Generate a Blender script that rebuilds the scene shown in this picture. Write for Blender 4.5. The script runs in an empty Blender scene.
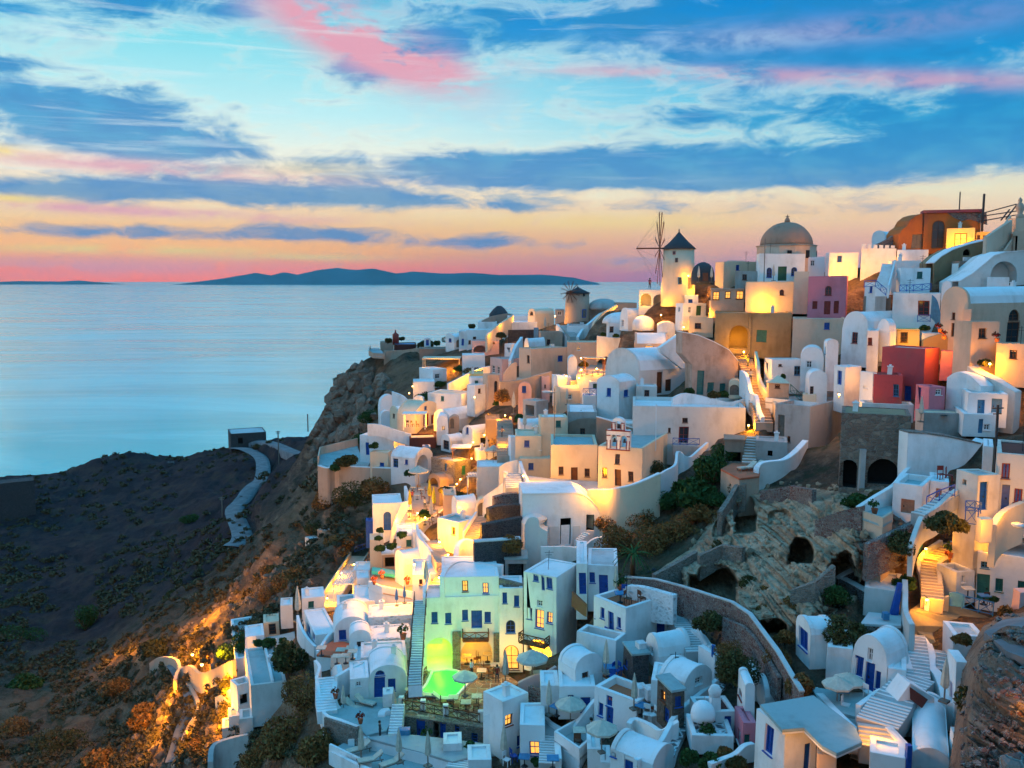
import bpy, bmesh, math, random
import numpy as np
from mathutils import Vector, Matrix
from mathutils.geometry import tessellate_polygon
random.seed(7); rng = np.random.default_rng(11)
S = bpy.context.scene; COL = S.collection
R = math.radians; PI = math.pi

# ---------------------------------------------------------------- camera
F = 887.0; PITCH = math.atan((384-281)/F); CZ = 100.0
cp, sp = math.cos(PITCH), math.sin(PITCH)
cam = bpy.data.objects.new('camera', bpy.data.cameras.new('camera')); COL.objects.link(cam)
cam.data.sensor_width = 36; cam.data.lens = 36*F/1024; cam.data.clip_start = 1; cam.data.clip_end = 120000
cam.location = (0, 0, CZ); cam.rotation_euler = (PI/2-PITCH, 0, 0); S.camera = cam
CAM = Vector((0, 0, CZ))
def ray(px, py):
    dx, dy = (px-512)/F, (384-py)/F
    return Vector((dx, cp+dy*sp, -sp+dy*cp))
def at(px, py, D): return CAM + ray(px, py)*D
def pix(P):
    v = Vector(P)-CAM; d = v.y*cp - v.z*sp; u = v.y*sp + v.z*cp
    return 512+F*v.x/d, 384-F*u/d, d

# ---------------------------------------------------------------- nodes
class NT:
    def __init__(s, nt): s.nt = nt; s.n = nt.nodes; s.l = nt.links
    def node(s, t, ins=None, **kw):
        n = s.n.new(t)
        for k, v in kw.items(): setattr(n, k, v)
        for k, v in (ins or {}).items(): s.set(n.inputs[k], v)
        return n
    def set(s, sock, v):
        if isinstance(v, bpy.types.NodeSocket): s.l.new(v, sock)
        else:
            if isinstance(v, (tuple, list)) and len(v) == 3 and sock.type == 'RGBA': v = (*v, 1)
            sock.default_value = v
    def m(s, op, a, b=0.0, c=0.0, clamp=False):
        n = s.node('ShaderNodeMath', operation=op, use_clamp=clamp)
        s.set(n.inputs[0], a); s.set(n.inputs[1], b); s.set(n.inputs[2], c); return n.outputs[0]
    def mix(s, f, a, b, bt='MIX'):
        n = s.node('ShaderNodeMix', data_type='RGBA', blend_type=bt)
        s.set(n.inputs[0], f); s.set(n.inputs[6], a); s.set(n.inputs[7], b); return n.outputs[2]
    def noise(s, vec, scale, detail=3, rough=0.55, dist=0.0):
        n = s.node('ShaderNodeTexNoise', {'Scale': scale, 'Detail': detail, 'Roughness': rough, 'Distortion': dist})
        s.set(n.inputs['Vector'], vec); return n.outputs[0]
    def ramp(s, f, stops, interp='LINEAR'):
        n = s.node('ShaderNodeValToRGB'); n.color_ramp.interpolation = interp; el = n.color_ramp.elements
        while len(el) < len(stops): el.new(0.5)
        for e, (p, c) in zip(el, stops): e.position = p; e.color = (*c, 1) if len(c) == 3 else c
        s.set(n.inputs[0], f); return n.outputs[0]
    def smooth(s, x, a, b):
        n = s.node('ShaderNodeMapRange', interpolation_type='SMOOTHSTEP')
        s.set(n.inputs[0], x); n.inputs[1].default_value = a; n.inputs[2].default_value = b; return n.outputs[0]
def G(*c):   # sRGB 0-255 to linear
    r = [((x/255+0.055)/1.055)**2.4 if x/255 > 0.04045 else x/255/12.92 for x in c]; return tuple(r)
def newmat(name):
    m = bpy.data.materials.new(name); m.use_nodes = True; t = NT(m.node_tree)
    b = m.node_tree.nodes['Principled BSDF']; return m, t, b
def pos(t): return t.node('ShaderNodeNewGeometry').outputs['Position']
def bump(t, b, h, dist=0.05, strength=0.6, bev=0):
    n = t.node('ShaderNodeBump', {'Strength': strength, 'Distance': dist, 'Height': h}); t.l.new(n.outputs[0], b.inputs['Normal'])
    if bev: v = t.node('ShaderNodeBevel', {'Radius': bev}, samples=3); t.l.new(v.outputs[0], n.inputs['Normal'])
def sc3(t, v, x, y, z):
    n = t.node('ShaderNodeVectorMath', operation='MULTIPLY'); t.set(n.inputs[0], v); n.inputs[1].default_value = (x, y, z); return n.outputs[0]
_mats = {}; BEV = .09
def plaster(name, col, stain=0.18, dirt=None, rough=0.85, bs=0.5):
    m, t, b = newmat(name); p = pos(t)
    big = t.noise(p, 0.25, 4, 0.6); fine = t.noise(p, 2.2, 5, 0.65); streak = t.noise(sc3(t, p, 1.1, 1.1, 0.3), 1.0, 4, 0.6)
    d = dirt or tuple(c*0.62*k for c, k in zip(col, (1.02, .97, .9)))
    f = t.smooth(t.m('ADD', t.m('MULTIPLY', big, .65), t.m('MULTIPLY', streak, .35)), .45, .72)
    c = t.mix(t.m('MULTIPLY', f, min(1, stain*2.6)), col, d)
    c = t.mix(t.m('MULTIPLY', t.smooth(fine, .5, .8), stain), c, tuple(x*.7 for x in col))
    t.set(b.inputs['Base Color'], c); b.inputs['Roughness'].default_value = rough; b.inputs['Specular IOR Level'].default_value = .25
    bump(t, b, t.m('ADD', t.noise(p, 1.1, 3, .55), t.m('MULTIPLY', fine, .25)), .07, bs, BEV)
    return m
def simple(name, col, rough=.6, metal=0, var=.25, sc=3, spec=.4):
    m, t, b = newmat(name); p = pos(t)
    t.set(b.inputs['Base Color'], t.mix(t.smooth(t.noise(p, sc, 4, .6), .35, .7), tuple(c*(1-var) for c in col), col))
    b.inputs['Roughness'].default_value = rough; b.inputs['Metallic'].default_value = metal; b.inputs['Specular IOR Level'].default_value = spec
    return m
def rubble(name, c1, c2, mortar, scale=3.0, gap=.06):
    m, t, b = newmat(name); p = pos(t)
    pw = t.node('ShaderNodeVectorMath', operation='ADD'); t.l.new(p, pw.inputs[0])
    nz = t.node('ShaderNodeTexNoise', {'Scale': 1.7, 'Detail': 3}); t.l.new(p, nz.inputs['Vector'])
    s2 = t.node('ShaderNodeVectorMath', operation='SCALE'); t.l.new(nz.outputs['Color'], s2.inputs[0]); s2.inputs['Scale'].default_value = .35
    t.l.new(s2.outputs[0], pw.inputs[1]); q = sc3(t, pw.outputs[0], 1, 1, 1.5)
    v = t.node('ShaderNodeTexVoronoi', {'Scale': scale}); t.l.new(q, v.inputs['Vector'])
    e = t.node('ShaderNodeTexVoronoi', {'Scale': scale}, feature='DISTANCE_TO_EDGE'); t.l.new(q, e.inputs['Vector'])
    sepc = t.node('ShaderNodeSeparateColor'); t.l.new(v.outputs['Color'], sepc.inputs[0])
    c = t.mix(sepc.outputs[0], c1, c2); c = t.mix(t.m('MULTIPLY', sepc.outputs[1], .5), c, tuple(x*.45 for x in c1))
    g = t.smooth(e.outputs['Distance'], 0.0, gap*2); c = t.mix(g, mortar, c)
    c = t.mix(t.m('MULTIPLY', t.smooth(t.noise(p, .5, 4), .45, .7), .4), c, tuple(x*.6 for x in mortar))
    t.set(b.inputs['Base Color'], c); b.inputs['Roughness'].default_value = .9
    bump(t, b, t.m('ADD', g, t.m('MULTIPLY', t.noise(p, 9, 3), .5)), .12, .9)
    return m
def MAT(k):
    if k not in _mats: _mats[k] = MDEF[k]()
    return _mats[k]
MDEF = {
 'white': lambda: plaster('white_plaster', (.78, .78, .77), .3),
 'whiteroof': lambda: plaster('white_roof', (.76, .78, .78), .22),
 'offwhite': lambda: plaster('aged_white_plaster', (.66, .64, .60), .3),
 'grey': lambda: plaster('grey_plaster', (.42, .40, .38), .4),
 'greyroof': lambda: plaster('grey_roof', (.52, .53, .52), .4),
 'floor': lambda: plaster('cement_floor', (.40, .40, .39), .35),
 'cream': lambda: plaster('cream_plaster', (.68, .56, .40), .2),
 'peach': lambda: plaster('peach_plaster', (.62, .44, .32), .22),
 'tan': lambda: plaster('tan_plaster', (.44, .33, .25), .3),
 'brown': lambda: plaster('brown_plaster', (.30, .22, .17), .35),
 'olive': lambda: plaster('weathered_ochre_plaster', (.27, .21, .12), .5),
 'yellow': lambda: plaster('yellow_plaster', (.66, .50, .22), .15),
 'pink': lambda: plaster('pink_plaster', (.62, .20, .25), .25),
 'palepink': lambda: plaster('pale_pink_plaster', (.66, .42, .38), .2),
 'red': lambda: plaster('red_plaster', (.40, .07, .08), .45, (.26, .10, .09)),
 'orange': lambda: plaster('orange_plaster', (.45, .13, .03), .35, (.25, .08, .04)),
 'terracotta': lambda: plaster('terracotta_paving', (.50, .14, .07), .3),
 'maroon': lambda: plaster('maroon_wall', (.10, .035, .03), .3),
 'domebrown': lambda: plaster('brown_dome', (.38, .22, .15), .35),
 'slate': lambda: plaster('slate_cap', (.05, .06, .07), .3),
 'rubble': lambda: rubble('rubble_stone', (.20, .15, .11), (.30, .25, .20), (.30, .28, .25), 2.6),
 'redrubble': lambda: rubble('red_lava_stone', (.16, .055, .045), (.26, .20, .17), (.34, .31, .28), 3.0),
 'darkstone': lambda: rubble('dark_lava_stone', (.035, .035, .04), (.09, .08, .08), (.10, .10, .10), 3.2),
 'dotted': lambda: rubble('whitewashed_stone', (.10, .08, .08), (.74, .74, .73), (.78, .78, .77), 1.9, .34),
 'crazy': lambda: rubble('outlined_paving', (.11, .10, .11), (.18, .13, .12), (.75, .75, .75), 1.6, .10),
 'grid': lambda: rubble('flagstone_floor', (.20, .13, .08), (.30, .20, .12), (.46, .38, .28), 1.1, .05),
 'blue': lambda: simple('blue_paint', (.008, .085, .40), .45),
 'palblue': lambda: simple('pale_blue_paint', (.05, .23, .42), .5),
 'teal': lambda: simple('teal_paint', (.02, .16, .15), .5),
 'brownwood': lambda: simple('brown_wood', (.13, .045, .02), .6),
 'redwood': lambda: simple('red_wood', (.28, .03, .02), .6),
 'greywood': lambda: simple('grey_wood', (.20, .17, .14), .8),
 'greenpaint': lambda: simple('green_paint', (.03, .12, .06), .5),
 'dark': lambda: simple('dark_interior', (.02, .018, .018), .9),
 'metal': lambda: simple('dark_metal', (.06, .06, .065), .45, .6),
 'whitepaint': lambda: simple('white_paint', (.78, .78, .77), .5, 0, .1),
 'canvas': lambda: simple('cream_canvas', (.58, .52, .42), .9, 0, .2),
 'bluecloth': lambda: simple('blue_cloth', (.03, .14, .42), .9),
 'yellowcloth': lambda: simple('yellow_cloth', (.62, .48, .03), .9),
 'greycloth': lambda: simple('grey_cloth', (.25, .24, .23), .9),
 'terrapot': lambda: simple('terracotta_pot', (.38, .11, .05), .8),
 'skin': lambda: simple('skin', (.45, .26, .18), .6),
 'hair': lambda: simple('dark_hair', (.02, .014, .01), .6),
 'tankwhite': lambda: simple('white_tank', (.7, .7, .7), .4),
}
def glassmat():
    m, t, b = newmat('window_glass'); b.inputs['Base Color'].default_value = (.03, .04, .05, 1); b.inputs['Roughness'].default_value = .12; return m
MDEF['glass'] = glassmat
def litglass(k, col, st):
    m, t, b = newmat('lit_window_'+k); b.inputs['Base Color'].default_value = (.3, .2, .1, 1)
    n = t.noise(pos(t), 2.5, 3); t.set(b.inputs['Emission Color'], t.mix(n, tuple(c*.4 for c in col), col)); b.inputs['Emission Strength'].default_value = st; return m
MDEF['lit'] = lambda: litglass('amber', (1, .42, .06), 2.2)
MDEF['bulb'] = lambda: litglass('bulb', (1, .75, .3), 14)
MDEF['glow'] = lambda: litglass('glow', (1, .5, .08), 1.2)

# ---------------------------------------------------------------- object helpers
def link(o, parent=None):
    COL.objects.link(o)
    if parent is not None: o.parent = parent
    return o
def tag(o, label=None, cat=None, group=None, kind=None):
    if label: o['label'] = label
    if cat: o['category'] = cat
    if group: o['group'] = group
    if kind: o['kind'] = kind
    return o
def empty(name, loc, label=None, cat=None, group=None):
    o = bpy.data.objects.new(name, None); o.location = loc; o.empty_display_size = .3; link(o); return tag(o, label, cat, group)
def warp(v):   # hand-built crookedness: one gentle wave through all masonry
    x, y, z = v; return (x+.035*math.sin(.7*y+.8*z)+.02*math.sin(1.3*z+.5*y+1), y+.02*math.sin(.6*x+.8*z), z+.04*math.sin(.6*x+.4*y)+.02*math.sin(1.3*x-.9*y))
class MB:
    """collects faces in world coordinates"""
    def __init__(s): s.v = []; s.f = []; s.sm = []
    def add(s, vs, fs, smooth=False):
        k = len(s.v); s.v += [tuple(v) for v in vs]; s.f += [tuple(i+k for i in f) for f in fs]; s.sm += [smooth]*len(fs); return s
    def box(s, c, d, yaw=0, M=None):
        hx, hy, hz = d[0]/2, d[1]/2, d[2]/2; ca, sa = math.cos(yaw), math.sin(yaw); vs = []
        for z in (-hz, hz):
            for x, y in ((-hx, -hy), (hx, -hy), (hx, hy), (-hx, hy)):
                vs.append((c[0]+x*ca-y*sa, c[1]+x*sa+y*ca, c[2]+z))
        return s.add(vs, [(0, 3, 2, 1), (4, 5, 6, 7), (0, 1, 5, 4), (1, 2, 6, 5), (2, 3, 7, 6), (3, 0, 4, 7)])
    def bar(s, a, b, w=.05, h=None):
        a, b = Vector(a), Vector(b); h = h or w; d = (b-a)
        if d.length < 1e-5: return s
        d.normalize(); up = Vector((0, 0, 1)) if abs(d.z) < .95 else Vector((0, 1, 0))
        x = d.cross(up).normalized()*w/2; y = x.cross(d).normalized()*h/2
        vs = [p+sx*x+sy*y for p in (a, b) for sx, sy in ((-1, -1), (1, -1), (1, 1), (-1, 1))]
        return s.add(vs, [(0, 1, 2, 3), (7, 6, 5, 4), (0, 4, 5, 1), (1, 5, 6, 2), (2, 6, 7, 3), (3, 7, 4, 0)])
    def lathe(s, c, prof, n=16, smooth=True, sx=1, sy=1, cap=True):
        vs = []; fs = []
        for r, z in prof:
            for i in range(n):
                a = 2*PI*i/n; vs.append((c[0]+r*math.cos(a)*sx, c[1]+r*math.sin(a)*sy, c[2]+z))
        for j in range(len(prof)-1):
            for i in range(n): fs.append((j*n+i, j*n+(i+1) % n, (j+1)*n+(i+1) % n, (j+1)*n+i))
        if cap: fs.append(tuple(range(n))[::-1]); fs.append(tuple((len(prof)-1)*n+i for i in range(n)))
        return s.add(vs, fs, smooth)
    def prism(s, poly, off):
        """poly: list of Vectors, off: Vector"""
        n = len(poly); vs = list(poly)+[p+off for p in poly]; tr = tessellate_polygon([poly])
        fs = [tuple(t) for t in tr]+[tuple(i+n for i in t[::-1]) for t in tr]
        fs += [(i, i+n, (i+1) % n+n, (i+1) % n) for i in range(n)]
        return s.add(vs, fs)
    def plate(s, outer, holes, off):
        """flat plate with holes (world vectors), thickness vector off"""
        loops = [outer]+holes; flat = [p for l in loops for p in l]; n = len(flat)
        tr = tessellate_polygon(loops)
        fs = [tuple(t) for t in tr]+[tuple(i+n for i in t[::-1]) for t in tr]; k = 0
        for l in loops:
            m = len(l)
            for i in range(m): a, b = k+i, k+(i+1) % m; fs.append((a, a+n, b+n, b))
            k += m
        return s.add(flat+[p+off for p in flat], fs)
    def build(s, name, mat, parent=None, loc=None, fixn=True):
        me = bpy.data.meshes.new(name); org = Vector(parent_world(parent)) if parent is not None else Vector(loc or (0, 0, 0))
        wp = warp if (parent is not None or loc is not None) and abs(s.v[0][1]) > 30 and abs(s.v[0][1]) < 300 else (lambda v: v)
        me.from_pydata([(v[0]-org.x, v[1]-org.y, v[2]-org.z) for v in map(wp, s.v)], [], s.f)
        me.polygons.foreach_set('use_smooth', s.sm)
        if fixn:
            bm = bmesh.new(); bm.from_mesh(me); bmesh.ops.remove_doubles(bm, verts=bm.verts, dist=1e-4)
            bmesh.ops.recalc_face_normals(bm, faces=bm.faces); bm.to_mesh(me); bm.free()
        me.update()
        if isinstance(mat, str): mat = MAT(mat)
        me.materials.append(mat); o = bpy.data.objects.new(name, me); link(o, parent)
        if parent is None: o.location = org
        return o
def parent_world(p):
    v = Vector((0, 0, 0))
    while p is not None: v = v+Vector(p.location); p = p.parent
    return v
def copytree(o, parent=None):
    c = o.copy(); link(c)
    if parent is not None: c.parent = parent
    for ch in [x for x in list(COL.objects) if x.parent == o]: copytree(ch, c)
    return c
_kids = {}
def dup(root, kids, loc, rz=0, s=1, label=None, group=None):
    """kids: list of (child, [grandchildren])"""
    r = root.copy(); link(r); r.location = loc; r.rotation_euler = (0, 0, rz); r.scale = (s, s, s)
    if label: r['label'] = label
    if group: r['group'] = group
    for ch, gs in kids:
        c = ch.copy(); link(c); c.parent = r
        for g in gs: d = g.copy(); link(d); d.parent = c
    return r
# ---------------------------------------------------------------- depth of the visible ground, then a real height field
DP = [(1010,215,138),(1000,330,107),(1000,430,87),(1000,512,75),(1000,560,74),(1000,600,73),(1000,632,60),(1000,760,51),(1080,300,112),(1080,760,48),(1080,520,71),
 (900,250,140),(850,260,150),(850,330,127),(850,400,110),(850,470,93),(860,520,78),(850,560,75),(850,640,67),(850,700,60),(850,760,55),(925,600,73),(915,640,69),
 (770,275,152),(700,285,160),(700,330,147),(700,400,126),(700,470,107),(700,520,98),(700,560,90),(700,595,82),(700,640,75),(700,700,66.5),(700,760,60),(780,520,90),(780,570,81),(780,640,71),(780,760,58),(640,295,172),
 (580,318,212),(580,360,180),(580,400,156),(600,495,113),(580,450,130),(640,520,103),(640,560,94),(580,560,98),(580,600,90),(580,640,83),(580,700,74),(580,768,67),(640,640,78),(640,700,70),(640,768,62),
 (480,330,235),(480,370,198),(480,420,167),(480,480,138),(480,540,115),(480,600,99),(480,640,90),(480,690,82),(480,768,74),
 (400,345,250),(400,400,200),(400,440,178),(400,500,152),(400,560,122),(400,620,100),(400,700,84),(400,768,76),
 (330,480,185),(330,520,166),(330,580,136),(330,640,108),(330,700,88),(330,768,79),(250,650,112),(250,700,104),(250,768,95),(265,560,162),(230,620,140),
 (180,640,150),(130,700,142),(60,768,128),(0,768,132),(180,768,112),(0,650,195),(100,650,185),(0,560,275),(100,560,262),(0,480,385),
 (100,475,385),(200,465,375),(250,450,385),(180,560,240),(220,530,240),(250,490,300),(290,470,315),(290,510,215),(-120,480,390),(-120,650,190),(-120,768,130),
 (230,590,185),(150,610,190)]
def U(r, eps=1e-12): return r*r*np.log(np.maximum(r, 1e-9))
class TPS:
    def __init__(s, P, z, reg=0.0):
        P = np.asarray(P, float); s.m = P.mean(0); s.s = P.std(); s.P = (P-s.m)/s.s; n = len(P)
        K = U(np.linalg.norm(s.P[:, None]-s.P[None], axis=2))+reg*np.eye(n); Q = np.hstack([np.ones((n, 1)), s.P])
        A = np.block([[K, Q], [Q.T, np.zeros((3, 3))]]); s.w = np.linalg.solve(A, np.r_[np.asarray(z, float), 0, 0, 0])
    def __call__(s, X):
        X = (np.atleast_2d(np.asarray(X, float))-s.m)/s.s; out = np.empty(len(X))
        for i in range(0, len(X), 20000):
            x = X[i:i+20000]; out[i:i+20000] = U(np.linalg.norm(x[:, None]-s.P[None], axis=2))@s.w[:-3]+s.w[-3]+x@s.w[-2:]
        return out
_dt = TPS([(a, b) for a, b, _ in DP], [math.log(c) for *_, c in DP], 1e-4)
def dep(px, py): return float(math.exp(_dt([(px, py)])[0]))
def skyline(px):   # top of the ground seen against sea or sky
    xs = [-150, 0, 70, 200, 300, 301, 330, 360, 400, 450, 500, 560, 620, 700, 780, 860, 930, 1024, 1100]
    ys = [485, 478, 470, 452, 440, 470, 470, 372, 350, 345, 332, 320, 300, 284, 268, 262, 245, 225, 215]
    return float(np.interp(px, xs, ys))
pts = []
for px in range(-120, 1090, 28):
    for py in range(int(skyline(px))+4, 775, 26):
        if 290 <= px <= 345 and 395 < py < 470: continue
        pts.append(at(px, py, dep(px, py)))
def extra(px, D, z): r = ray(px, 384); pts.append(Vector((r.x*D, r.y*D, z)))
for px in range(400, 1090, 45):      # beyond the ridge the hill falls away
    ys = skyline(px); D = dep(px, ys+4); z0 = at(px, ys+4, D).z
    extra(px, D+25, z0-7); extra(px, D+60, z0-25); extra(px, D+130, min(40, z0-45)); 
for px, D, z in [(300,270,46),(320,280,44),(345,300,42),(310,315,42),(340,330,40),(400,330,38),(460,340,38),(360,250,76),(372,244,78),(318,290,43),(345,300,43),
                 (395,275,66),(430,290,60),(265,345,36),(300,345,36),(260,400,28),(300,400,28),(350,400,25),(450,400,20),
                 (-100,440,-12),(0,440,-12),(60,440,-12),(120,445,-12),(180,450,-12),(240,455,-12),(300,450,-12),(380,450,-12),(480,450,-12),(600,430,-10),(800,400,-5),(1000,380,0),(1150,380,0),
                 (-100,560,-25),(200,560,-25),(500,560,-25),(900,540,-25),(1150,520,-25)]: extra(px, D, z)
for px, py, D in [(350,358,250),(338,384,251),(328,410,254),(320,438,258),(362,395,240),(348,425,238),(334,455,236),(370,356,250),(395,350,250)]: pts.append(at(px, py, D))
for px in (-200, 0, 200, 400, 600, 800, 1000, 1200):   # under the viewpoint
    extra(px, 38, {-200: 30, 0: 38, 200: 47, 400: 56, 600: 64, 800: 70, 1000: 74, 1200: 78}[px]); extra(px, 14, {-200: 60, 0: 66, 200: 74, 400: 82, 600: 86, 800: 90, 1000: 92, 1200: 94}[px])
PT = np.array([tuple(p) for p in pts]); _h = TPS(PT[:, :2], PT[:, 2], 2e-4)
# cliff: a steep step at the headland (left of this line is the low land)
def vnoise(X, Y, seed=0):
    xi = np.floor(X).astype(np.int64); yi = np.floor(Y).astype(np.int64); xf = X-xi; yf = Y-yi
    def h(a, b):
        n = (a*374761393+b*668265263+seed*1442695041) & 0xffffffff; n = ((n ^ (n >> 13))*1274126177) & 0xffffffff; return ((n ^ (n >> 16)) & 0xffff)/65535.0
    u = xf*xf*(3-2*xf); v = yf*yf*(3-2*yf)
    return (h(xi, yi)*(1-u)+h(xi+1, yi)*u)*(1-v)+(h(xi, yi+1)*(1-u)+h(xi+1, yi+1)*u)*v
def fbm(X, Y, o=5, seed=0, g=.5, ridged=False):
    t = np.zeros_like(X, float); a = 1.0; n = 0
    for i in range(o):
        q = vnoise(X*2**i+17*i, Y*2**i-9*i, seed+i)
        if ridged: q = 1-np.abs(2*q-1)
        t += a*(q-.5); n += a; a *= g
    return t/n
def sst(x, a, b): t = np.clip((x-a)/(b-a), 0, 1); return t*t*(3-2*t)
def pixnp(X, Y, Z):
    z = Z-CZ; d = Y*cp-z*sp; return 512+F*X/d, 384-F*(Y*sp+z*cp)/d
def height(X, Y):
    X = np.asarray(X, float); Y = np.asarray(Y, float); sh = X.shape
    if X.size > 5000:   # smooth part on a coarser fan, then bilinear
        st = 5; ia = np.unique(np.r_[np.arange(0, sh[0], st), sh[0]-1]); ja = np.unique(np.r_[np.arange(0, sh[1], st), sh[1]-1])
        zc = _h(np.c_[X[np.ix_(ia, ja)].ravel(), Y[np.ix_(ia, ja)].ravel()]).reshape(len(ia), len(ja))
        zr = np.stack([np.interp(np.arange(sh[1]), ja, r) for r in zc]); z = np.stack([np.interp(np.arange(sh[0]), ia, c) for c in zr.T]).T
    else: z = _h(np.c_[X.ravel(), Y.ravel()]).reshape(sh)
    px, py = pixnp(X, Y, z)
    # wildness: 0 inside the village, 1 on the open slopes
    edge = np.interp(py, [330, 350, 400, 470, 520, 560, 600, 650, 700, 768], [500, 430, 385, 340, 385, 365, 330, 265, 255, 325])
    wild = 1-sst(px, edge-30, edge+25)
    rockzone = np.exp(-(((px-770)/95)**2+((py-560)/60)**2)**2)
    wild = np.maximum(wild, rockzone*.8)
    n = fbm(X/22, Y/22, 6, 3, .55, True)*6 + fbm(X/4, Y/4, 4, 9, .6)*2.6
    z = z + wild*n*np.clip(np.hypot(X, Y)/180, .35, .85) + (1-wild)*fbm(X/6, Y/6, 4, 5)*.7 - .45*(1-wild)
    # the low domed hill by the shore
    for hx, hy, D, r, h in ((118, 455, 395, 17, 2.5), (145, 455, 400, 14, 2), (96, 460, 395, 12, 2)):
        c = at(hx, hy, D); z = z + h*np.exp(-(((X-c.x)/r)**2+((Y-c.y)/(r*.8))**2)**1.5)
    return z
NA, NR = 640, 520
az = np.linspace(R(-47), R(46), NA); rr = 16*(620/16)**np.linspace(0, 1, NR)
A_, R_ = np.meshgrid(az, rr); TX = R_*np.sin(A_); TY = R_*np.cos(A_); TZ = height(TX, TY)
def gz(x, y):
    a = math.atan2(x, y); r = math.hypot(x, y); i = (a-az[0])/(az[-1]-az[0])*(NA-1); j = math.log(max(r, 16.1)/16)/math.log(620/16)*(NR-1)
    i = min(max(i, 0), NA-1.001); j = min(max(j, 0), NR-1.001); i0, j0 = int(i), int(j); u, v = i-i0, j-j0
    return float((TZ[j0, i0]*(1-u)+TZ[j0, i0+1]*u)*(1-v)+(TZ[j0+1, i0]*(1-u)+TZ[j0+1, i0+1]*u)*v)
def npmesh(name, V, Fq, mat, smooth=True, corners=4):
    me = bpy.data.meshes.new(name); me.vertices.add(len(V)); me.vertices.foreach_set('co', np.asarray(V, np.float32).ravel())
    Fq = np.asarray(Fq, np.int32); me.loops.add(Fq.size); me.loops.foreach_set('vertex_index', Fq.ravel())
    me.polygons.add(len(Fq)); me.polygons.foreach_set('loop_start', np.arange(0, Fq.size, corners, dtype=np.int32))
    me.polygons.foreach_set('use_smooth', np.full(len(Fq), smooth)); me.update(calc_edges=True); me.materials.append(mat)
    o = bpy.data.objects.new(name, me); link(o); return o
def groundmat():
    m, t, b = newmat('hillside'); g = t.node('ShaderNodeNewGeometry'); p = g.outputs['Position']
    sx = t.node('ShaderNodeSeparateXYZ'); t.l.new(g.outputs['Normal'], sx.inputs[0]); steep = t.smooth(sx.outputs[2], .86, .55)
    a = t.noise(p, .05, 6, .65, .6); bb = t.noise(p, .35, 6, .7); c0 = t.noise(p, 2.0, 5, .7)
    c = t.ramp(a, [(.3, (.05, .04, .035)), (.45, (.12, .075, .05)), (.55, (.19, .12, .075)), (.7, (.09, .085, .045))])
    c = t.mix(t.smooth(bb, .45, .7), c, (.22, .145, .09)); c = t.mix(t.m('MULTIPLY', t.smooth(c0, .5, .7), .6), c, (.19, .16, .12))
    c = t.mix(t.m('MULTIPLY', t.smooth(bb, .5, .34), .75), c, (.03, .045, .02))
    rk = t.ramp(t.noise(sc3(t, p, .25, .25, 1.0), .8, 6, .7), [(.3, (.06, .04, .035)), (.48, (.22, .13, .08)), (.62, (.38, .24, .15))])
    c = t.mix(steep, c, rk)
    s2 = t.node('ShaderNodeSeparateXYZ'); t.l.new(p, s2.inputs[0])   # dark volcanic soil in the hollow to the left
    far = t.m('MULTIPLY', t.smooth(s2.outputs[0], -45, -75), t.smooth(s2.outputs[1], 150, 200))
    dk = t.ramp(t.noise(p, .12, 6, .7), [(.35, (.014, .012, .02)), (.5, (.035, .022, .035)), (.62, (.07, .04, .035)), (.72, (.04, .055, .045))])
    c = t.mix(t.m('MULTIPLY', far, .85), c, dk)
    t.set(b.inputs['Base Color'], c); b.inputs['Roughness'].default_value = .95; b.inputs['Specular IOR Level'].default_value = .1
    bump(t, b, t.m('ADD', t.noise(p, .8, 8, .7), t.m('MULTIPLY', c0, .4)), 1.4, 1.0); return m
# ---------------------------------------------------------------- sea and far islands
def seamat():
    m, t, b = newmat('sea_water'); p = pos(t)
    b.inputs['IOR'].default_value = 1.45
    st = t.noise(sc3(t, p, .0016, .006, 1), 1.0, 5, .6, 1.2)
    b.inputs['Roughness'].default_value = .2; t.set(b.inputs['Roughness'], t.m('MULTIPLY_ADD', st, .25, .06))
    t.set(b.inputs['Base Color'], t.mix(t.smooth(st, .38, .62), (.02, .58, .50), (.25, .80, .70)))
    h = t.m('ADD', t.m('MULTIPLY', t.noise(sc3(t, p, .02, .05, 1), 1.0, 4, .6), 1.5), t.noise(sc3(t, p, .10, .22, 1), 1.0, 3, .6))
    bump(t, b, h, .9, .13); return m
n = 60; xs = np.sign(np.linspace(-1, 1, n))*np.abs(np.linspace(-1, 1, n))**3*90000; ys = -600+np.linspace(0, 1, n)**3*100000
gx, gy = np.meshgrid(xs, ys); ii = np.arange(n*n).reshape(n, n)
sea = npmesh('sea', np.c_[gx.ravel(), gy.ravel(), 0*gx.ravel()], np.stack([ii[:-1, :-1], ii[:-1, 1:], ii[1:, 1:], ii[1:, :-1]], -1).reshape(-1, 4), seamat())
tag(sea, 'calm pale blue sea reaching the horizon', 'sea', kind='structure')
def island(name, label, x0, x1, D, prof, seed):
    nx, ny = 260, 26; V = []; Lx = (x1-x0)/F*D; W = 2400
    px = np.linspace(x0, x1, nx); top = np.interp(px, [p[0] for p in prof], [p[1] for p in prof])/F*D
    t = np.linspace(0, 1, ny); X = np.repeat(((px-512)/F*D)[None], ny, 0); Y = np.repeat((D+t*W)[:, None], nx, 1)
    cross = np.sin(PI*t)[:, None]**.8
    nz = 1+.3*fbm(X/1500, Y/900, 5, seed, .55, True)
    Z = top[None]*cross*nz - 8
    i2 = np.arange(nx*ny).reshape(ny, nx)
    o = npmesh(name, np.stack([X, Y, Z], -1).reshape(-1, 3), np.stack([i2[:-1, :-1], i2[:-1, 1:], i2[1:, 1:], i2[1:, :-1]], -1).reshape(-1, 4), MAT('island'))
    tag(o, label, 'island', kind='structure')
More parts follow.
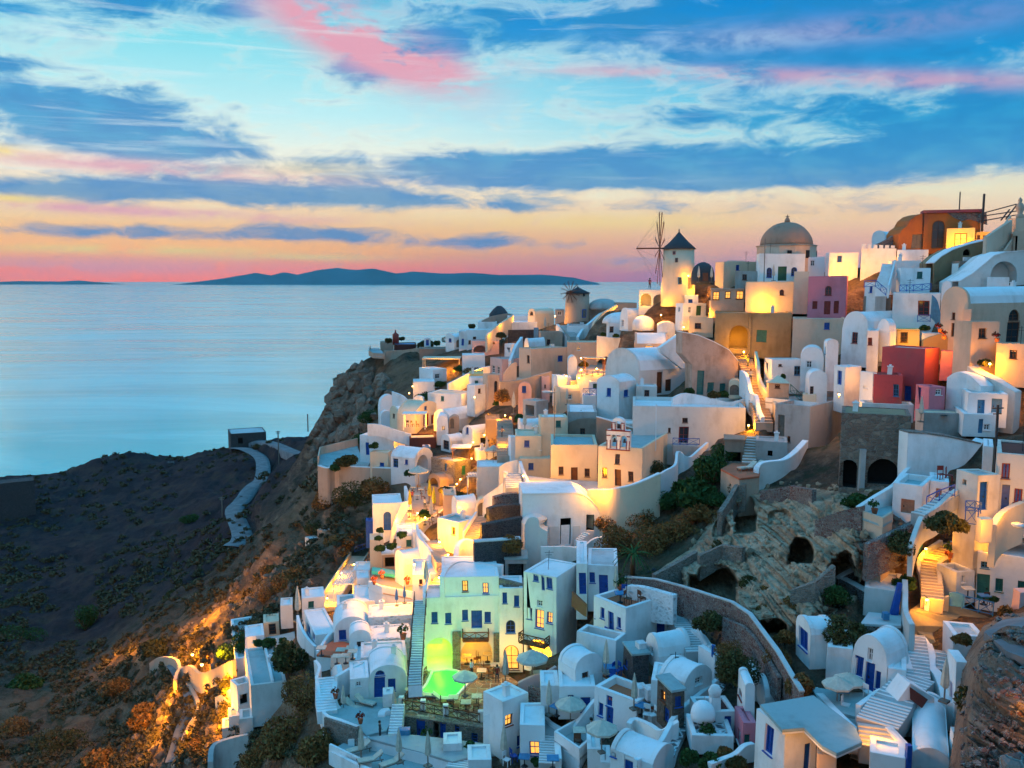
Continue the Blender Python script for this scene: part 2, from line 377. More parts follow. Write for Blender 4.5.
MDEF['island'] = lambda: simple('hazy_island_rock', (.05, .11, .15), .95, 0, .5, .0008, .05)  # blue of the distant haze put into the rock colour, besides the volume
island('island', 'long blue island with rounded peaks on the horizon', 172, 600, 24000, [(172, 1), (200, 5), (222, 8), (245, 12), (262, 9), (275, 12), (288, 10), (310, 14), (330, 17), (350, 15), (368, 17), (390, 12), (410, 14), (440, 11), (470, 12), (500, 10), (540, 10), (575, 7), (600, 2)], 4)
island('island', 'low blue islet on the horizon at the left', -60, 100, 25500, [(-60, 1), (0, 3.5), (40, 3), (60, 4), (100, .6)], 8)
# ---------------------------------------------------------------- building kit; positions are read off enlarged crops (ZM = crop origin and scale)
ZM = [0, 0, 1.0]
def Z(x0, y0, k=5.12): ZM[:] = [x0, y0, k]
def q(x, y): return ZM[0]+x/ZM[2], ZM[1]+y/ZM[2]
def qd(x, y): a, b = q(x, y); return dep(a, b)
def on_z(px, py, z): r = ray(px, py); return CAM+r*((z-CZ)/r.z)
def top_at(P, py):
    k = (384-py)/F; y = P.y; return CZ + y*(k*cp-sp)/(cp+k*sp)
def reach(P, d, px, dflt=6.0, lo=1.0, hi=30.0):
    C = P-CAM; dc = C.y*cp-C.z*sp; dd = d.y*cp; den = F*d.x-(px-512)*dd
    if abs(den) < 1e-6: return dflt
    a = ((px-512)*dc-F*C.x)/den; return a if lo <= a <= hi else (max(a, .5) if 0 < a < lo else dflt if a <= 0 else hi if a < 60 else dflt)
def arc_z(x, w, h):
    t = max(0, 1-(2*x/w)**2); return h*(t**.5 if h >= .33*w else t**.8)
def arch_poly(u0, u1, v0, v1, n=10):
    """rectangle with a round top, in (u, v)"""
    w = u1-u0; r = min(w/2, (v1-v0)*.75); c = (u0+u1)/2; pts = [(u0, v0), (u1, v0)]
    for i in range(n+1): a = PI*i/n; pts.append((c+w/2*math.cos(a), v1-r+r*math.sin(a)))
    return pts
OPK = {  # kind: (what, frame, panel, arched, deep)
 'w': ('window', 'blue', 'blue', 0, .12), 'W': ('window', 'brownwood', 'glass', 0, .12), 'r': ('window', 'redwood', 'glass', 0, .12), 'g': ('window', 'whitepaint', 'glass', 0, .12),
 't': ('window', 'teal', 'teal', 0, .12), 'p': ('window', 'palblue', 'glass', 0, .12), 'l': ('window', 'brownwood', 'lit', 0, .12), 'L': ('window', 'blue', 'lit', 0, .12),
 'd': ('door', 'blue', 'blue', 0, .15), 'D': ('door', 'brownwood', 'brownwood', 0, .15), 'R': ('door', 'redwood', 'redwood', 0, .15), 'T': ('door', 'teal', 'teal', 0, .15),
 'P': ('door', 'palblue', 'palblue', 0, .15), 'G': ('door', 'greywood', 'greywood', 0, .15), 'N': ('door', 'greenpaint', 'greenpaint', 0, .15), 'K': ('door', 'blue', 'glass', 0, .15), 'B': ('door', 'brownwood', 'glass', 0, .15),
 'aw': ('window', 'blue', 'glass', 1, .12), 'aW': ('window', 'brownwood', 'glass', 1, .12), 'al': ('window', 'brownwood', 'lit', 1, .12), 'ad': ('door', 'blue', 'blue', 1, .15), 'aD': ('door', 'brownwood', 'glass', 1, .15), 'aG': ('door', 'greywood', 'greywood', 1, .2), 'aR': ('window', 'redwood', 'glass', 1, .12),
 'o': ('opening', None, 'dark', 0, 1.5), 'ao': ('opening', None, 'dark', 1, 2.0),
 'n': ('niche', None, None, 0, 1.6), 'an': ('niche', None, None, 1, 3.0), 'R2': ('door', 'peachwood', 'peachwood', 0, .15), 'r2': ('window', 'redwood', 'blue', 0, .12), 'vent': ('vent', None, 'dark', 0, .1), 'air': ('vent', None, 'dark', 0, .1)}
class Face:
    """vertical wall plane: origin P (world), unit direction d along it, inward normal n"""
    def __init__(s, P, d, n, L): s.P, s.d, s.n, s.L = P, d, n, L
    def uv(s, px, py):
        r = ray(px, py); t = (s.P-CAM).dot(s.n)/r.dot(s.n); w = CAM+r*t-s.P; return w.dot(s.d), w.z
    def w(s, u, v, k=0.0): return s.P+s.d*u+Vector((0, 0, v))+s.n*k
def inset_poly(p, m):
    cx = sum(a for a, _ in p)/len(p); x0, x1 = min(a for a, _ in p), max(a for a, _ in p); y0, y1 = min(b for _, b in p), max(b for _, b in p)
    cy = (y0+y1)/2; fx = max(.3, 1-2*m/(x1-x0)); fy = max(.3, 1-2*m/(y1-y0)); return [(cx+(a-cx)*fx, cy+(b-cy)*fy) for a, b in p]
def opening(parent, f, poly, kind, wallmat, th, label=None):
    what, fm, pm, arched, deep = OPK[kind]; W3 = lambda u, v, k: f.w(u, v, k+(.09 if k > 0 and what in ('window', 'door') else 0))
    x0, x1 = min(a for a, _ in poly), max(a for a, _ in poly); y0, y1 = min(b for _, b in poly), max(b for _, b in poly)
    if what in ('window', 'door'):
        fr = MB(); fw = min(.11, (x1-x0)*.16); inn = inset_poly(poly, fw)
        fr.plate([W3(a, b, .05) for a, b in poly], [[W3(a, b, .05) for a, b in inn][::-1]], f.n*.12)
        if what == 'window':
            cx = (x0+x1)/2
            fr.bar(W3(cx, y0+.02, .09), W3(cx, y1-(.1 if not arched else .25), .09), .06)
            if pm in ('glass', 'lit'):
                cy = y0+(y1-y0)*.55; fr.bar(W3(x0+.02, cy, .09), W3(x1-.02, cy, .09), .05)
                if y1-y0 > 1.3: cy = y0+(y1-y0)*.25; fr.bar(W3(x0+.02, cy, .09), W3(x1-.02, cy, .09), .05)
            elif pm == fm:
                for k in range(1, 7): yy = y0+(y1-y0)*k/7; fr.bar(W3(x0+fw, yy, .10), W3(x1-fw, yy, .10), .035)
            fr.bar(W3(x0-.08, y0-.03, -.05), W3(x1+.08, y0-.03, -.05), .10, .06)
        else:
            cx = (x0+x1)/2
            if x1-x0 > 1.1: fr.bar(W3(cx, y0+.02, .10), W3(cx, y1-.1, .10), .05)
            for k in (.33, .66): yy = y0+(y1-y0)*k; fr.bar(W3(x0+fw, yy, .12), W3(x1-fw, yy, .12), .06)
        o = fr.build(what, fm, parent)
        p = MB().prism([W3(a, b, .13) for a, b in inn], f.n*.04); p.build('pane' if pm in ('glass', 'lit') else 'shutter' if what == 'window' else 'panel', pm, o)
        if what == 'door' and x1-x0 > .5:
            MB().box(W3(x1-.22, y0+(y1-y0)*.45, .08), (.07, .07, .16)).build('handle', 'metal', o)
    elif what in ('opening', 'niche'):
        if kind == 'n' or kind == 'an' or what == 'opening':
            m = MB(); n = len(poly); fr_ = [W3(a, b, th) for a, b in poly]; bk = [W3(a, b, th+deep) for a, b in poly]
            m.add(fr_+bk, [(i, i+n, (i+1) % n+n, (i+1) % n) for i in range(n)]+[tuple(t_) for t_ in [tuple(j+n for j in k) for k in tessellate_polygon([bk])]])
            m.build('alcove', pm or wallmat, parent)
    else:
        MB().box(W3((x0+x1)/2, (y0+y1)/2, -.02), (.05+x1-x0, .12, y1-y0), math.atan2(f.d.y, f.d.x)).build('vent', 'dark', parent)
def parse_ops(s):
    out = []
    for it in (s or '').split(';'):
        it = it.split()
        if len(it) < 3: continue
        out.append((it[0], it[1], [float(v) for v in it[2].split(',')]))
    return out
RQ = random.Random(4); CARVEP = []; CARVES = []; CARVE = []   # level footings cut into the hillside: x, y, dir, size, z
def house(label, xl, xc, xr, yt, yb, yaw=45, mat='white', roof='flat', rm=None, D=None, dD=0, rise=0, down=2.5, par=.16, ops='', cat='house', grp=None, name=None, th=.36, dft=6.0, eave=0, P0=None):
    x_l, _ = q(xl, 0) if xl is not None else (None, 0); x_c, y_b = q(xc, yb); x_r, _ = q(xr, 0) if xr is not None else (None, 0); _, y_t = q(0, yt)
    D = (D or dep(x_c, y_b))+dD
    D = D if P0 else max(D, .968*dep(x_c, y_b))
    if xl is None: yaw = -math.degrees(math.atan((x_c-512)/F))+.3     # side wall turned edge-on
    P = at(x_c, y_b, D); th0 = R(yaw)
    dR = Vector((math.cos(th0), math.sin(th0), 0)); dL = Vector((-math.sin(th0), math.cos(th0), 0)); zt = top_at(P, y_t)
    PT_ = Vector((P.x, P.y, zt))
    for _k in range(22):   # a face seen almost edge-on is turned until the house has a real depth
        dR = Vector((math.cos(th0), math.sin(th0), 0)); dL = Vector((-math.sin(th0), math.cos(th0), 0)); a = dft if x_r is None else reach(PT_, dR, x_r, dft); b = dft if x_l is None else reach(PT_, dL, x_l, dft); ea = math.atan((x_c-512)/F)
        if x_l is not None and b < 2.4 and th0 > -ea+R(4): th0 -= R(3)
        elif x_r is not None and a < 2.0 and x_l is not None and th0 < PI/2-ea-R(4): th0 += R(3)
        else: break
    zb = P.z-.3
    for pp in (P, P+dR*a, P+dL*b, P+dR*a+dL*b): zb = min(zb, gz(pp.x, pp.y)-.6)
    zb = max(zb, P.z-down-3); H = zt-zb; h0 = P.z-zb
    CARVE.append((P.x, P.y, dR.x, dR.y, a, b, P.z-.35))
    C = P+dR*a/2+dL*b/2; root = empty(name or ('house' if cat == 'house' else cat.replace(' ', '_')), (C.x, C.y, P.z), label, cat, grp)
    B0 = Vector((P.x, P.y, zb))
    fR = Face(B0, dR, dL, a); fL = Face(B0, dL, dR, b); fR2 = Face(B0+dL*b, dR, -dL, a); fL2 = Face(B0+dR*a, dL, -dR, b)
    riseM = rise/ZM[2]*D/F
    def outline(f, gable, top, u0=0.0, u1=None):
        u1 = f.L if u1 is None else u1; p = [(u0, 0), (u1, 0)]
        if gable:
            n = 16
            for i in range(n+1): u = u1-(u1-u0)*i/n; p.append((u, top+arc_z(u-(u0+u1)/2, (u1-u0), riseM)))
        else: p += [(u1, top), (u0, top)]
        return p
    wall = MB(); gR, gL = roof == 'vR', roof == 'vL'; auto = None
    holes = {'R': [], 'L': []}; opl = []
    for fc, kind, r in parse_ops(ops):
        f = fR if fc == 'R' else fL; x0, y0 = q(r[0], r[1]); x1, y1 = q(r[2], r[3]); xm, ym = (x0+x1)/2, (y0+y1)/2
        ua, ub = f.uv(x0, ym)[0], f.uv(x1, ym)[0]; u0, u1 = min(ua, ub), max(ua, ub); v1, v0 = f.uv(xm, y0)[1], f.uv(xm, y1)[1]
        lo = th+.06 if fc == 'L' else .06
        u0 = max(u0, lo); u1 = min(u1, f.L-.08); v0 = max(v0, .1)
        lim = H-.12 if not ((fc == 'R' and gR) or (fc == 'L' and gL)) else H+max(0, min(arc_z(u0-f.L/2, f.L, riseM), arc_z(u1-f.L/2, f.L, riseM)))-.12
        v1 = min(v1, lim)
        if u1-u0 < .25 or v1-v0 < .25: continue
        if any(not (u1 < a_[0]-.03 or u0 > a_[1]+.03 or v1 < a_[2]-.03 or v0 > a_[3]+.03) for a_ in holes[fc]): continue
        if OPK[kind][0] == 'vent': opl.append((f, [(u0, v0), (u1, v0), (u1, v1), (u0, v1)], kind)); continue
        poly = arch_poly(u0, u1, v0, v1) if OPK[kind][3] else [(u0, v0), (u1, v0), (u1, v1), (u0, v1)]
        holes[fc].append((u0, u1, v0, v1, poly)); opl.append((f, poly, kind))
    if not ops and cat == 'house' and 'blank' not in label and D < 190 and zt-P.z > 2.0 and RQ.random() < .75:
        f, fc = (fR, 'R') if a >= b or x_l is None else (fL, 'L')
        if f.L > 2.2: uc = f.L*(.35+.3*RQ.random()); tp = H-.45-.3*RQ.random(); k_ = RQ.choice(['w', 'W', 'g', 'w', 't']); po = [(uc-.36, tp-.95), (uc+.36, tp-.95), (uc+.36, tp), (uc-.36, tp)]; holes[fc].append((uc-.36, uc+.36, tp-.95, tp, po)); opl.append((f, po, k_))
    def addw(f, fc, g, u0=0.0, u1=None):
        hs = [[f.w(x, y) for x, y in h[4]] for h in holes.get(fc, [])] if fc else []
        wall.plate([f.w(x, y) for x, y in outline(f, g, H, u0, u1)], hs, f.n*th)
    addw(fR, 'R', gR, 0, a); addw(fR2, None, gR, 0, a)
    addw(fL, 'L', gL, th if not gL else 0.001, b-th if not gL else b); addw(fL2, None, gL, th if not gL else .001, b-th if not gL else b)
    wo = wall.build('wall', mat, root)
    rm = rm or ('whiteroof' if mat in ('white', 'offwhite') else mat)
    if roof in ('vR', 'vL'):
        w, L, f, dn = (a, b, fR, dL) if gR else (b, a, fL, dR); n = 16; g = .0
        prof = [(u, H+arc_z(u-w/2, w, riseM)-.1) for u in [w*i/n for i in range(n+1)]]
        prof = [(max(.02, min(w-.02, u)), v) for u, v in prof]
        if eave:
            prof = [(0-eave, H-.12)]+[(u, v+.05) for u, v in prof[1:-1]]+[(w+eave, H-.12)]
        inner = [(u, v-.3) for u, v in prof][::-1]
        MB_ = MB(); pl = [f.w(u, v, th-.02) for u, v in prof+inner]; k = len(pl)
        off = f.n*(L-2*th+.04); MB_.prism(pl, off); ro = MB_.build('roof', rm, root)
        for p_ in ro.data.polygons: p_.use_smooth = False
    elif roof in ('flat', 'dome', 'slab'):
        m = MB(); i = th*.5; z = H-par if roof != 'slab' else H+.02
        if roof == 'slab': i = -.12
        pl = [fR.w(i, z, i), fR.w(a-i, z, i), fR.w(a-i, z, b-i), fR.w(i, z, b-i)]; m.prism(pl, Vector((0, 0, -.22 if roof != 'slab' else .18)))
        m.build('roof', rm, root)
        if roof == 'dome':
            r = min(a, b)/2-.1; hD = riseM or r; c = fR.w(a/2, H-par+.02, b/2); dr = .35
            pf = [(r, 0), (r, dr)]+[(r*math.cos(t_*PI/2/9), dr+(hD-dr)*math.sin(t_*PI/2/9)) for t_ in range(1, 10)]
            MB().lathe(c, pf, 28).build('dome', rm, root)
    for f, poly, kind in opl: opening(root, f, poly, kind, mat, th)
    rq = RQ.random(); u_, v_ = .2+.6*RQ.random(), .3+.4*RQ.random()
    if cat == 'house' and min(a, b) > 2.5 and D > 60:
        pz = H+(riseM*.8 if roof in ('vR', 'vL') else 0)-.2; p_ = fR.w(a*u_, pz, b*v_); m = MB(); yy = math.atan2(dR.y, dR.x)
        if rq < .22: m.box((p_.x, p_.y, p_.z+.45), (.5, .45, 1.1), yy); m.box((p_.x, p_.y, p_.z+1.03), (.66, .6, .1), yy); m.box((p_.x, p_.y, p_.z+1.17), (.25, .25, .2), yy); m.build('chimney', 'white', root)
        elif rq < .34: m.bar(p_, p_+Vector((0, 0, 2.1)), .05); m.bar(p_+Vector((-.45, 0, 1.9)), p_+Vector((.45, 0, 1.9)), .035); m.bar(p_+Vector((-.3, .1, 1.6)), p_+Vector((.3, .1, 1.6)), .035); m.build('antenna', 'metal', root)
        elif rq < .42 and roof == 'flat': m.box((p_.x, p_.y, p_.z+.42), (.9, .4, .62), yy); m.build('air_conditioner', 'tankwhite', root)
    return dict(root=root, P=P, D=D, a=a, b=b, zt=zt, fR=fR, fL=fL, H=H, zb=zb, dR=dR, dL=dL, th=th)
def add_part(h, name, build, mat):
    m = MB(); build(m); return m.build(name, mat, h['root'])
def chimney(h, u=.5, v=.5, hh=.9, w=.5, mat='white'):
    p = h['fR'].w(h['a']*u, h['H']-.3, h['b']*v); m = MB(); ya = math.atan2(h['dR'].y, h['dR'].x)
    m.box((p.x, p.y, p.z+hh/2), (w, w, hh), ya); m.box((p.x, p.y, p.z+hh+.05), (w+.14, w+.14, .1), ya)
    for s_ in (-1, 1): m.box((p.x+s_*w*.28, p.y, p.z+hh+.2), (.12, .12, .22), ya)
    m.box((p.x, p.y, p.z+hh+.34), (w*.9, w*.9, .06), ya); return m.build('chimney', mat, h['root'])
def lotz(pts, z): return [on_z(*q(x, y), z) for x, y in pts]
def terrace(label, pts, D=None, mat='floor', wm='white', rim='', rh=.9, drop=2.5, cat='terrace', th=.22, zoff=0, grp=None, dD=0, z=None):
    """pts: pixels round a level floor; D depth at the first point; rim: edge numbers that carry a low wall"""
    x, y = q(*pts[0]); z = z if z is not None else at(x, y, D or dep(x, y)+dD).z+zoff; pl = lotz(pts, z); c = sum(pl, Vector())/len(pl)
    n = len(pl); ar = sum(pl[i].x*pl[(i+1) % n].y-pl[(i+1) % n].x*pl[i].y for i in range(n)); sg = 1 if ar > 0 else -1
    root = empty(cat.replace(' ', '_'), (c.x, c.y, z), label, cat, grp)
    MB().prism(pl, Vector((0, 0, -.2))).build('floor', mat, root)
    x0_, x1_, y0_, y1_ = min(p.x for p in pl), max(p.x for p in pl), min(p.y for p in pl), max(p.y for p in pl); CARVEP.append(([(p.x, p.y) for p in pl], z-.3))
    lo = min(gz(p.x, p.y) for p in pl)-.6; dz = max(drop, min(z-lo, drop+3)) if drop > .5 else drop
    inn = []
    for i in range(n):
        e1 = (pl[i]-pl[i-1]).normalized(); e2 = (pl[(i+1) % n]-pl[i]).normalized(); bi = (Vector((-e1.y, e1.x, 0))+Vector((-e2.y, e2.x, 0)))*sg
        bi = bi/max(.5, bi.length**2)*2*.03; inn.append(pl[i]+bi-Vector((0, 0, .2)))
    MB().prism(inn, Vector((0, 0, -dz))).build('base', wm, root)
    ids = [int(k) for k in rim.split()] if rim else []; run = []
    m = MB(); any_ = False
    chains = []; 
    for k in ids:
        if chains and chains[-1][-1] == k: chains[-1].append((k+1) % n)
        else: chains.append([k, (k+1) % n])
    for ch in chains:
        wallstrip(m, [pl[k]+Vector((0, 0, rh)) for k in ch], [rh+.3]*len(ch), th, side=sg); any_ = True
    if any_: m.build('parapet', wm if wm not in ('rubble', 'redrubble') else 'white', root)
    return dict(root=root, z=z, pl=pl)
def wallstrip(m, tops, hs, th, side=1, lohi=None):
    n = len(tops); off = []
    for i in range(n):
        a_ = (tops[i]-tops[i-1]) if i else (tops[1]-tops[0]); b_ = (tops[i+1]-tops[i]) if i < n-1 else a_
        a_ = Vector((a_.x, a_.y, 0)); b_ = Vector((b_.x, b_.y, 0))
        if a_.length < 1e-4: a_ = b_
        if b_.length < 1e-4: b_ = a_
        a_.normalize(); b_.normalize(); na, nb = Vector((-a_.y, a_.x, 0)), Vector((-b_.y, b_.x, 0)); v = na+nb
        v = na if v.length < .3 else v/v.length*min(2, 1/max(.35, v.normalized().dot(na))); off.append(v*th*side)
    vs = []
    for i in range(n):
        t0 = tops[i]; t1 = t0+off[i]; d_ = Vector((0, 0, -hs[i])); vs += [t0, t1, t1+d_, t0+d_]
    fs = [(0, 1, 2, 3), (4*n-1, 4*n-2, 4*n-3, 4*n-4)]
    for i in range(n-1):
        for k in range(4): a0, a1 = 4*i+k, 4*i+(k+1) % 4; fs.append((a0, a0+4, a1+4, a1))
    m.add(vs, fs)
def smoothline(P, k=4):
    if len(P) < 3: return P
    out = []
    for i in range(len(P)-1):
        p0, p1, p2, p3 = P[max(0, i-1)], P[i], P[i+1], P[min(len(P)-1, i+2)]
        for j in range(k):
            t_ = j/k; out.append(.5*((2*p1)+(p2-p0)*t_+(2*p0-5*p1+4*p2-p3)*t_*t_+(3*p1-p0-3*p2+p3)*t_**3))
    return out+[P[-1]]
def gwall(label, pts, h=1.2, th=.3, mat='white', D=None, dD=0, smooth=True, cat='wall', cap=None, name=None, drop=1.5, grp=None):
    """free-standing or retaining wall whose top runs through the given pixels; h is the height shown"""
    tops = []
    Ds = D if isinstance(D, (list, tuple)) else [D]*len(pts)
    for (x, y), d_ in zip(pts, Ds):
        px, py = q(x, y)
        if d_ is None: d0 = dep(px, py); d_ = dep(px, py+h*F/d0)+dD
        tops.append(at(px, py, d_))
    if smooth: tops = smoothline(tops)
    hs = [max(h+.3, min(p.z-gz(p.x, p.y)+.5, h+drop)) for p in tops]; m = MB(); wallstrip(m, tops, hs, th)
    c = sum(tops, Vector())/len(tops)
    if cap:
        root = empty(name or 'wall', c, label, cat, grp); m.build('wall_body', mat, root); m2 = MB()
        wallstrip(m2, [p+Vector((0, 0, .12)) for p in tops], [.13]*len(tops), th+.08); m2.build('coping', cap, root); return root
    o = m.build(name or ('retaining_wall' if h > 1.6 else 'garden_wall'), mat, None, c); return tag(o, label, cat, grp)
def stairs(label, b, t_, w=1.4, n=None, mat='floor', Db=None, Dt=None, walls='', wh=.6, edge='white', wmat='white', cat='staircase', grp=None, rail=None, dD=0):
    xb, yb = q(*b); xt, yt = q(*t_); A = at(xb, yb, Db or dep(xb, yb)+dD); Bv = at(xt, yt, Dt or dep(xt, yt)+dD)
    hd = Vector((Bv.x-A.x, Bv.y-A.y, 0)); L = hd.length; hd.normalize(); sd = Vector((hd.y, -hd.x, 0)); H = Bv.z-A.z
    if H < 0: A, Bv = Bv, A; hd = -hd; sd = -sd; H = -H
    n = n or max(4, int(H/.2)); m = MB(); e = MB(); ya = math.atan2(hd.y, hd.x)
    for i in range(n):
        c = A+hd*(L*(i+.5)/n); z = A.z+H*(i+1)/n
        m.box((c.x, c.y, z-.6), (L/n+.002, w, 1.2-.02), ya)
        if edge: k = A+hd*(L*i/n+.07); e.box((k.x, k.y, z-.04), (.16, w-.02, .105), ya)
    CARVES.append((A, Bv, w/2+.4)); c = (A+Bv)/2; root = empty('staircase', (c.x, c.y, A.z), label, cat, grp); m.build('steps', mat, root)
    if edge: e.build('step_edges', edge, root)
    for s_ in walls:
        k = 1 if s_ == 'r' else -1; a1 = A+sd*k*(w/2+.02)+Vector((0, 0, wh)); b1 = Bv+sd*k*(w/2+.02)+Vector((0, 0, wh)); mm = MB(); wallstrip(mm, [a1, (a1+b1)/2, b1], [wh+1.2]*3, .22, side=-k); mm.build('side_wall', wmat, root)
    if rail:
        mm = MB(); k = -1
        for k in (1, -1):
            a1 = A+sd*k*(w/2); b1 = Bv+sd*k*(w/2); N_ = max(2, int(L/1.2))
            for i in range(N_+1): p = a1+(b1-a1)*i/N_; mm.bar(p, p+Vector((0, 0, .95)), .06)
            mm.bar(a1+Vector((0, 0, .95)), b1+Vector((0, 0, .95)), .07); mm.bar(a1+Vector((0, 0, .5)), b1+Vector((0, 0, .5)), .05)
        mm.build('railing', rail, root)
    return root
def put(x, y, D=None, dD=0): px, py = q(x, y); return at(px, py, D or dep(px, py)+dD)
LAMPC = (1, .375, .008)
def lamp(x, y, label, power=220, D=None, dD=-.6, pole=0, col=LAMPC, r=.12, arm=True):
    P = put(x, y, D, dD); root = empty('lantern', P, label, 'lantern', 'lit lanterns of the village'); m = MB()
    m.lathe(P-Vector((0, 0, r*.9)), [(r*.45, 0), (r, r*.6), (r, r*1.3), (r*.4, r*1.9)], 10).build('bulb', 'bulb', root)
    b = MB(); b.lathe(P+Vector((0, 0, r)), [(r*1.3, 0), (.03, r*.9)], 10); b.bar(P+Vector((0, 0, r*1.6)), P+Vector((0, .55, r*1.6)), .05)
    b.bar(P+Vector((0, 0, -r)), P+Vector((0, .05, -r-max(.4, pole))), .06); b.build('bracket', 'metal', root)
    l = bpy.data.lights.new('lamp_light', 'POINT'); l.energy = power*2.9; l.color = col; l.shadow_soft_size = .22
    lo = bpy.data.objects.new('lamp_light', l); link(lo, root); lo.location = (0, -.3, -.1); return root
def light(x, y, power=150, D=None, dD=-.5, col=LAMPC, r=.3, dz=0):
    P = put(x, y, D, dD); l = bpy.data.lights.new('stand_in_light', 'POINT'); l.energy = power*2.6; l.color = col; l.shadow_soft_size = r; l.specular_factor = .15; lo = bpy.data.objects.new('stand_in_light', l); link(lo); lo.location = P+Vector((0, 0, dz)); return lo  # added point light without a fitting, standing in for unseen lamps
# ---- furniture and plants, made once and copied
def proto_set(fn):
    root, kids = fn(); return root, kids
_pr = {}
def place(kind, P, label, rz=0, s=1.0, grp=None):
    if kind not in _pr:
        _pr[kind] = PROTO[kind](); root, kids = _pr[kind]; root.location = P; root.rotation_euler = (0, 0, rz); root.scale = (s, s, s); root['label'] = label
        if grp: root['group'] = grp
        _pr[kind] = (root, kids, True); return root
    root, kids, _ = _pr[kind]; return dup(root, kids, P, rz, s, label, grp)
def pt(name, cat): r = empty(name, (0, 0, 0)); r['category'] = cat; return r
def par_open():
    r = pt('parasol', 'parasol'); k = []
    p = MB(); p.bar((0, 0, 0), (0, 0, 2.75), .07); p.box((0, 0, .06), (.5, .5, .12)); k.append((p.build('pole', 'greywood', r), []))
    m = MB(); n = 8; R_ = 1.3; vs = [(0, 0, 2.75)]+[(R_*math.cos(2*PI*i/n), R_*math.sin(2*PI*i/n), 2.05) for i in range(n)]+[(R_*1.0*math.cos(2*PI*i/n), R_*math.sin(2*PI*i/n), 1.88) for i in range(n)]
    fs = [(0, 1+i, 1+(i+1) % n) for i in range(n)]+[(1+i, 1+n+i, 1+n+(i+1) % n, 1+(i+1) % n) for i in range(n)]+[(0, 1+(i+1) % n, 1+i) for i in range(0)]
    m.add(vs, fs); c = m.build('canopy', 'canvas', r)
    b = MB()
    for i in range(n): b.bar((0, 0, 2.70), (R_*math.cos(2*PI*i/n), R_*math.sin(2*PI*i/n), 2.02), .04)
    k.append((c, [b.build('ribs', 'greywood', c)])); return r, k
def par_closed(mat='canvas', nm=''):
    def f():
        r = pt('closed_parasol', 'parasol'); k = []; p = MB(); p.bar((0, 0, 0), (0, 0, 1.1), .07); p.box((0, 0, .06), (.5, .5, .12)); k.append((p.build('pole', 'greywood', r), []))
        m = MB(); n = 10; vs = []; prof = [(.10, .85), (.26, 1.0), (.24, 1.5), (.15, 2.2), (.03, 2.75)]
        for r_, z in prof:
            for i in range(n): rr_ = r_*(1 if i % 2 else .72); vs.append((rr_*math.cos(2*PI*i/n), rr_*math.sin(2*PI*i/n), z))
        fs = [(j*n+i, j*n+(i+1) % n, (j+1)*n+(i+1) % n, (j+1)*n+i) for j in range(len(prof)-1) for i in range(n)]+[tuple(range(n))[::-1], tuple(range((len(prof)-1)*n, len(prof)*n))]
        m.add(vs, fs); k.append((m.build('folded_canopy', mat, r), [])); return r, k
    return f
def lounger():
    r = pt('sun_lounger', 'sun lounger'); k = []; f = MB()
    for s_ in (-1, 1): f.bar((-.95, s_*.3, .3), (.95, s_*.3, .3), .06)
    f.bar((.25, -.3, .3), (.25, .3, .3), .05); k.append((f.build('frame', 'greywood', r), []))
    for x_, y_ in ((-.85, -.3), (-.85, .3), (.8, -.3), (.8, .3)): l = MB(); l.bar((x_, y_, 0), (x_, y_, .3), .06); k.append((l.build('leg', 'greywood', r), []))
    m = MB(); m.box((-.33, 0, .38), (1.2, .58, .10)); k.append((m.build('seat_cushion', 'canvas', r), []))
    m = MB(); m.prism([Vector((.28, -.29, .33)), Vector((.95, -.29, .78)), Vector((.90, -.29, .87)), Vector((.25, -.29, .43))], Vector((0, .58, 0))); k.append((m.build('backrest', 'canvas', r), [])); return r, k
def tableset(mt='canvas'):
    def f():
        r = pt('table', 'table'); k = []; m = MB(); m.box((0, 0, .72), (.78, .78, .05)); m.box((0, 0, .67), (.6, .6, .05)); k.append((m.build('tabletop', mt, r), []))
        m = MB(); m.bar((0, 0, .05), (0, 0, .7), .07); m.lathe((0, 0, 0), [(.25, 0), (.22, .05), (.05, .08)], 10); k.append((m.build('pedestal', 'metal', r), [])); return r, k
    return f
def chairf(mt):
    def f():
        r = pt('chair', 'chair'); k = []
        m = MB(); m.box((0, 0, .45), (.44, .44, .05)); k.append((m.build('seat', mt, r), []))
        m = MB(); m.box((0, .22, .85), (.42, .04, .32)); m.bar((-.2, .21, .45), (-.2, .23, 1.0), .04); m.bar((.2, .21, .45), (.2, .23, 1.0), .04); k.append((m.build('backrest', mt, r), []))
        for x_, y_ in ((-.19, -.19), (.19, -.19), (-.19, .19), (.19, .19)): l = MB(); l.bar((x_, y_, 0), (x_*.95, y_*.95, .45), .045); k.append((l.build('leg', mt, r), []))
        return r, k
    return f
def leafball(n, size, lobes, seed, flat=.8, leaf=.16, spread=1.0):
    g = np.random.default_rng(seed); c = []; 
    L = [(g.uniform(-1, 1)*.55, g.uniform(-1, 1)*.55, g.uniform(-.1, .55)*flat, g.uniform(.38, .62)) for _ in range(lobes)]
    P = []
    for i in range(n):
        lx, ly, lz, lr = L[i % lobes]; v = g.normal(size=3); v /= np.linalg.norm(v); rr_ = lr*g.uniform(.55, 1.06)**.6
        p = np.array([lx, ly, lz])+v*rr_*np.array([1, 1, flat])
        if p[2] < -.12: p[2] = -.12*g.random()
        P.append(p)
    P = np.array(P)*size; d = g.normal(size=(n, 3)); d /= np.linalg.norm(d, axis=1)[:, None]; e = np.cross(d, g.normal(size=(n, 3))); e /= np.linalg.norm(e, axis=1)[:, None]
    s_ = leaf*g.uniform(.6, 1.4, (n, 1)); A_ = P-d*s_; B_ = P+e*s_*.5; C_ = P+d*s_; D_ = P-e*s_*.5
    V = np.stack([A_, B_, C_, D_], 1).reshape(-1, 3); Fq = np.arange(4*n).reshape(n, 4); return V, Fq
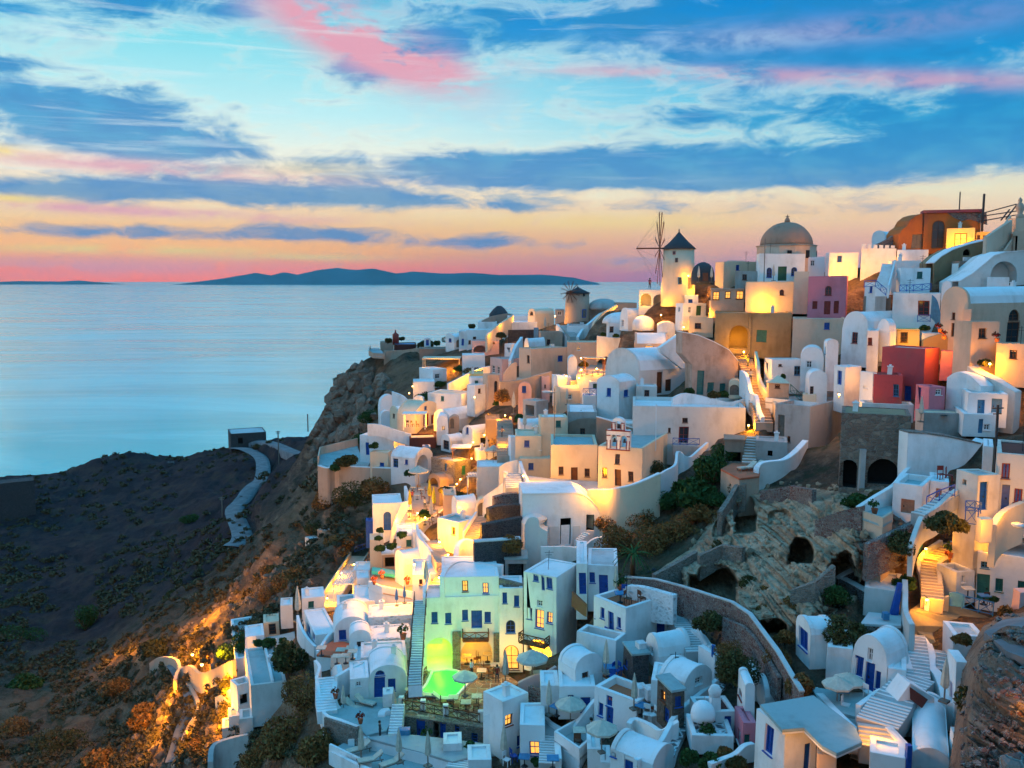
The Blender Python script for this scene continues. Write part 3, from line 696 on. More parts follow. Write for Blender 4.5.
def leafmat(name, cols, tr=.0):
    m, t, b = newmat(name); g = t.node('ShaderNodeNewGeometry'); rnd = g.outputs['Random Per Island']
    c = t.ramp(rnd, [(i/(len(cols)-1), k) for i, k in enumerate(cols)]); c = t.mix(t.smooth(t.noise(g.outputs['Position'], .7, 3), .35, .65), c, tuple(x*.55 for x in cols[len(cols)//2]))
    t.set(b.inputs['Base Color'], c); b.inputs['Roughness'].default_value = .8; b.inputs['Specular IOR Level'].default_value = .15; return m
MDEF.update({
 'rust': lambda: leafmat('rust_foliage', [(.14, .06, .018), (.23, .105, .03), (.32, .16, .05), (.12, .08, .025)]),
 'olivel': lambda: leafmat('olive_foliage', [(.05, .055, .015), (.09, .085, .025), (.12, .10, .035), (.05, .04, .015)]),
 'green': lambda: leafmat('green_foliage', [(.018, .055, .016), (.035, .09, .025), (.06, .12, .03), (.03, .05, .012)]),
 'flower': lambda: leafmat('red_flowers', [(.30, .02, .02), (.03, .08, .02), (.4, .04, .03), (.04, .10, .02)]),
 'dryg': lambda: leafmat('dry_scrub', [(.05, .042, .02), (.10, .075, .035), (.14, .10, .05), (.045, .055, .022)]),
})
_bm = {}
def bush(x, y, wpx, label, mat='rust', D=None, dD=0, seed=None, flat=.8, cat='bush', leaf=.13, n=2600, grp='shrubs on the slope'):
    """x,y: bottom centre in the crop; wpx: width in crop pixels"""
    P = put(x, y, D, dD); d_ = pix(P)[2]; size = wpx/ZM[2]*d_/F/2
    seed = seed if seed is not None else random.randrange(5); key = (mat, seed, round(flat, 1), round(leaf/size*4))
    if key not in _bm:
        V, Fq = leafball(n, 1.0, 7, seed, flat, leaf/size*1.05); o = npmesh('foliage', V, Fq, MAT(mat), False)
        m = MB()
        for k in range(4): a_ = k*1.6+seed; m.bar((0, 0, -.4), (.4*math.cos(a_), .4*math.sin(a_), .35*flat), .06)
        s_ = m.build('stem', 'brownwood'); _bm[key] = (o.data, s_.data); bpy.data.objects.remove(o); bpy.data.objects.remove(s_)
    a_, b_ = _bm[key]; r = empty('bush', P, label, cat, grp); r.scale = (size, size, size); r.rotation_euler = (0, 0, random.random()*6)
    link(bpy.data.objects.new('foliage', a_), r); link(bpy.data.objects.new('stem', b_), r); return r
def potplant(flower=False):
    def f():
        r = pt('potted_plant', 'potted plant'); m = MB(); m.lathe((0, 0, 0), [(.14, 0), (.2, .3), (.22, .34)], 12); k = [(m.build('pot', 'terrapot', r), [])]
        V, Fq = leafball(90, .38, 4, 5, .9, .10); V[:, 2] += .5; o = npmesh('leaves', V, Fq, MAT('flower' if flower else 'green'), False); o.parent = r; k.append((o, [])); return r, k
    return f
PROTO = {'parasol': par_open, 'closed': par_closed(), 'closedy': par_closed('yellowcloth'), 'closedb': par_closed('bluecloth'), 'lounger': lounger, 'table': tableset(), 'btable': tableset('palblue'), 'chair': chairf('brownwood'), 'rchair': chairf('redwood'), 'bchair': chairf('blue'), 'wchair': chairf('whitepaint'), 'pot': potplant(), 'fpot': potplant(True)}
def umb(x, y, label, kind='parasol', D=None, dD=0, s=1.0, yb=None):
    """(x,y): foot of the pole"""
    return place(kind, put(x, y, D, dD), label, random.random(), s, 'parasols on the terraces')
def pole(x, y0, y1, label, D=None, w=.12, mat='greywood', cat='pole', cross=0):
    px, p0 = q(x, y0); _, p1 = q(x, y1); P = at(px, p1, D or dep(px, p1)); z = top_at(P, p0); root = empty(cat.replace(' ', '_'), P, label, cat)
    m = MB(); m.bar(P-Vector((0, 0, .6)), Vector((P.x, P.y, z)), w); m.build('shaft', mat, root)
    if cross: c = MB(); c.bar((P.x-cross, P.y, z-.3), (P.x+cross, P.y, z-.3), w*.6); c.bar((P.x-cross*.7, P.y, z-.8), (P.x+cross*.7, P.y, z-.8), w*.6); c.build('crossarm', mat, root)
    return root
def shape(label, pts, yaw=0, D=None, dD=0, mat='white', b=1.0, ops='', cat='wall', name=None, ref=None, cap=None, down=2.0, grp=None, parent=None):
    """a wall of free outline: pts are crop pixels on one vertical plane; b is its real thickness. ref: pixel whose depth sets the plane"""
    rx, ry = ref or pts[-1]; P = put(rx, ry, D, dD); th0 = R(yaw); d = Vector((math.cos(th0), math.sin(th0), 0)); n = Vector((-math.sin(th0), math.cos(th0), 0))
    f = Face(P, d, n, 99); uv = [f.uv(*q(x, y)) for x, y in pts]; vmin = min(v for _, v in uv)
    uv = [(u, v-down if v < vmin+.5 else v) for u, v in uv]; hs = []; opl = []
    for fc, kind, r in parse_ops(ops):
        x0, y0 = q(r[0], r[1]); x1, y1 = q(r[2], r[3]); u0, u1 = sorted((f.uv(x0, y1)[0], f.uv(x1, y1)[0])); v1, v0 = f.uv(x0, y0)[1], f.uv(x0, y1)[1]
        poly = arch_poly(u0, u1, v0, v1) if OPK[kind][3] else [(u0, v0), (u1, v0), (u1, v1), (u0, v1)]; hs.append(poly); opl.append((poly, kind))
    c = f.w(sum(u for u, _ in uv)/len(uv), vmin, b/2); root = parent or empty(name or cat.replace(' ', '_'), c, label, cat, grp)
    th = min(b, .35); m = MB(); m.plate([f.w(*p) for p in uv], [[f.w(*p) for p in h_] for h_ in hs], n*th)
    if b > .5: m.prism([f.w(u, v-.03, th+(1.6 if any(OPK[k][0] in ('niche', 'opening') for _, k in opl) else .0)) for u, v in uv], n*(b-th))
    m.build('wall_face', mat, root)
    if cap:
        m = MB(); top = [f.w(u, v+.1) for (u, v), (x, y) in zip(uv, pts)]; k = cap
        wallstrip(m, [top[i]-n*.06 for i in k[1:]], [.14]*len(k[1:]), b+.12); m.build('coping', k[0], root)
    for poly, kind in opl: opening(root, f, poly, kind, mat, th)
    return dict(root=root, f=f)
def onface(f, x, y): # depth of the wall plane at this crop pixel
    px, py = q(x, y); u, v = f.uv(px, py); return pix(f.w(u, v))[2]
def balcony(h, f, x0, y0, x1, y1, mat='brownwood', deep=1.0):
    a, v0 = f.uv(*q(x0, y1)); b_, v1 = f.uv(*q(x1, y0)); 
    if a > b_: a, b_ = b_, a
    m = MB(); v1 = v0+1.05; W3 = f.w
    m.add([W3(a, v0, 0), W3(b_, v0, 0), W3(b_, v0, -deep), W3(a, v0, -deep), W3(a, v0+.12, 0), W3(b_, v0+.12, 0), W3(b_, v0+.12, -deep), W3(a, v0+.12, -deep)], [(0, 1, 2, 3), (4, 5, 6, 7), (0, 1, 5, 4), (1, 2, 6, 5), (2, 3, 7, 6), (3, 0, 4, 7)])
    ps = [W3(a, v0, 0), W3(a, v0, -deep), W3(b_, v0, -deep), W3(b_, v0, 0)]
    for i in range(3):
        p, r_ = ps[i], ps[i+1]; m.bar(p+Vector((0, 0, 1.05)), r_+Vector((0, 0, 1.05)), .09); m.bar(p+Vector((0, 0, .25)), r_+Vector((0, 0, .25)), .05); m.bar(p+Vector((0, 0, .15)), p+Vector((0, 0, 1.1)), .1)
        L = (r_-p).length; k = max(2, int(L/.9)); 
        for j in range(k):
            c0, c1 = p+(r_-p)*j/k, p+(r_-p)*(j+1)/k; m.bar(c0+Vector((0, 0, .25)), c1+Vector((0, 0, 1.0)), .05); m.bar(c0+Vector((0, 0, 1.0)), c1+Vector((0, 0, .25)), .05); m.bar(c1+Vector((0, 0, .15)), c1+Vector((0, 0, 1.05)), .06)
    return m.build('balcony', mat, h['root'])
def railing(label, pts, D=None, dD=0, h=.9, mat='palblue', z=None):
    """railing whose foot follows the pixels"""
    P = [put(x, y, D, dD) for x, y in pts]; m = MB()
    if z is not None: P = [on_z(*q(x, y), z) for x, y in pts]
    for a, b_ in zip(P, P[1:]):
        L = (b_-a).length; k = max(1, int(L/.9)); up = Vector((0, 0, h)); m.bar(a+up, b_+up, .08); m.bar(a+up*.12, b_+up*.12, .06)
        for j in range(k+1): c = a+(b_-a)*j/k; m.bar(c, c+up, .06)
        for j in range(k): c0, c1 = a+(b_-a)*j/k, a+(b_-a)*(j+1)/k; m.bar(c0+up*.12, c1+up, .04); m.bar(c0+up, c1+up*.12, .04)
    c = sum(P, Vector())/len(P); return tag(m.build('railing', mat, None, c), label, 'railing')
def pergola(label, x0, x1, yt, yb, D=None, depth=2.6, mat='whitepaint', yaw=0, roofm=None, slats=7, dD=0):
    P = put(x0, yb, D, dD); d = pix(P)[2]; zt = top_at(P, q(0, yt)[1]); w = (x1-x0)/ZM[2]*d/F; H = zt-P.z; a = Vector((math.cos(R(yaw)), math.sin(R(yaw)), 0)); n = Vector((-a.y, a.x, 0))
    root = empty('pergola', P+a*w/2, label, 'pergola'); 
    for i, j in ((0, 0), (1, 0), (0, 1), (1, 1)): p = P+a*w*i+n*depth*j; MB().bar(p-Vector((0, 0, .8)), p+Vector((0, 0, H)), .14).build('post', mat, root)
    m = MB()
    for j in (0, 1): MB().bar(P+n*depth*j+a*-.2+Vector((0, 0, H)), P+n*depth*j+a*(w+.2)+Vector((0, 0, H)), .13).build('beam', mat, root)
    if roofm: c = P+a*w/2+n*depth/2+Vector((0, 0, H+.14)); m.box(c, (w+.5, depth+.5, .08), R(yaw)); m.build('canopy', roofm, root)
    else:
        for k in range(slats): p = P+a*w*(k+.5)/slats+Vector((0, 0, H+.12)); m.bar(p-n*.3, p+n*(depth+.3), .12)
        m.build('slats', mat, root)
    return root
def windmill(x, yb, yt, ya, rpx, D, wheel, label, capm='slate', mat='cream', ax=(-1, -.15), wr=195, spokes=12, bow=3.5, ops=()):
    P = put(x, yb, D); s_ = D/F/ZM[2]; r = rpx*s_; H = (yb-yt)*s_; cH = (yt-ya)*s_
    root = empty('windmill', P, label, 'windmill'); n = 40
    MB().lathe(P, [(r*1.04, -3), (r*1.03, 0), (r*.97, H*.5), (r*.93, H)], n).build('tower', mat, root)
    c = MB().lathe(P, [(r*1.02, H-.08), (r*1.04, H+.02), (r*.55, H+cH*.42), (r*.25, H+cH*.74), (.12, H+cH*.98), (.1, H+cH*1.15)], n).build('cap', capm, root)
    for p in list(c.data.polygons): p.use_smooth = True
    a = Vector((ax[0], ax[1], 0)).normalized(); hub = P+Vector((0, 0, H+wheel*s_))+a*(r+.5); R_ = wr*s_; up = Vector((0, 0, 1)); sd = a.cross(up)
    MB().bar(P+Vector((0, 0, H+wheel*s_)), hub+a*bow, .26).build('axle', 'brownwood', root)
    w = MB(); tips = []
    for k in range(spokes):
        t_ = 2*PI*(k+.35)/spokes; v = up*math.cos(t_)+sd*math.sin(t_); tips.append(hub+v*R_); w.bar(hub, hub+v*R_, .10)
        w.bar(hub+v*R_*.35+a*.05, hub+v*R_*.98+a*.05+ (up*-math.sin(t_)+sd*math.cos(t_))*.3, .06)
    w.build('sail_wheel', 'brownwood', root); g = MB()
    for k in range(spokes): g.bar(tips[k], tips[(k+1) % spokes], .02); g.bar(tips[k], hub+a*bow, .015)
    g.build('rigging', 'greywood', root)
    for what, ang, z0, ww, hh, mt in ops:
        t_ = R(ang); d_ = Vector((math.cos(t_), math.sin(t_), 0)); rr_ = r*(1.03-.10*z0/H); c0 = P+d_*(rr_-.02)+Vector((0, 0, z0+hh/2))
        o = MB().box(c0, (.16, ww, hh), t_).build(what, mt, root); MB().box(c0+d_*.09, (.05, ww*.7, hh*.8), t_).build('pane' if what == 'window' else 'panel', 'glass' if what == 'window' else 'greywood', o)
    return root

def patch(label, pts, mat='olive', cat='path', dD=-.3, thick=1.2, Ds=None):
    """a sloping piece of ground whose corners follow the hillside"""
    P = [put(x, y, Ds[i] if Ds else None, dD) for i, (x, y) in enumerate(pts)]; c = sum(P, Vector())/len(P); n = len(P); m = MB()
    vs = P+[p-Vector((0, 0, thick)) for p in P]; m.add(vs, [tuple(k) for k in tessellate_polygon([[Vector((p.x, p.y, 0)) for p in P]])]+[(i, n+i, n+(i+1) % n, (i+1) % n) for i in range(n)])
    o = m.build(cat, mat, None, c); return tag(o, label, None, None, 'structure')
def road(label, pts, w=4.0, mat='road', name='road', lift=.15):
    C_ = smoothline([put(x, y) for x, y in pts], 6); vs = []; m = MB(); N_ = 5; zz = np.array([gz(p.x, p.y) for p in C_]); k_ = np.ones(9)/9; zz = np.convolve(np.pad(zz, 4, 'edge'), k_, 'valid')
    for i, p in enumerate(C_):
        p.z = zz[i]+lift; a_ = (C_[min(i+1, len(C_)-1)]-C_[max(0, i-1)]); a_.z = 0; a_.normalize(); s_ = Vector((a_.y, -a_.x, 0))
        for k in range(N_): r_ = p+s_*w*(k/(N_-1)-.5); vs.append((r_.x, r_.y, p.z-.08*abs(k-2)))
        if i: CARVES.append((C_[i-1], p, w/2+1.2))
    for i in range(len(C_)): vs += [(vs[i*N_][0], vs[i*N_][1], vs[i*N_][2]-3)]
    n = len(C_); k0 = n*N_; fs = [(i*N_+k, (i+1)*N_+k, (i+1)*N_+k+1, i*N_+k+1) for i in range(n-1) for k in range(N_-1)]+[(i*N_, k0+i, k0+i+1, (i+1)*N_) for i in range(n-1)]
    m.add(vs, fs, True); o = m.build(name, mat, None, C_[0]); return tag(o, label, None, None, 'structure')
LOWER = []
def inpoly(PX, PY, poly):
    ins = np.zeros(PX.shape, bool); dm = np.full(PX.shape, 1e9); n = len(poly)
    for k in range(n):
        (ax, ay), (bx, by) = poly[k], poly[(k+1) % n]; ins ^= ((ay > PY) != (by > PY)) & (PX < (bx-ax)*(PY-ay)/((by-ay) or 1e-9)+ax)
        t_ = np.clip(((PX-ax)*(bx-ax)+(PY-ay)*(by-ay))/((bx-ax)**2+(by-ay)**2), 0, 1); dm = np.minimum(dm, np.hypot(PX-ax-t_*(bx-ax), PY-ay-t_*(by-ay)))
    return ins, dm
def rockmass(label, poly, caves, mat='rock', bulge=1.6, amp=2.2, seed=1, step=.8, soft=14, dD=0, low=6):
    """weathered rock with hollowed caves; the hillside under it is cut away"""
    x0, x1 = min(a for a, _ in poly)-4, max(a for a, _ in poly)+4; y0, y1 = min(b for _, b in poly)-4, max(b for _, b in poly)+4
    PX, PY = np.meshgrid(np.arange(x0, x1, step), np.arange(y0, y1, step)); ins, dm = inpoly(PX, PY, poly); sd = np.where(ins, dm, -dm); m_ = sst(sd, -2, soft)
    D_ = np.exp(_dt(np.c_[PX.ravel(), PY.ravel()])).reshape(PX.shape)+dD; sc = D_/F
    wx, wy = (PX-512)*sc, (PY-281)*sc*1.6; wz = wx*.6+wy*.8; q_ = fbm(wx/4+7, wy/3, 3, seed+2)*9; nz = fbm((wx+fbm(wx/3, wy/3, 3, seed)*4)/5, wy/4, 5, seed, .6, True)*1.8+fbm(wx/1.5, wy/1.2, 5, seed+5, .65)*1.2+.22*(np.floor(q_)-q_)
    dd = D_ + (1-m_)*1.6 - m_*(bulge+amp*nz)
    for cx, cy, rx, ry, dp in caves:
        wv = fbm(wx/1.2, wy/1.2, 3, seed+9)*.5; e = np.where(PY < cy, np.hypot((PX-cx)/rx, (PY-cy)/ry), np.maximum(np.abs(PX-cx)/rx, (PY-cy)/(ry*.55)))+wv; dd = dd+dp*(1-sst(e, .80, 1.02))
    dx, dy = (PX-512)/F, (384-PY)/F; V = np.stack([dx*dd, (cp+dy*sp)*dd, CZ+(-sp+dy*cp)*dd], -1); i2 = np.arange(PX.size).reshape(PX.shape); keep = (sd > -2.5)
    k4 = keep[:-1, :-1] & keep[1:, :-1] & keep[1:, 1:] & keep[:-1, 1:]; Fq = np.stack([i2[:-1, :-1], i2[1:, :-1], i2[1:, 1:], i2[:-1, 1:]], -1)[k4]
    us = np.unique(Fq); mp = np.full(PX.size, -1); mp[us] = np.arange(len(us)); VV = V.reshape(-1, 3)[us]; c = VV.mean(0)
    o = npmesh('rock_outcrop', VV-c, mp[Fq], MAT(mat), True); o.location = c; tag(o, label, 'rock'); LOWER.append((poly, low)); return o
def person(P, label, shirt, pants='slate', pose='stand', rz=0, s=1.0):
    sit = pose == 'sit'; hz = .5 if sit else .92; J = [(0, 0, hz), (0, 0, hz+.28), (0, 0, hz+.5), (0, 0, hz+.6), (0, 0, hz+.74)]; Rr = [.15, .14, .15, .06, .1]; Ed = [(0, 1), (1, 2), (2, 3), (3, 4)]
    for sx in (-1, 1):
        b0 = len(J)
        if sit: J += [(sx*.1, -.05, hz), (sx*.12, -.45, hz+.02), (sx*.12, -.47, .08), (sx*.12, -.6, .04)]
        else: J += [(sx*.1, 0, hz-.1), (sx*.11, -.02, .5), (sx*.12, .02, .09), (sx*.12, -.13, .04)]
        Rr += [.1, .075, .05, .04]; Ed += [(0, b0), (b0, b0+1), (b0+1, b0+2), (b0+2, b0+3)]; b1 = len(J)
        J += [(sx*.19, 0, hz+.5), (sx*.25, .03, hz+.22), (sx*.2, -.18, hz+.08 if not sit else hz+.2), (sx*.18, -.26, hz+.07 if not sit else hz+.2)]; Rr += [.06, .045, .035, .04]; Ed += [(2, b1), (b1, b1+1), (b1+1, b1+2), (b1+2, b1+3)]
    me = bpy.data.meshes.new('person'); me.from_pydata(J, Ed, []); o = bpy.data.objects.new('person', me); link(o); md = o.modifiers.new('s', 'SKIN'); o.modifiers.new('u', 'SUBSURF').render_levels = 1; o.modifiers['u'].levels = 1
    for v_, r_ in zip(me.skin_vertices[0].data, Rr): v_.radius = (r_, r_*.8)
    me.skin_vertices[0].data[0].use_root = True; dg = bpy.context.evaluated_depsgraph_get(); m2 = bpy.data.meshes.new_from_object(o.evaluated_get(dg)); bpy.data.objects.remove(o)
    for k in ('skin', shirt, pants): m2.materials.append(MAT(k))
    for f_ in m2.polygons:
        f_.use_smooth = True; c = f_.center; f_.material_index = 0 if c.z > hz+.55 or (abs(c.x) > .17 and c.z < hz+.25 and c.z > hz-.2 and c.y < -.1) or c.z < .03 else (1 if c.z > hz+.02 else 2)
    o = bpy.data.objects.new('person', m2); link(o); o.location = P; o.rotation_euler = (0, 0, rz); o.scale = (s, s, s); tag(o, label, 'person')
    h_ = MB().lathe((0, .02, hz+.74), [(.115, -.06), (.125, .03), (.09, .1), (.02, .13)], 12).build('hair', 'hair'); h_.parent = o; return o
MDEF['peel'] = lambda: plaster('peeling_pink_plaster', (.46, .32, .25), .9, (.22, .13, .08))
MDEF['ochre'] = lambda: plaster('ochre_plaster', (.45, .28, .12), .3)
MDEF['teal_roof'] = lambda: plaster('teal_grey_roof', (.30, .40, .40), .3)
MDEF['water'] = lambda: poolmat('turquoise_pool_water', (.05, .45, .38))
MDEF['greenwater'] = lambda: poolmat('green_glow_pool_water', (.05, .85, .10), 1.0)  # green of the pool lamps put into base colour and emission
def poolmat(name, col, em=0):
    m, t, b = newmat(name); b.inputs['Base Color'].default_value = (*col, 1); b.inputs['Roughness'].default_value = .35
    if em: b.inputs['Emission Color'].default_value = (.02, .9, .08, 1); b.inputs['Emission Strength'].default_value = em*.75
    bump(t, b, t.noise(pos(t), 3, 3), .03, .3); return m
MDEF['peachwood'] = lambda: simple('pale_wood', (.42, .22, .14), .7)
MDEF['cream2'] = lambda: plaster('pale_cream_plaster', (.66, .60, .52), .35)
MDEF['darkbrown'] = lambda: rubble('brown_stone', (.09, .06, .045), (.17, .12, .09), (.13, .11, .09), 2.8)
MDEF['redrubble2'] = lambda: rubble('red_brown_rubble', (.18, .10, .07), (.36, .26, .19), (.27, .21, .17), 1.9)
def rockmat(nm, c1, c2, c3):
    m, t, b = newmat(nm); p = pos(t); a = t.noise(p, .35, 6, .65, .5); f_ = t.noise(p, 2.2, 6, .7); c = t.ramp(a, [(.3, c1), (.5, c2), (.68, c3)])
    v = t.node('ShaderNodeTexVoronoi', {'Scale': 1.6}); t.l.new(p, v.inputs['Vector']); c = t.mix(t.m('MULTIPLY', t.smooth(v.outputs['Distance'], .2, .08), .8), c, tuple(x*.25 for x in c1)); c = t.mix(t.m('MULTIPLY', t.smooth(f_, .45, .7), .6), c, tuple(x*.45 for x in c2))
    t.set(b.inputs['Base Color'], c); b.inputs['Roughness'].default_value = .95; bump(t, b, t.m('ADD', t.noise(p, 1.2, 8, .7), t.m('MULTIPLY', f_, .4)), .7, 1.0); return m
MDEF['rock'] = lambda: rockmat('pale_weathered_rock', (.20, .13, .08), (.46, .33, .21), (.64, .50, .35))
MDEF['rock2'] = lambda: rockmat('brown_rock', (.10, .06, .045), (.24, .16, .11), (.32, .24, .18))
MDEF['road'] = lambda: simple('dusty_road', (.20, .20, .205), .95, 0, .35, .4)
h = house
# ================= skyline and top right
Z(620, 180)
windmill(297, 560, 355, 270, 83, 161, 2, 'large cream windmill with dark conical cap and bare sail wheel on the ridge', wr=190, ax=(-1, .03), bow=4.2,
  ops=[('window', -118, 6.2, .5, .6, 'redwood'), ('window', -108, 4.8, .5, .8, 'brownwood'), ('door', -55, .1, 1.0, 2.0, 'greywood'), ('window', -95, .9, .7, 1.3, 'palblue')])
lamp(350, 490, 'lit lantern on the wall of the large windmill', 160, D=157.2)
# church with the brown dome
D = 152; P = put(846, 480, D); s_ = D/F/5.12; root = empty('church', P, 'domed church with a large brown dome on a tan drum on the ridge', 'church')
m = MB(); w = 298*s_/2; m.lathe(P, [(w*1.0, -3), (w*1.0, 142*s_)], 12, False).build('drum', 'peach', root); MB().lathe(P, [(w*1.02, 136*s_), (w*1.04, 142*s_), (w*.88, 146*s_)], 12, False).build('cornice', 'tan', root)
r = 130*s_; MB().lathe(P, [(r, 140*s_)]+[(r*math.cos(k*PI/2/12), 142*s_+118*s_*math.sin(k*PI/2/12)) for k in range(1, 13)], 36).build('dome', 'domebrown', root)
m = MB(); m.lathe(P+Vector((0, 0, 256*s_)), [(.5, 0), (.45, .5), (.2, .9), (.1, 1.0)], 10).build('finial', 'domebrown', root)
m = MB(); m.bar(P+Vector((0, 0, 265*s_)), P+Vector((0, 0, 298*s_)), .1); m.bar(P+Vector((-.35, 0, 288*s_)), P+Vector((.35, 0, 288*s_)), .1); m.build('cross', 'metal', root)
for a_ in (-62, -20, -100): d_ = Vector((math.cos(R(a_)), math.sin(R(a_)), 0)); MB().box(P+d_*(w-.12)+Vector((0, 0, 95*s_)), (.3, .7, 1.3), R(a_)).build('window', 'dark', root)
h('white house with a dark green door right below the brown church dome', 700, 712, 950, 378, 518, 6, ops='R N 808,442,853,515;R aw 750,448,778,500;R aw 876,445,906,490', D=147)
h('small white block beside the dome house with a flat roof', None, 945, 1050, 395, 520, 3, D=148)
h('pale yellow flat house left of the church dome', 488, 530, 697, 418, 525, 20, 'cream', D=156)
h('plain grey block house with a flat top left of the church dome', None, 588, 705, 468, 560, 2, 'grey', D=150)
h('low pavilion with amber lit windows under the grey block', None, 466, 636, 562, 618, 2, 'tan', 'slab', ops='R l 475,570,508,612;R l 538,570,566,606;R l 595,568,632,610', D=147)
h('big blank cream house with one small arched window beside the pink house', None, 640, 890, 520, 675, 4, 'cream', ops='R aW 818,562,840,592')
h('tall cream block between the blank cream house and the pink house', None, 886, 968, 470, 650, 4, 'cream')
h('orange lit cream house under the pavilion', None, 456, 634, 620, 702, 2, 'cream', ops='R W 566,658,614,675')
h('orange lit lower house with a barred window below the big windmill', None, 352, 478, 700, 768, 2, 'cream', ops='R W 382,733,414,762')
h('twin gabled white house with narrow windows under the big windmill', 285, 320, 440, 632, 735, 20, 'white', ops='R g 350,648,365,680;R N 390,642,415,692;L g 296,650,308,675')
h('white terrace house with two arched loggias under the large windmill', None, 96, 320, 562, 650, 2, 'white', ops='R an 105,582,160,645;R an 170,586,236,643;R W 268,600,296,615', dft=5)
light(131, 620, 90, dD=.8, r=.1)
h('small white house by the windmill terrace steps', None, 330, 402, 590, 660, 2, 'white', D=156)
m = put(424, 505, 150); root = empty('thatched_hut', m, 'dark rounded thatched hut beside the large windmill', 'hut')
MB().lathe(m, [(1.9, -1), (1.95, 0), (1.9, 1.0), (1.6, 1.9), (1.0, 2.5), (.3, 2.8)], 20).build('roof', 'slate', root); MB().box(m+Vector((0, -1.85, .3)), (.9, .3, 1.3)).build('door', 'brownwood', root)
umb(467, 525, 'folded parasol at the far right of the windmill terrace', 'closed', D=148); umb(402, 525, 'folded parasol in front of the thatched hut', 'closed', D=148)
umb(785, 518, 'folded parasol before the green door of the dome house', 'closed', D=144)
light(400, 565, 260, dD=-.5); light(735, 640, 500, dD=-1.5); light(460, 690, 260, dD=-1); light(550, 640, 200, dD=-1)
pole(737, 300, 520, 'thin grey flag pole before the church', D=145)
# pale far buildings
h('long pale building on the ridge left of the church with a bluish roof', None, 545, 640, 412, 470, 2, 'offwhite', D=166)
# low domes under the windmill, left
h('white barrel vaulted house left of the lamp lit lane under the windmill', 0, 40, 180, 705, 765, 20, 'white', 'vL', rise=50, ops='L g 8,715,20,750')
p = put(120, 735); root = empty('domed_house', p, 'small white domed cistern lit orange beside the lane below the windmill', 'house'); MB().lathe(p, [(2.0, -1.2), (2.0, 0)]+[(2.0*math.cos(k*PI/16), 1.5*math.sin(k*PI/16)) for k in range(1, 9)], 24).build('dome', 'whiteroof', root)
light(195, 700, 420, dD=-.5); lamp(210, 690, 'lantern glowing in the lane under the large windmill', 200)
h('small white vaulted house with a dim window below the windmill lane', None, 190, 285, 745, 790, 2, 'white', 'vR', rise=18)
Z(824, 180)
h('pink house with an arched red window and white trim', -77, 110, 205, 492, 690, 68, 'pink', ops='L aR 5,542,38,590;L R 0,620,32,688;L R 50,620,75,684;L R -60,620,-35,660', D=None)
h('plain brown retaining block right of the pink house', None, 200, 346, 596, 672, 4, 'brown')
h('white flat house lit orange at its foot left of the crenellated wall', 10, 22, 176, 372, 490, 6, 'white', D=143); light(95, 470, 450, D=140)
x = h('crenellated white wall house glowing yellow below the ruined orange house', None, 186, 372, 352, 452, 4, 'white', D=137)
m = MB()
for k in range(6): u = x['a']*(k+.35)/6; p = x['fR'].w(u, x['H']+.25, .15); m.box(p, (.55, .3, .9-.1*k), 0)
m.build('merlons', 'white', x['root'])
light(215, 440, 380, D=134.5); light(330, 420, 160, D=134.5)
h('white vaulted chapel behind the ruined orange house', 245, 310, 375, 292, 345, 55, 'white', 'vL', rise=34, D=148)
x = h('ruined orange house with a tall arched doorway and a red roof slab', 500, 506, 806, 172, 352, 4, 'orange', ops='R aD 552,207,616,350', D=138, rm='red', par=.1)
add_part(x, 'roof_slab', lambda m: m.prism([x['fR'].w(-.2, x['H']+.05, -.3), x['fR'].w(x['a']+.2, x['H']+.05, -.3), x['fR'].w(x['a']+.2, x['H']+.05, x['b']+.2), x['fR'].w(-.2, x['H']+.05, x['b']+.2)], Vector((0, 0, .45))), 'red')
add_part(x, 'bare_stone', lambda m: m.prism([x['fR'].w(u, x['H']-v, -.04) for u, v in ((3.2, .05), (8.6, .05), (8.8, 1.9), (7.6, 1.5), (6.4, 1.0), (5.2, 1.25), (4.2, .8))], Vector((0, .03, 0))), 'redrubble')
shape('broken left gable of the ruined orange house with a boarded door', [(505, 172), (470, 182), (440, 205), (425, 235), (402, 250), (385, 275), (385, 352), (505, 352)], 4, D=138.2, mat='orange', b=4, ops='R G 447,277,500,350', cat='ruin')
gwall('ragged dark stone wall sloping down left of the ruined house', [(268, 330), (330, 300), (380, 262), (425, 215), (480, 182)], 1.5, .8, 'redrubble', D=139.5)
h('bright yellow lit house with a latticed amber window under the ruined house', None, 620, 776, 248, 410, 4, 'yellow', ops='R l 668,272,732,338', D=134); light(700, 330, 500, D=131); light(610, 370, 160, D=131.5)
h('low yellow annex with two small windows right of the bright yellow house', None, 776, 870, 266, 345, 4, 'yellow', ops='R W 785,283,800,303;R W 815,283,840,303', D=135); light(830, 300, 120, D=132.5)
h('long blue white wall block below the ruined orange house', None, 372, 535, 358, 425, 4, 'white', D=134.5)
shape('tan retaining wall with a white sloping coping below the yellow house', [(562, 425), (600, 392), (660, 358), (740, 332), (832, 306), (832, 400), (690, 530), (570, 530)], 6, D=127, mat='olive', b=2, cap=('whiteroof', 0, 1, 2, 3, 4), cat='wall', ops='R ao 712,355,750,388')
h('red brown flat block with a pale end wall below the sloping tan wall', 652, 690, 826, 415, 502, 22, 'brown', D=124); h('narrow white house end in front of the red brown block', None, 652, 690, 426, 505, 2, 'offwhite', D=122.6, dft=2)
stairs('broad stone stairway climbing to the top right corner', (870, 385), (1000, 200), 2.2, 16, 'tan', Db=124, Dt=134, walls='lr', wmat='peach', edge=None)
gwall('tan parapet beside the broad stairway at the top right', [(834, 290), (880, 262), (965, 205)], 5, .5, 'peach', D=[121.5, 123, 127])
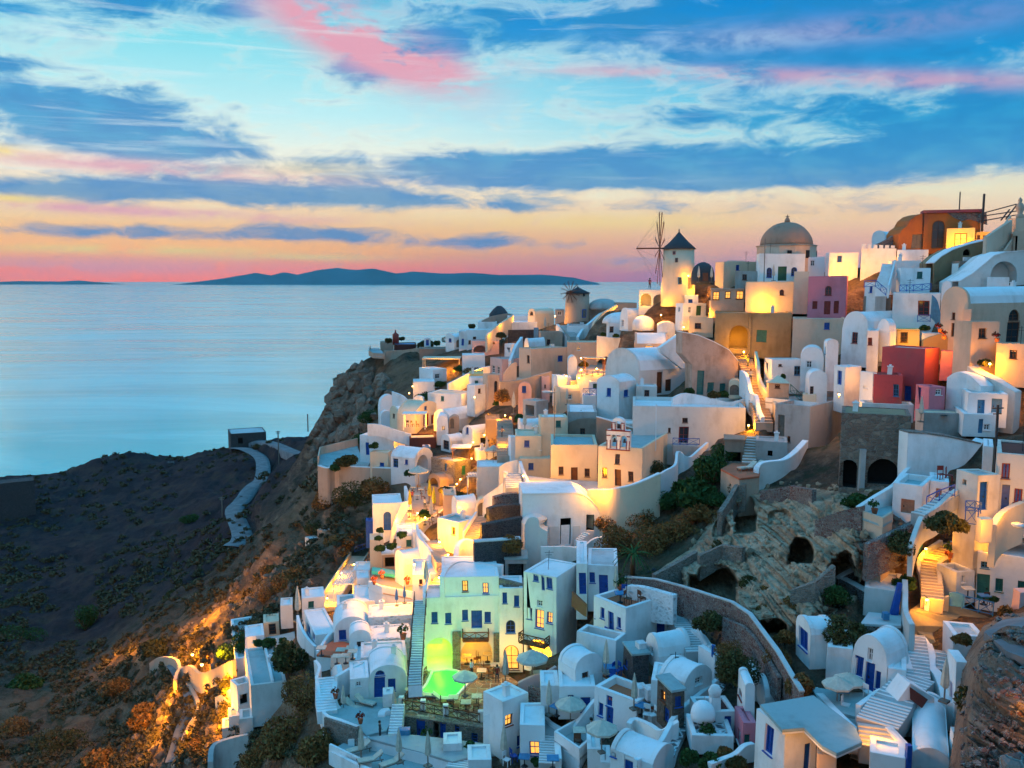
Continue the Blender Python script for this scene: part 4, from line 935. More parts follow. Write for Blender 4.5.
h('tan house with a dark doorway right of the broad stairway', None, 962, 1100, 262, 372, 4, 'peach', ops='R o 965,285,990,360', D=126)
shape('great white arched wall with a curved left shoulder at the right edge', [(696, 520), (760, 480), (820, 430), (870, 388), (930, 368), (1080, 362), (1080, 540), (696, 540)], 3, D=118, mat='offwhite', b=3.5, ops='R an 850,415,985,538', cap=('white', 0, 1, 2, 3, 4, 5), ref=(850, 540))
h('white low box house under the great arched wall', None, 832, 950, 498, 560, 2, 'white', D=115.5, dft=2)
# railings and metal frame on the skyline
m = MB(); P0 = put(812, 210, 135); 
for k, (xa, ya, xb, yb_) in enumerate([(812, 170, 985, 125), (812, 185, 985, 160), (810, 210, 985, 180), (930, 200, 985, 130), (905, 205, 950, 150), (812, 165, 812, 260)]): m.bar(put(xa, ya, 135), put(xb, yb_, 135), .16)
tag(m.build('metal_frame', 'metal', None, P0), 'curved metal awning frame on the skyline right of the ruined house', 'awning frame')
pole(692, 60, 150, 'thin mast behind the ruined orange house', D=141, w=.14, mat='metal'); pole(810, 72, 245, 'dark double mast at the right corner of the ruined house', D=134, w=.25, mat='metal')
P0 = put(1002, 180, 128); root = empty('clay_urn', P0, 'tan clay urn standing on the pillar at the top right', 'urn'); MB().lathe(P0, [(.5, -.6), (.55, 0), (.3, .2), (.6, .9), (.45, 1.5), (.2, 1.8), (.3, 2.1), (.05, 2.5)], 14).build('body', 'tan', root); MB().box(P0+Vector((0, 0, -1.6)), (2.2, 2.0, 2.2)).build('plinth', 'peach', root)
# middle: white and blue stair houses
h('white terrace house with blue railings under the crenellated wall', 372, 388, 548, 452, 572, 12, 'white', D=122); h('pale grey flat house behind the blue railings', 330, 345, 500, 412, 475, 12, 'white', D=128)
railing('blue railing along the white terrace below the crenellated wall', [(385, 570), (455, 570), (545, 566)], D=121, h=.9, mat='blue'); railing('blue railing beside the white steps right of the pink house', [(205, 552), (262, 548), (318, 594)], D=119.5, mat='blue')
h('white stepped block behind the blue step railing', 208, 262, 322, 525, 600, 30, 'white', D=121.5)
stairs('white steps with a blue rail climbing toward the crenellated wall', (290, 560), (330, 430), 1.6, 14, 'whiteroof', Db=122, Dt=130, walls='r', rail=None)
x = h('white house with a red framed window beside the blue spiral steps', None, 349, 600, 578, 700, 4, 'white', ops='R r 482,617,540,690', D=114); light(512, 650, 15, D=112)
railing('blue balcony railing under the red framed window', [(480, 728), (545, 728)], D=112.5, mat='blue'); gwall('blue outlined curved stair wall right of the red framed window', [(555, 590), (580, 620), (602, 700)], 1.3, .3, 'palblue', D=113)
h('small gabled white house wedged between the red window house and the tan vault', None, 600, 655, 545, 600, 2, 'white', 'vR', rise=30, D=115, dft=3)
h('tan house with a long white barrel roof and arched door at the right edge', 600, 727, 1130, 632, 880, 27, 'peach', 'vL', 'whiteroof', D=104, rise=88, ops='L W 655,676,672,712;L B 652,730,675,800;R aW 945,662,1000,720;R B 935,728,1000,840')
h('tan lean-to block against the gable of the tan vaulted house', None, 702, 758, 660, 860, 4, 'peach', D=102, dft=2)
Z(824, 300)
h('tan flat annex with a brown square window below the tan vaulted house', 668, 744, 902, 112, 345, 20, 'peach', ops='R W 792,146,832,198', D=98.5, dft=3)
h('tan lower terrace block right of the bright wall lamp', None, 874, 1100, 222, 385, 4, 'peach', D=97.5, dft=3.5, par=.7, rm='tan')
lamp(848, 328, 'bright wall lamp on the tan house at the right', 420, D=96.5); lamp(328, 283, 'bright wall lamp on the white twin vaulted house', 320, D=112)
bush(825, 330, 60, 'dark shrub behind the bright wall lamp at the right', 'olivel', D=97.5, grp=None)
x = h('white vaulted house with a tall rounded gable and small red window', 92, 218, 500, 152, 332, 38, 'white', 'vL', rise=92, ops='L r 143,165,173,222', D=118)
h('white annex with a tiny red window beside the tall rounded gable', None, 216, 283, 155, 320, 4, 'white', ops='R r 226,192,247,230', D=116, dft=3)
h('small vaulted wing lit by the lamp next to the tall rounded gable', 272, 332, 372, 160, 310, 40, 'white', 'vL', rise=62, ops='L W 343,100,362,150', D=115.2)
h('yellow lit porch with a brown window behind the red house', None, 370, 492, 156, 236, 4, 'yellow', 'slab', ops='R W 393,166,430,218', D=117); light(440, 225, 120, D=114)
h('white flat house with a long wall above the bright lamp terrace', None, 500, 600, 170, 230, 4, 'white', D=114, dft=3)
for k, (a_, b_, w_) in enumerate([(570, 200, 90), (612, 215, 46)]): pass
gwall('orange lit curved garden wall in front of the tan vaulted house', [(510, 205), (560, 185), (620, 175), (655, 235)], 1.6, .4, 'ochre' if 'ochre' in MDEF else 'yellow', D=106); light(600, 240, 240, D=102)
bush(515, 150, 44, 'green shrub between the white vault and the tan vaulted house', 'green', D=108, grp=None)
for k, (a_, b_, l_) in enumerate([(592, 165, 'terracotta urn plant beside the tan gable'), (615, 200, 'large potted plant on the orange lit garden wall'), (885, 215, 'potted red plant on the tan terrace block')]): place('fpot', put(a_, b_, 103 if k < 2 else 97), l_, 0, 1.3)
# red house
h('deep red house with peeling plaster and a blue and red door', 300, 505, 592, 252, 480, 40, 'red', ops='L d 412,440,446,515', D=103, par=.15, rm='greyroof')
h('red house wing with a white end wall and a pale blue window', 250, 254, 406, 380, 520, 6, 'red', ops='R p 355,430,383,492', D=100, par=.1, rm='redwood')
h('narrow white house end left of the red wing', 186, 248, 256, 372, 516, 75, 'white', ops='L g 203,438,225,452', D=99.4, dft=1)
h('small pink annex with a white framed window in front of the red house', 470, 535, 622, 445, 550, 35, 'pink', ops='L d 474,448,496,530;R g 573,455,605,487', D=96)
h('pale red upright block right of the deep red house', None, 592, 668, 262, 392, 10, 'pink', D=104, dft=3)
gwall('rough white retaining wall stepping down right of the red house', [(662, 288), (720, 325), (770, 365), (870, 408), (980, 468)], 6, 1.2, 'offwhite', D=[101, 99.5, 97, 94, 92])
gwall('bulging white rock wall beside the pink annex', [(628, 395), (680, 368), (745, 385), (806, 440)], 6, 1.6, 'white', D=[97, 96, 95, 93.5])
h('white house with two pale blue doors on the right slope', 740, 936, 982, 482, 595, 72, 'white', ops='L P 783,512,820,584;L P 855,506,910,580', D=91, rm='greyroof', par=.12)
h('lower pale blue storey under the two pale blue doors', 716, 892, 985, 590, 692, 72, 'white', ops='L P 792,612,815,685;L g 820,640,850,670', D=89.8, par=.15)
light(960, 560, 60, D=89)
h('grey blue house with a yellowish flat roof right of the pink annex', 470, 505, 738, 578, 685, 14, 'grey', ops='R w 700,585,718,615', D=94, rm='cream', par=.1, dft=8)
p = put(612, 597, 93.4); root = empty('satellite_dish', p, 'round dark dish on the grey blue wall beside the pink annex', 'dish'); MB().lathe(p, [(.05, 0), (.35, .05), (.36, .1)], 16).build('dish', 'metal', root)
umb(495, 625, 'folded orange lit parasol below the pink annex', 'closed', D=93, s=1.0)
h('roofless pale ruin on top of the rubble wall', 180, 190, 462, 528, 602, 8, 'offwhite', D=96, rm='olive', par=1.2)
h('white house with a blue door lit orange left of the red wing', 55, 104, 192, 342, 462, 25, 'white', ops='L d 68,360,90,432', D=104); lamp(75, 485, 'lantern under the small blue door left of the red wing', 260, D=102)
h('small white box at the foot of the twin vaulted house', 0, 10, 75, 222, 350, 8, 'white', 'vR', rise=20, D=111)
# ================= middle of the slope
Z(620, 300)
x = h('weathered ochre mansion with a deep arch and green shutters', None, 484, 880, 64, 262, 3, 'olive', ops='R an 560,130,655,250;R t 700,155,752,215', dft=9)
add_part(x, 'pilaster', lambda m: m.prism([x['fR'].w(u, v, -.12) for u, v in ((5.0, 0), (5.4, 0), (5.4, x['H']), (5.0, x['H']))], Vector((0, .12, 0))), 'olive')
light(600, 200, 60, dD=1)
h('plain tan flat block right of the ochre mansion', None, 880, 1160, 95, 262, 3, 'peach', dft=8)
lamp(498, 187, 'lantern at the left corner of the ochre mansion', 300); lamp(632, 265, 'lantern at the head of the golden stairs', 380); lamp(850, 515, 'lantern on the corner of the grey brown bastion', 300, D=118); lamp(660, 643, 'lantern at the foot of the golden stairs', 380)
lamp(285, 180, 'pair of lanterns on the white wall above the big barrel roof', 340, D=148); lamp(325, 140, 'lantern under the lower orange house by the mansion', 220)
light(590, 230, 200, dD=-1); light(720, 240, 80, dD=-1.5)
stairs('golden lit stairs climbing beside the ruined facade', (740, 640), (640, 300), 2.2, 26, 'tan', edge='tan', walls='', Db=112, Dt=131)
for k, (a_, b_) in enumerate([(655, 345), (672, 410), (690, 470), (715, 560)]): light(a_, b_, 170, D=[128, 123, 119, 114][k]-.8, dz=1)
gwall('curved white wall along the right side of the golden stairs', [(690, 262), (700, 330), (712, 410), (745, 465), (775, 500), (800, 560)], 2.2, .4, 'cream', D=[129, 125, 121, 118, 116, 113])
gwall('white wall along the left side of the golden stairs', [(612, 360), (640, 380), (662, 470), (690, 490), (700, 560), (722, 600)], 2.4, .5, 'white', D=[124, 122, 118, 116.5, 114, 112.5])
x = shape('ruined facade of pinkish peeling plaster with a teal door', [(318, 165), (400, 180), (480, 212), (560, 258), (605, 315), (605, 482), (480, 492), (368, 485), (366, 330), (318, 275)], 6, D=128, mat='peel', b=3, ops='R T 392,360,428,485;R t 447,420,480,470;R t 510,428,538,475', cat='house', name='ruined_house', ref=(480, 490), cap=('whiteroof', 0, 1, 2, 3, 4))
h('small round topped white annex with a pale door at the ruined facade', None, 557, 622, 428, 488, 3, 'cream', 'vR', rise=22, ops='R aG 562,432,612,486', D=125, dft=2)
x = h('big white house with a wide barrel roof and brown shutters', -74, 95, 372, 362, 484, 32, 'offwhite', 'vL', rise=108, ops='R D 188,364,216,478;R D 232,408,262,468', D=132)
h('orange lit gabled house behind the big barrel roof', None, 75, 245, 222, 268, 3, 'peach', 'vL', 'whiteroof', rise=52, D=142, ops='R al 125,222,172,250', dft=6); 
shape('white triangular wall sloping above the big barrel roof', [(205, 245), (320, 165), (322, 290), (215, 270)], 8, D=137, mat='white', b=1.5)
Z(460, 280)
h('white gabled house with two small blue windows in front of the barrel roof', 703, 812, 902, 522, 705, 42, 'white', 'vL', ops='L w 750,552,772,594;R w 838,562,862,597', rise=28, D=127)
h('low white annex with a bluish roof right of the blue window house', None, 900, 1008, 545, 650, 6, 'offwhite', D=129, dft=4)
Z(620, 300)
x = h('long whitewashed terrace wall house with a red framed door and blue balcony', None, 66, 645, 542, 742, 3, 'offwhite', ops='R r 300,648,350,742;R W 318,603,345,628;R W 245,655,258,680', D=119, dft=10, par=.5)
gwall('curved blue white parapet on the terrace roof before the ruined facade', [(270, 500), (340, 478), (470, 505), (560, 522), (640, 500), (640, 480)], 1.0, .3, 'white', D=[123, 124, 123, 122, 122, 122.4])
railing('blue railing of the balcony by the red framed door', [(272, 742), (345, 745), (408, 742)], D=116.5, mat='blue'); h('blue tiled balcony block under the red framed door', None, 270, 410, 745, 790, 3, 'grey', D=116.5, dft=2.5, par=.05)
bush(360, 480, 70, 'low dark shrub in front of the ruined facade', 'green', D=124.5, grp=None); bush(480, 495, 60, 'second low shrub in front of the ruined facade beside its right window', 'olivel', D=123.5, grp=None); bush(530, 490, 50, 'green shrub by the round topped annex', 'green', D=123.5, grp=None)
h('white house with a blue door on the terrace right of the golden stairs', 740, 777, 942, 305, 386, 22, 'white', ops='L d 742,320,758,376;R p 893,338,928,386;R W 812,330,830,342', D=121)
h('white vaulted house at the right end of the terrace of small houses', None, 922, 1045, 292, 402, 5, 'white', 'vR', rise=52, D=119)
x = h('tan hut with a pyramid roof on the small terrace', 752, 762, 866, 425, 482, 6, 'tan', ops='R W 795,430,820,450', D=116, dft=3.4, par=.1)
add_part(x, 'pyramid_roof', lambda m: m.add([x['fR'].w(-.2, x['H'], -.2), x['fR'].w(x['a']+.2, x['H'], -.2), x['fR'].w(x['a']+.2, x['H'], x['b']+.2), x['fR'].w(-.2, x['H'], x['b']+.2), x['fR'].w(x['a']/2, x['H']+1.0, x['b']/2)], [(0, 1, 4), (1, 2, 4), (2, 3, 4), (3, 0, 4), (0, 3, 2, 1)]), 'cream')
terrace('small paved terrace behind the grey brown bastion', [(745, 520), (1010, 545), (1020, 440), (870, 400), (730, 400)], D=116, rim='0', rh=.5, mat='floor')
h('white gabled house with a narrow brown window right of the pyramid roof hut', 950, 962, 1062, 400, 542, 12, 'white', 'vR', rise=42, ops='R B 973,440,992,480', D=114, dft=5)
h('white cube with a blue shutter next to the teal stair', None, 934, 1005, 482, 548, 3, 'cream', D=113, dft=2)
railing('teal railing of the stair by the pyramid roof hut', [(872, 470), (905, 500), (935, 530)], D=114.5, mat='teal', h=1)
bush(838, 398, 26, 'small dark cypress like shrub behind the pyramid roof', 'green', D=119, flat=1.4, grp=None)
x = h('tall grey brown bastion with a pale door on the slope', 795, 966, 1232, 548, 800, 48, 'grey', ops='L G 808,590,842,700;L W 855,698,870,730', D=108, rm='floor', par=.6, down=6)
Z(640, 420)
h('small grey box house with a square black window by the stone steps', None, 590, 756, 108, 212, 4, 'grey', ops='R o 655,158,680,186', D=104, dft=4)
stairs('stone steps beside the grey box house', (556, 225), (580, 82), 1.6, 10, 'tan', Db=103, Dt=109, edge='whiteroof')
terrace('brown sunbed terrace on the slope below the stone steps', [(412, 248), (510, 300), (612, 285), (620, 235), (535, 222), (470, 220)], D=101, mat='terracotta', wm='tan', rim='', drop=2)
for k, (a_, b_) in enumerate([(548, 262), (585, 258)]): place('lounger', put(a_, b_, 100.3), ['left', 'right'][k]+' one of the two white sun loungers on the brown terrace', R(25), 1.25, 'sun loungers')
gwall('great sweeping grey wall curving down to the sun loungers', [(578, 292), (604, 282), (618, 232), (660, 218), (740, 212), (800, 175), (862, 108)], 7, .6, 'offwhite', D=[98.5, 98.5, 98.7, 99, 99.5, 101, 104], cap='whiteroof', drop=3)
gwall('white snaking parapet above the brown bushes', [(-20, 345), (60, 305), (130, 262), (190, 225), (198, 160), (230, 180), (265, 188), (310, 150), (352, 115)], 1.5, .35, 'white', D=[104, 105, 106, 107.5, 109, 109, 109.5, 111, 113])
h('dark covered shelter under the stone steps', None, 430, 535, 105, 220, 3, 'brown', 'slab', ops='R o 440,165,528,215', D=105.5, dft=3)
# ================= second windmill and the upper left of the village
Z(460, 280)
windmill(600, 212, 68, 36, 64, 212, 8, 'smaller tan windmill with a slate cap and a wheel facing left on the lower ridge', mat='tan', ax=(-.55, -.85), wr=56, bow=1.5, ops=[('door', -62, 1.0, 1.1, 2.0, 'blue'), ('window', -60, 6.0, .5, .7, 'dark')])
h('pale blue house with a white dome right of the smaller windmill', None, 664, 770, 150, 185, 3, 'white', 'flat', D=214); p = put(735, 150, 212); r_ = empty('domed_house', p, 'low blue grey dome roof right of the smaller windmill', 'house'); MB().lathe(p, [(3.2*math.cos(k*PI/16)*1.2, 2.6*math.sin(k*PI/16)) for k in range(0, 9)], 24).build('dome', 'grey', r_)
h('brown flat roofed block on the ridge right of the smaller windmill', None, 790, 905, 118, 150, 3, 'tan', D=200)
h('small grey blue box house left of the smaller windmill', None, 488, 535, 152, 195, 3, 'palblue' if 0 else 'grey', ops='R g 498,160,520,180', D=212)
h('ochre vaulted house lit from the side left of the smaller windmill', 348, 385, 482, 172, 208, 35, 'cream', 'vL', rise=26, ops='L aW 358,160,375,180', D=222); light(430, 205, 160, D=218)
lamp(487, 185, 'lantern between the ochre vault and the smaller windmill', 260, D=210)
h('white lit house with twin roof kiosks left of the ochre vault', None, 242, 360, 182, 205, 3, 'white', D=226); light(300, 200, 180, D=222)
h('long blue white flat house below the ochre vault', None, 224, 395, 215, 262, 3, 'white', D=212, dft=8); h('dark stone terrace wall below the long blue white house', None, 246, 400, 258, 305, 3, 'darkstone', D=205, dft=3)
h('white house with a dark ridge roof at the far left of the ridge', None, 92, 190, 215, 255, 3, 'white', D=228); bush(60, 245, 50, 'round dark shrub at the far left of the ridge', 'olivel', D=232, grp=None)
MB_ = MB(); P0 = put(200, 178, 236); MB_.lathe(P0, [(2.6, -2), (2.6, .2), (1.5, 1.6), (.6, 2.4)], 14).build('rock', 'rock' if 0 else 'slate', empty('boulder', P0, 'dark boulder on the skyline at the far left of the ridge', 'boulder'))
gwall('dark rock ridge wall sloping on the skyline left of the windmill', [(110, 212), (170, 185), (240, 172), (270, 180)], 3, 3, 'brown', D=232)
h('white house with small dark windows at the top left end of the village', None, 34, 150, 255, 332, 3, 'white', ops='R W 66,290,82,318;R W 44,308,56,328;R W 10,290,20,335', D=208); h('white house end with a blue door at the top left edge', None, -5, 34, 262, 335, 3, 'white', ops='R d 8,300,20,335', D=210)
gwall('yellow lit sloping wall descending from the kiosk house', [(140, 285), (185, 240), (235, 205), (275, 180)], 2.4, .5, 'cream', D=[203, 210, 216, 222]); light(190, 268, 260, D=204); light(230, 225, 150, D=212)
bush(212, 290, 60, 'olive shrub under the yellow lit sloping wall', 'olivel', D=202, grp=None)
h('pink vaulted house with an orange lit arch at the left', None, 62, 200, 312, 372, 3, 'palepink', 'flat', ops='R an 70,335,140,370;R an 142,305,178,328', D=198); h('white house below the orange lit arch', None, 12, 128, 385, 440, 3, 'white', D=192)
h('small blue white flat house at the left of the teal vault', 228, 262, 302, 328, 380, 30, 'white', D=198, ops='L n 232,345,255,372')
gwall('curved teal white wall rising beside the tan houses', [(262, 412), (285, 350), (318, 298), (322, 292)], 4.5, .6, 'white', D=[182, 185, 190, 192])
h('white vaulted house behind the curved teal wall', 330, 352, 438, 335, 388, 22, 'white', 'vL', rise=38, ops='L W 336,350,350,372', D=193)
h('small tan stone block with a square window right of the teal vault', 405, 412, 525, 266, 345, 6, 'tan', ops='R W 445,305,462,332', D=198)
umb(435, 262, 'folded white parasol on the tan stone block roof', 'closed', D=196, s=1.2); h('small bright blue kiosk above the tan stone block', None, 378, 402, 245, 290, 3, 'palblue', D=204, dft=2)
# big white curved ramp by the windmill
shape('broad curved white ramp wall sweeping down from the smaller windmill', [(672, 270), (690, 215), (730, 170), (805, 125), (810, 135), (750, 190), (712, 240), (700, 300), (665, 300)], 5, D=196, mat='cream', b=2); light(770, 190, 420, D=192); light(800, 150, 200, D=194)
gwall('curved teal grey parapet of the ramp below the smaller windmill', [(610, 292), (625, 262), (660, 225), (720, 175), (755, 150)], 3, .6, 'white', D=[194, 197, 202, 208, 210])
h('blue grey terrace house under the smaller windmill', None, 548, 660, 232, 302, 3, 'white', D=199, rm='slate'); gwall('curved white garden wall left of the terrace under the windmill', [(490, 225), (520, 250), (545, 292)], 4, .6, 'white', D=[204, 201, 198]); stairs('pale steps under the smaller windmill', (585, 290), (530, 232), 2, 12, 'teal_roof', Db=196, Dt=203)
x = h('white domed house with dark doors below the curved ramp', 750, 760, 1000, 218, 280, 8, 'white', 'flat', ops='R B 766,238,786,270;R l 818,235,835,262;R B 862,232,880,268', D=176); 
for k, (a_, b_, w_, l_) in enumerate([(835, 215, 62, 'large'), (945, 215, 50, 'small')]): p = x['fR'].w(x['a']*(.33+.42*k), x['H']-.3, 3.2); s_ = w_/5.12/F*176; MB().lathe(p, [(s_*1.35*math.cos(j*PI/16), s_*.95*math.sin(j*PI/16)) for j in range(0, 9)], 24, sx=1.2).build('dome', 'whiteroof', x['root'])
gwall('white parapet with pots in front of the domed house', [(700, 285), (800, 296), (850, 290), (905, 268)], 3.5, .5, 'offwhite', D=[172, 170, 169, 170])
for k, (a_, b_) in enumerate([(735, 282), (800, 288), (855, 285), (970, 262)]): bush(a_, b_, 30, ['first', 'second', 'third', 'fourth'][k]+' small dark shrub from the left on the domed house terrace', 'green', D=169.5, n=700, leaf=.2, grp=None)
h('white vaulted house with a roof facing the viewer and an amber arched window', None, 893, 1085, 322, 366, 3, 'peach', 'flat', 'whiteroof', ops='R al 945,325,992,352', D=158, dft=7)
# tan mass
h('large tan house with a sloping top and one small blue window', 302, 364, 547, 352, 505, 32, 'peach', ops='R w 502,388,527,417;L W 343,385,356,425', D=175, dft=7)
h('low tan block with a pale top right of the large tan house', None, 548, 704, 318, 402, 3, 'peach', D=178, rm='cream')
x = h('pinkish tan house with two shuttered white windows', 154, 216, 312, 405, 502, 30, 'palepink', ops='L g 163,437,180,475;L g 190,443,205,482;R G 273,440,308,498', D=171, rm='floor')
gwall('tan stair parapet rising in front of the shuttered tan house', [(222, 480), (262, 430), (290, 420)], 2.5, .4, 'peach', D=169.5)
bush(218, 612, 95, 'rusty brown round tree below the shuttered tan house', 'rust', D=160, flat=1.25, grp=None)
h('tall tan house with an arched brown door lit from the left', 118, 145, 202, 485, 600, 28, 'peach', ops='R aD 175,515,192,580', D=162); light(128, 560, 260, D=159); light(60, 600, 260, D=162); lamp(75, 600, 'lantern in the court left of the tall tan house', 220, D=160)
h('white narrow house with rounded top left of the tall tan house', 35, 75, 130, 540, 625, 40, 'white', D=163); h('yellow lit wall block behind the white narrow house', None, 48, 120, 480, 545, 3, 'yellow', D=168)
h('pink vaulted house with a dark blue window', None, 298, 366, 555, 642, 3, 'palepink', 'vR', rise=32, ops='R w 317,543,338,577', D=155, dft=6); h('pink tall house end right of the pink vault', 412, 420, 460, 495, 582, 35, 'palepink', ops='R W 432,535,440,552', D=157); h('low pink block between the pink vault and the tall pink end', None, 356, 420, 560, 590, 3, 'palepink', D=155.5)
h('white stepped house with a big flat dish terrace', None, 368, 412, 520, 560, 3, 'white', D=161); p = put(455, 580, 152); r_ = empty('satellite_dish', p, 'white satellite dish above the grey arcade house', 'dish'); MB().lathe(p, [(.1, 0), (1.0, .1), (1.3, .3)], 18).build('dish', 'tankwhite', r_)
h('grey arcade house with a teal flat roof', 322, 392, 452, 622, 702, 38, 'grey', ops='L n 335,640,380,695', D=148, rm='teal_roof', dft=7)
h('white and cream vaulted house beside the golden taverna', 478, 512, 614, 572, 640, 25, 'cream', 'vL', rise=28, D=152); h('white upright house with a rounded top left of the taverna', 474, 500, 548, 510, 600, 35, 'white', 'vL', rise=22, D=156)
for k, (a_, b_, c_, d_, e_) in enumerate([(468, 478, 520, 490, 520), (518, 522, 570, 500, 545), (560, 568, 624, 520, 580), (548, 552, 600, 420, 470)]): h(['low white parapet house at the left end of the taverna', 'white cube under the taverna lanterns', 'peach cube under the taverna edge', 'small white vaulted house above the taverna on the left'][k], a_, b_, c_, d_, e_, 20, ['white', 'white', 'peach', 'white'][k], 'flat' if k < 3 else 'vR', rise=30, D=[158, 155, 153, 165][k])
terrace('golden lit taverna terrace full of tables above the church', [(600, 505), (760, 500), (760, 440), (700, 420), (600, 440)], D=155, mat='tan', rim='0', rh=.7)
for k, (a_, b_, w_) in enumerate([(545, 490, 340), (620, 460, 340), (700, 455, 480), (610, 500, 200), (740, 400, 200), (620, 400, 240)]): lamp(a_, b_, ['leftmost lantern of the golden taverna', 'lantern on the taverna pillar', 'brightest lantern under the taverna awning', 'small lantern at the taverna edge', 'lantern behind the taverna awning', 'high lantern above the taverna vault'][k], w_, D=[156, 156, 156, 154, 160, 163][k])
pergola('cream awning of the golden taverna', 640, 740, 405, 450, D=157, mat='brownwood', roofm='cream'); bush(640, 440, 60, 'golden lit vine above the taverna', 'olivel', D=160, grp=None)
for k in range(5): place('table', put(622+k*28, 492-8*(k % 2), 155.2), ['table at the left end', 'second table from the left', 'middle table', 'second table from the right', 'table at the right end'][k]+' of the golden taverna', 0, 1.2, 'taverna tables')
h('teal flat roofed kiosk with blue railings before the blue window house', 626, 632, 700, 590, 640, 8, 'white', D=136, rm='palblue'); railing('deep blue lattice railing on the kiosk', [(630, 592), (698, 590)], D=135, mat='blue', h=1.1)
h('small white house with a green doorway under the teal roof', None, 660, 712, 520, 560, 3, 'white', ops='R N 680,532,700,558', D=145, rm='teal_roof')
gwall('rough grey stone garden wall below the large tan house', [(205, 520), (290, 515), (380, 490), (470, 470)], 3, .6, 'tan', D=[162, 163, 164, 166]); h('long low tan wall house with buttresses under the large tan house', None, 260, 420, 515, 560, 3, 'peach', D=163)
umb(548, 640, 'folded parasol beside the white gabled house', 'closed', D=141)
# ================= promontory
Z(300, 280)
gwall('long tan stone rampart along the top of the cliff', [(428, 362), (520, 360), (612, 346), (640, 342)], 5, .8, 'tan', D=[240, 238, 233, 230]); h('dark brown stone block at the right end of the rampart', None, 612, 832, 352, 405, 3, 'brown', D=226, dft=7)
h('round tan stone hut on the cliff top', None, 412, 480, 318, 362, 3, 'tan', D=246); h('dark red house with a pale blue flat roof on the cliff top', None, 482, 596, 330, 356, 3, 'maroon', D=243, rm='palblue', dft=8)
p = put(490, 312, 248); r_ = empty('water_tank', p, 'dark red upright tank on the cliff top hut', 'tank'); MB().lathe(p, [(.9, -1), (.9, 1.9), (.3, 2.3), (.1, 3.2)], 14).build('tank_body', 'redwood', r_)
bush(640, 340, 90, 'large round olive bush on the cliff top', 'olivel', D=238, grp=None, seed=1); bush(765, 312, 95, 'second large round olive bush on the cliff top behind the white vault', 'olivel', D=240, grp=None, seed=2); bush(520, 305, 40, 'small dark bush beside the red tank', 'olivel', D=250, grp=None)
bush(700, 330, 50, 'dark green bush beside the small blue door hut', 'green', D=240, grp=None); bush(450, 318, 50, 'dark bush on top of the round tan hut', 'olivel', D=246, grp=None)
h('tiny white hut with a blue door among the olive bushes', None, 636, 668, 298, 338, 3, 'white', ops='R d 645,305,660,335', D=233, dft=3)
h('white vaulted house with an arched side door at the cliff top', 745, 790, 846, 292, 346, 35, 'white', 'vL', rise=17, ops='L w 762,298,776,318;R aG 800,305,825,344;R d 832,305,842,345', D=222); h('white wide house right of the cliff top vault', None, 848, 1010, 258, 345, 3, 'white', D=220)
terrace('curved pale lookout terrace at the cliff edge', [(350, 372), (372, 388), (435, 390), (420, 362), (400, 348), (358, 350)], D=243, mat='floor', rim='5 0 1', rh=.7, wm='tan', drop=.5)
pergola('orange lit awning terrace on the slope under the rampart', 630, 815, 405, 470, D=207, depth=5, roofm='cream', mat='cream'); light(720, 450, 700, D=205); light(790, 455, 400, D=204); light(650, 455, 300, D=204)
h('white block under the orange lit awning', 610, 680, 752, 458, 515, 35, 'white', ops='R g 690,480,715,505', D=200); bush(815, 460, 60, 'dark green bush right of the orange awning', 'green', D=202, grp=None); bush(730, 540, 90, 'green hedge bush below the white block', 'green', D=196, grp=None, flat=.5)
bush(640, 600, 110, 'wide green bush above the round white stair house', 'green', D=190, grp=None, flat=.5); h('low white flat roofs under the orange awning', None, 580, 690, 520, 560, 3, 'white', D=194); lamp(575, 545, 'upper of the two lanterns on the green slope', 90, D=193); lamp(560, 580, 'lower of the two lanterns on the green slope', 120, D=191); lamp(575, 632, 'lantern at the white garden steps', 260, D=183)
gwall('curved orange lit white wall beside the garden steps', [(470, 570), (520, 590), (560, 620), (600, 590), (628, 600)], 1.6, .4, 'white', D=[190, 188, 186, 186, 185])
h('big white house with a yellowish flat roof left of the main lane', 654, 826, 888, 585, 645, 66, 'white', D=178, rm='cream', dft=9, par=.15); gwall('long yellow lit wall sloping above the big white house', [(760, 530), (850, 485), (930, 450), (975, 440)], 1.8, .5, 'white', D=[186, 189, 192, 193]); light(850, 510, 350, D=186); light(920, 465, 260, D=190); bush(880, 475, 120, 'olive shrub lit gold above the long sloping wall', 'olivel', D=193, grp=None, flat=.5)
h('white fin wall house end beside the lit court', 865, 880, 950, 500, 590, 60, 'white', D=176); light(890, 590, 380, D=173)
for k, (a_, b_, c_, yt_, yb_) in enumerate([(400, 410, 500, 650, 735), (405, 415, 470, 700, 745)]): h(['rounded white stair house at the left end of the village', 'lower rounded white stair block at the left end'][k], a_, b_, c_, yt_, yb_, 25, 'white', 'vR', rise=60-30*k, D=180-3*k)
h('white gabled wing with narrow windows beside the red door vault', 460, 498, 592, 690, 750, 30, 'cream', 'vL', 'whiteroof', rise=38, ops='L W 474,685,484,708', D=176)
h('vaulted house with a red door and lit front terrace', 495, 592, 722, 692, 752, 55, 'cream', 'vR', rise=62, D=175.5, ops='L R 600,690,612,740;R R 632,686,660,748;R w 637,645,650,665;R R 672,690,690,735'); light(560, 720, 500, D=171); light(660, 735, 380, D=171)
pergola('small white awning in front of the red door', 530, 640, 688, 745, D=171, depth=2.4, roofm='whitepaint'); 
for k in range(3): place('chair', put(550+k*26, 752, 170.6), ['left', 'middle', 'right'][k]+' chair of three under the small white awning', k, 1.2, 'terrace chairs')
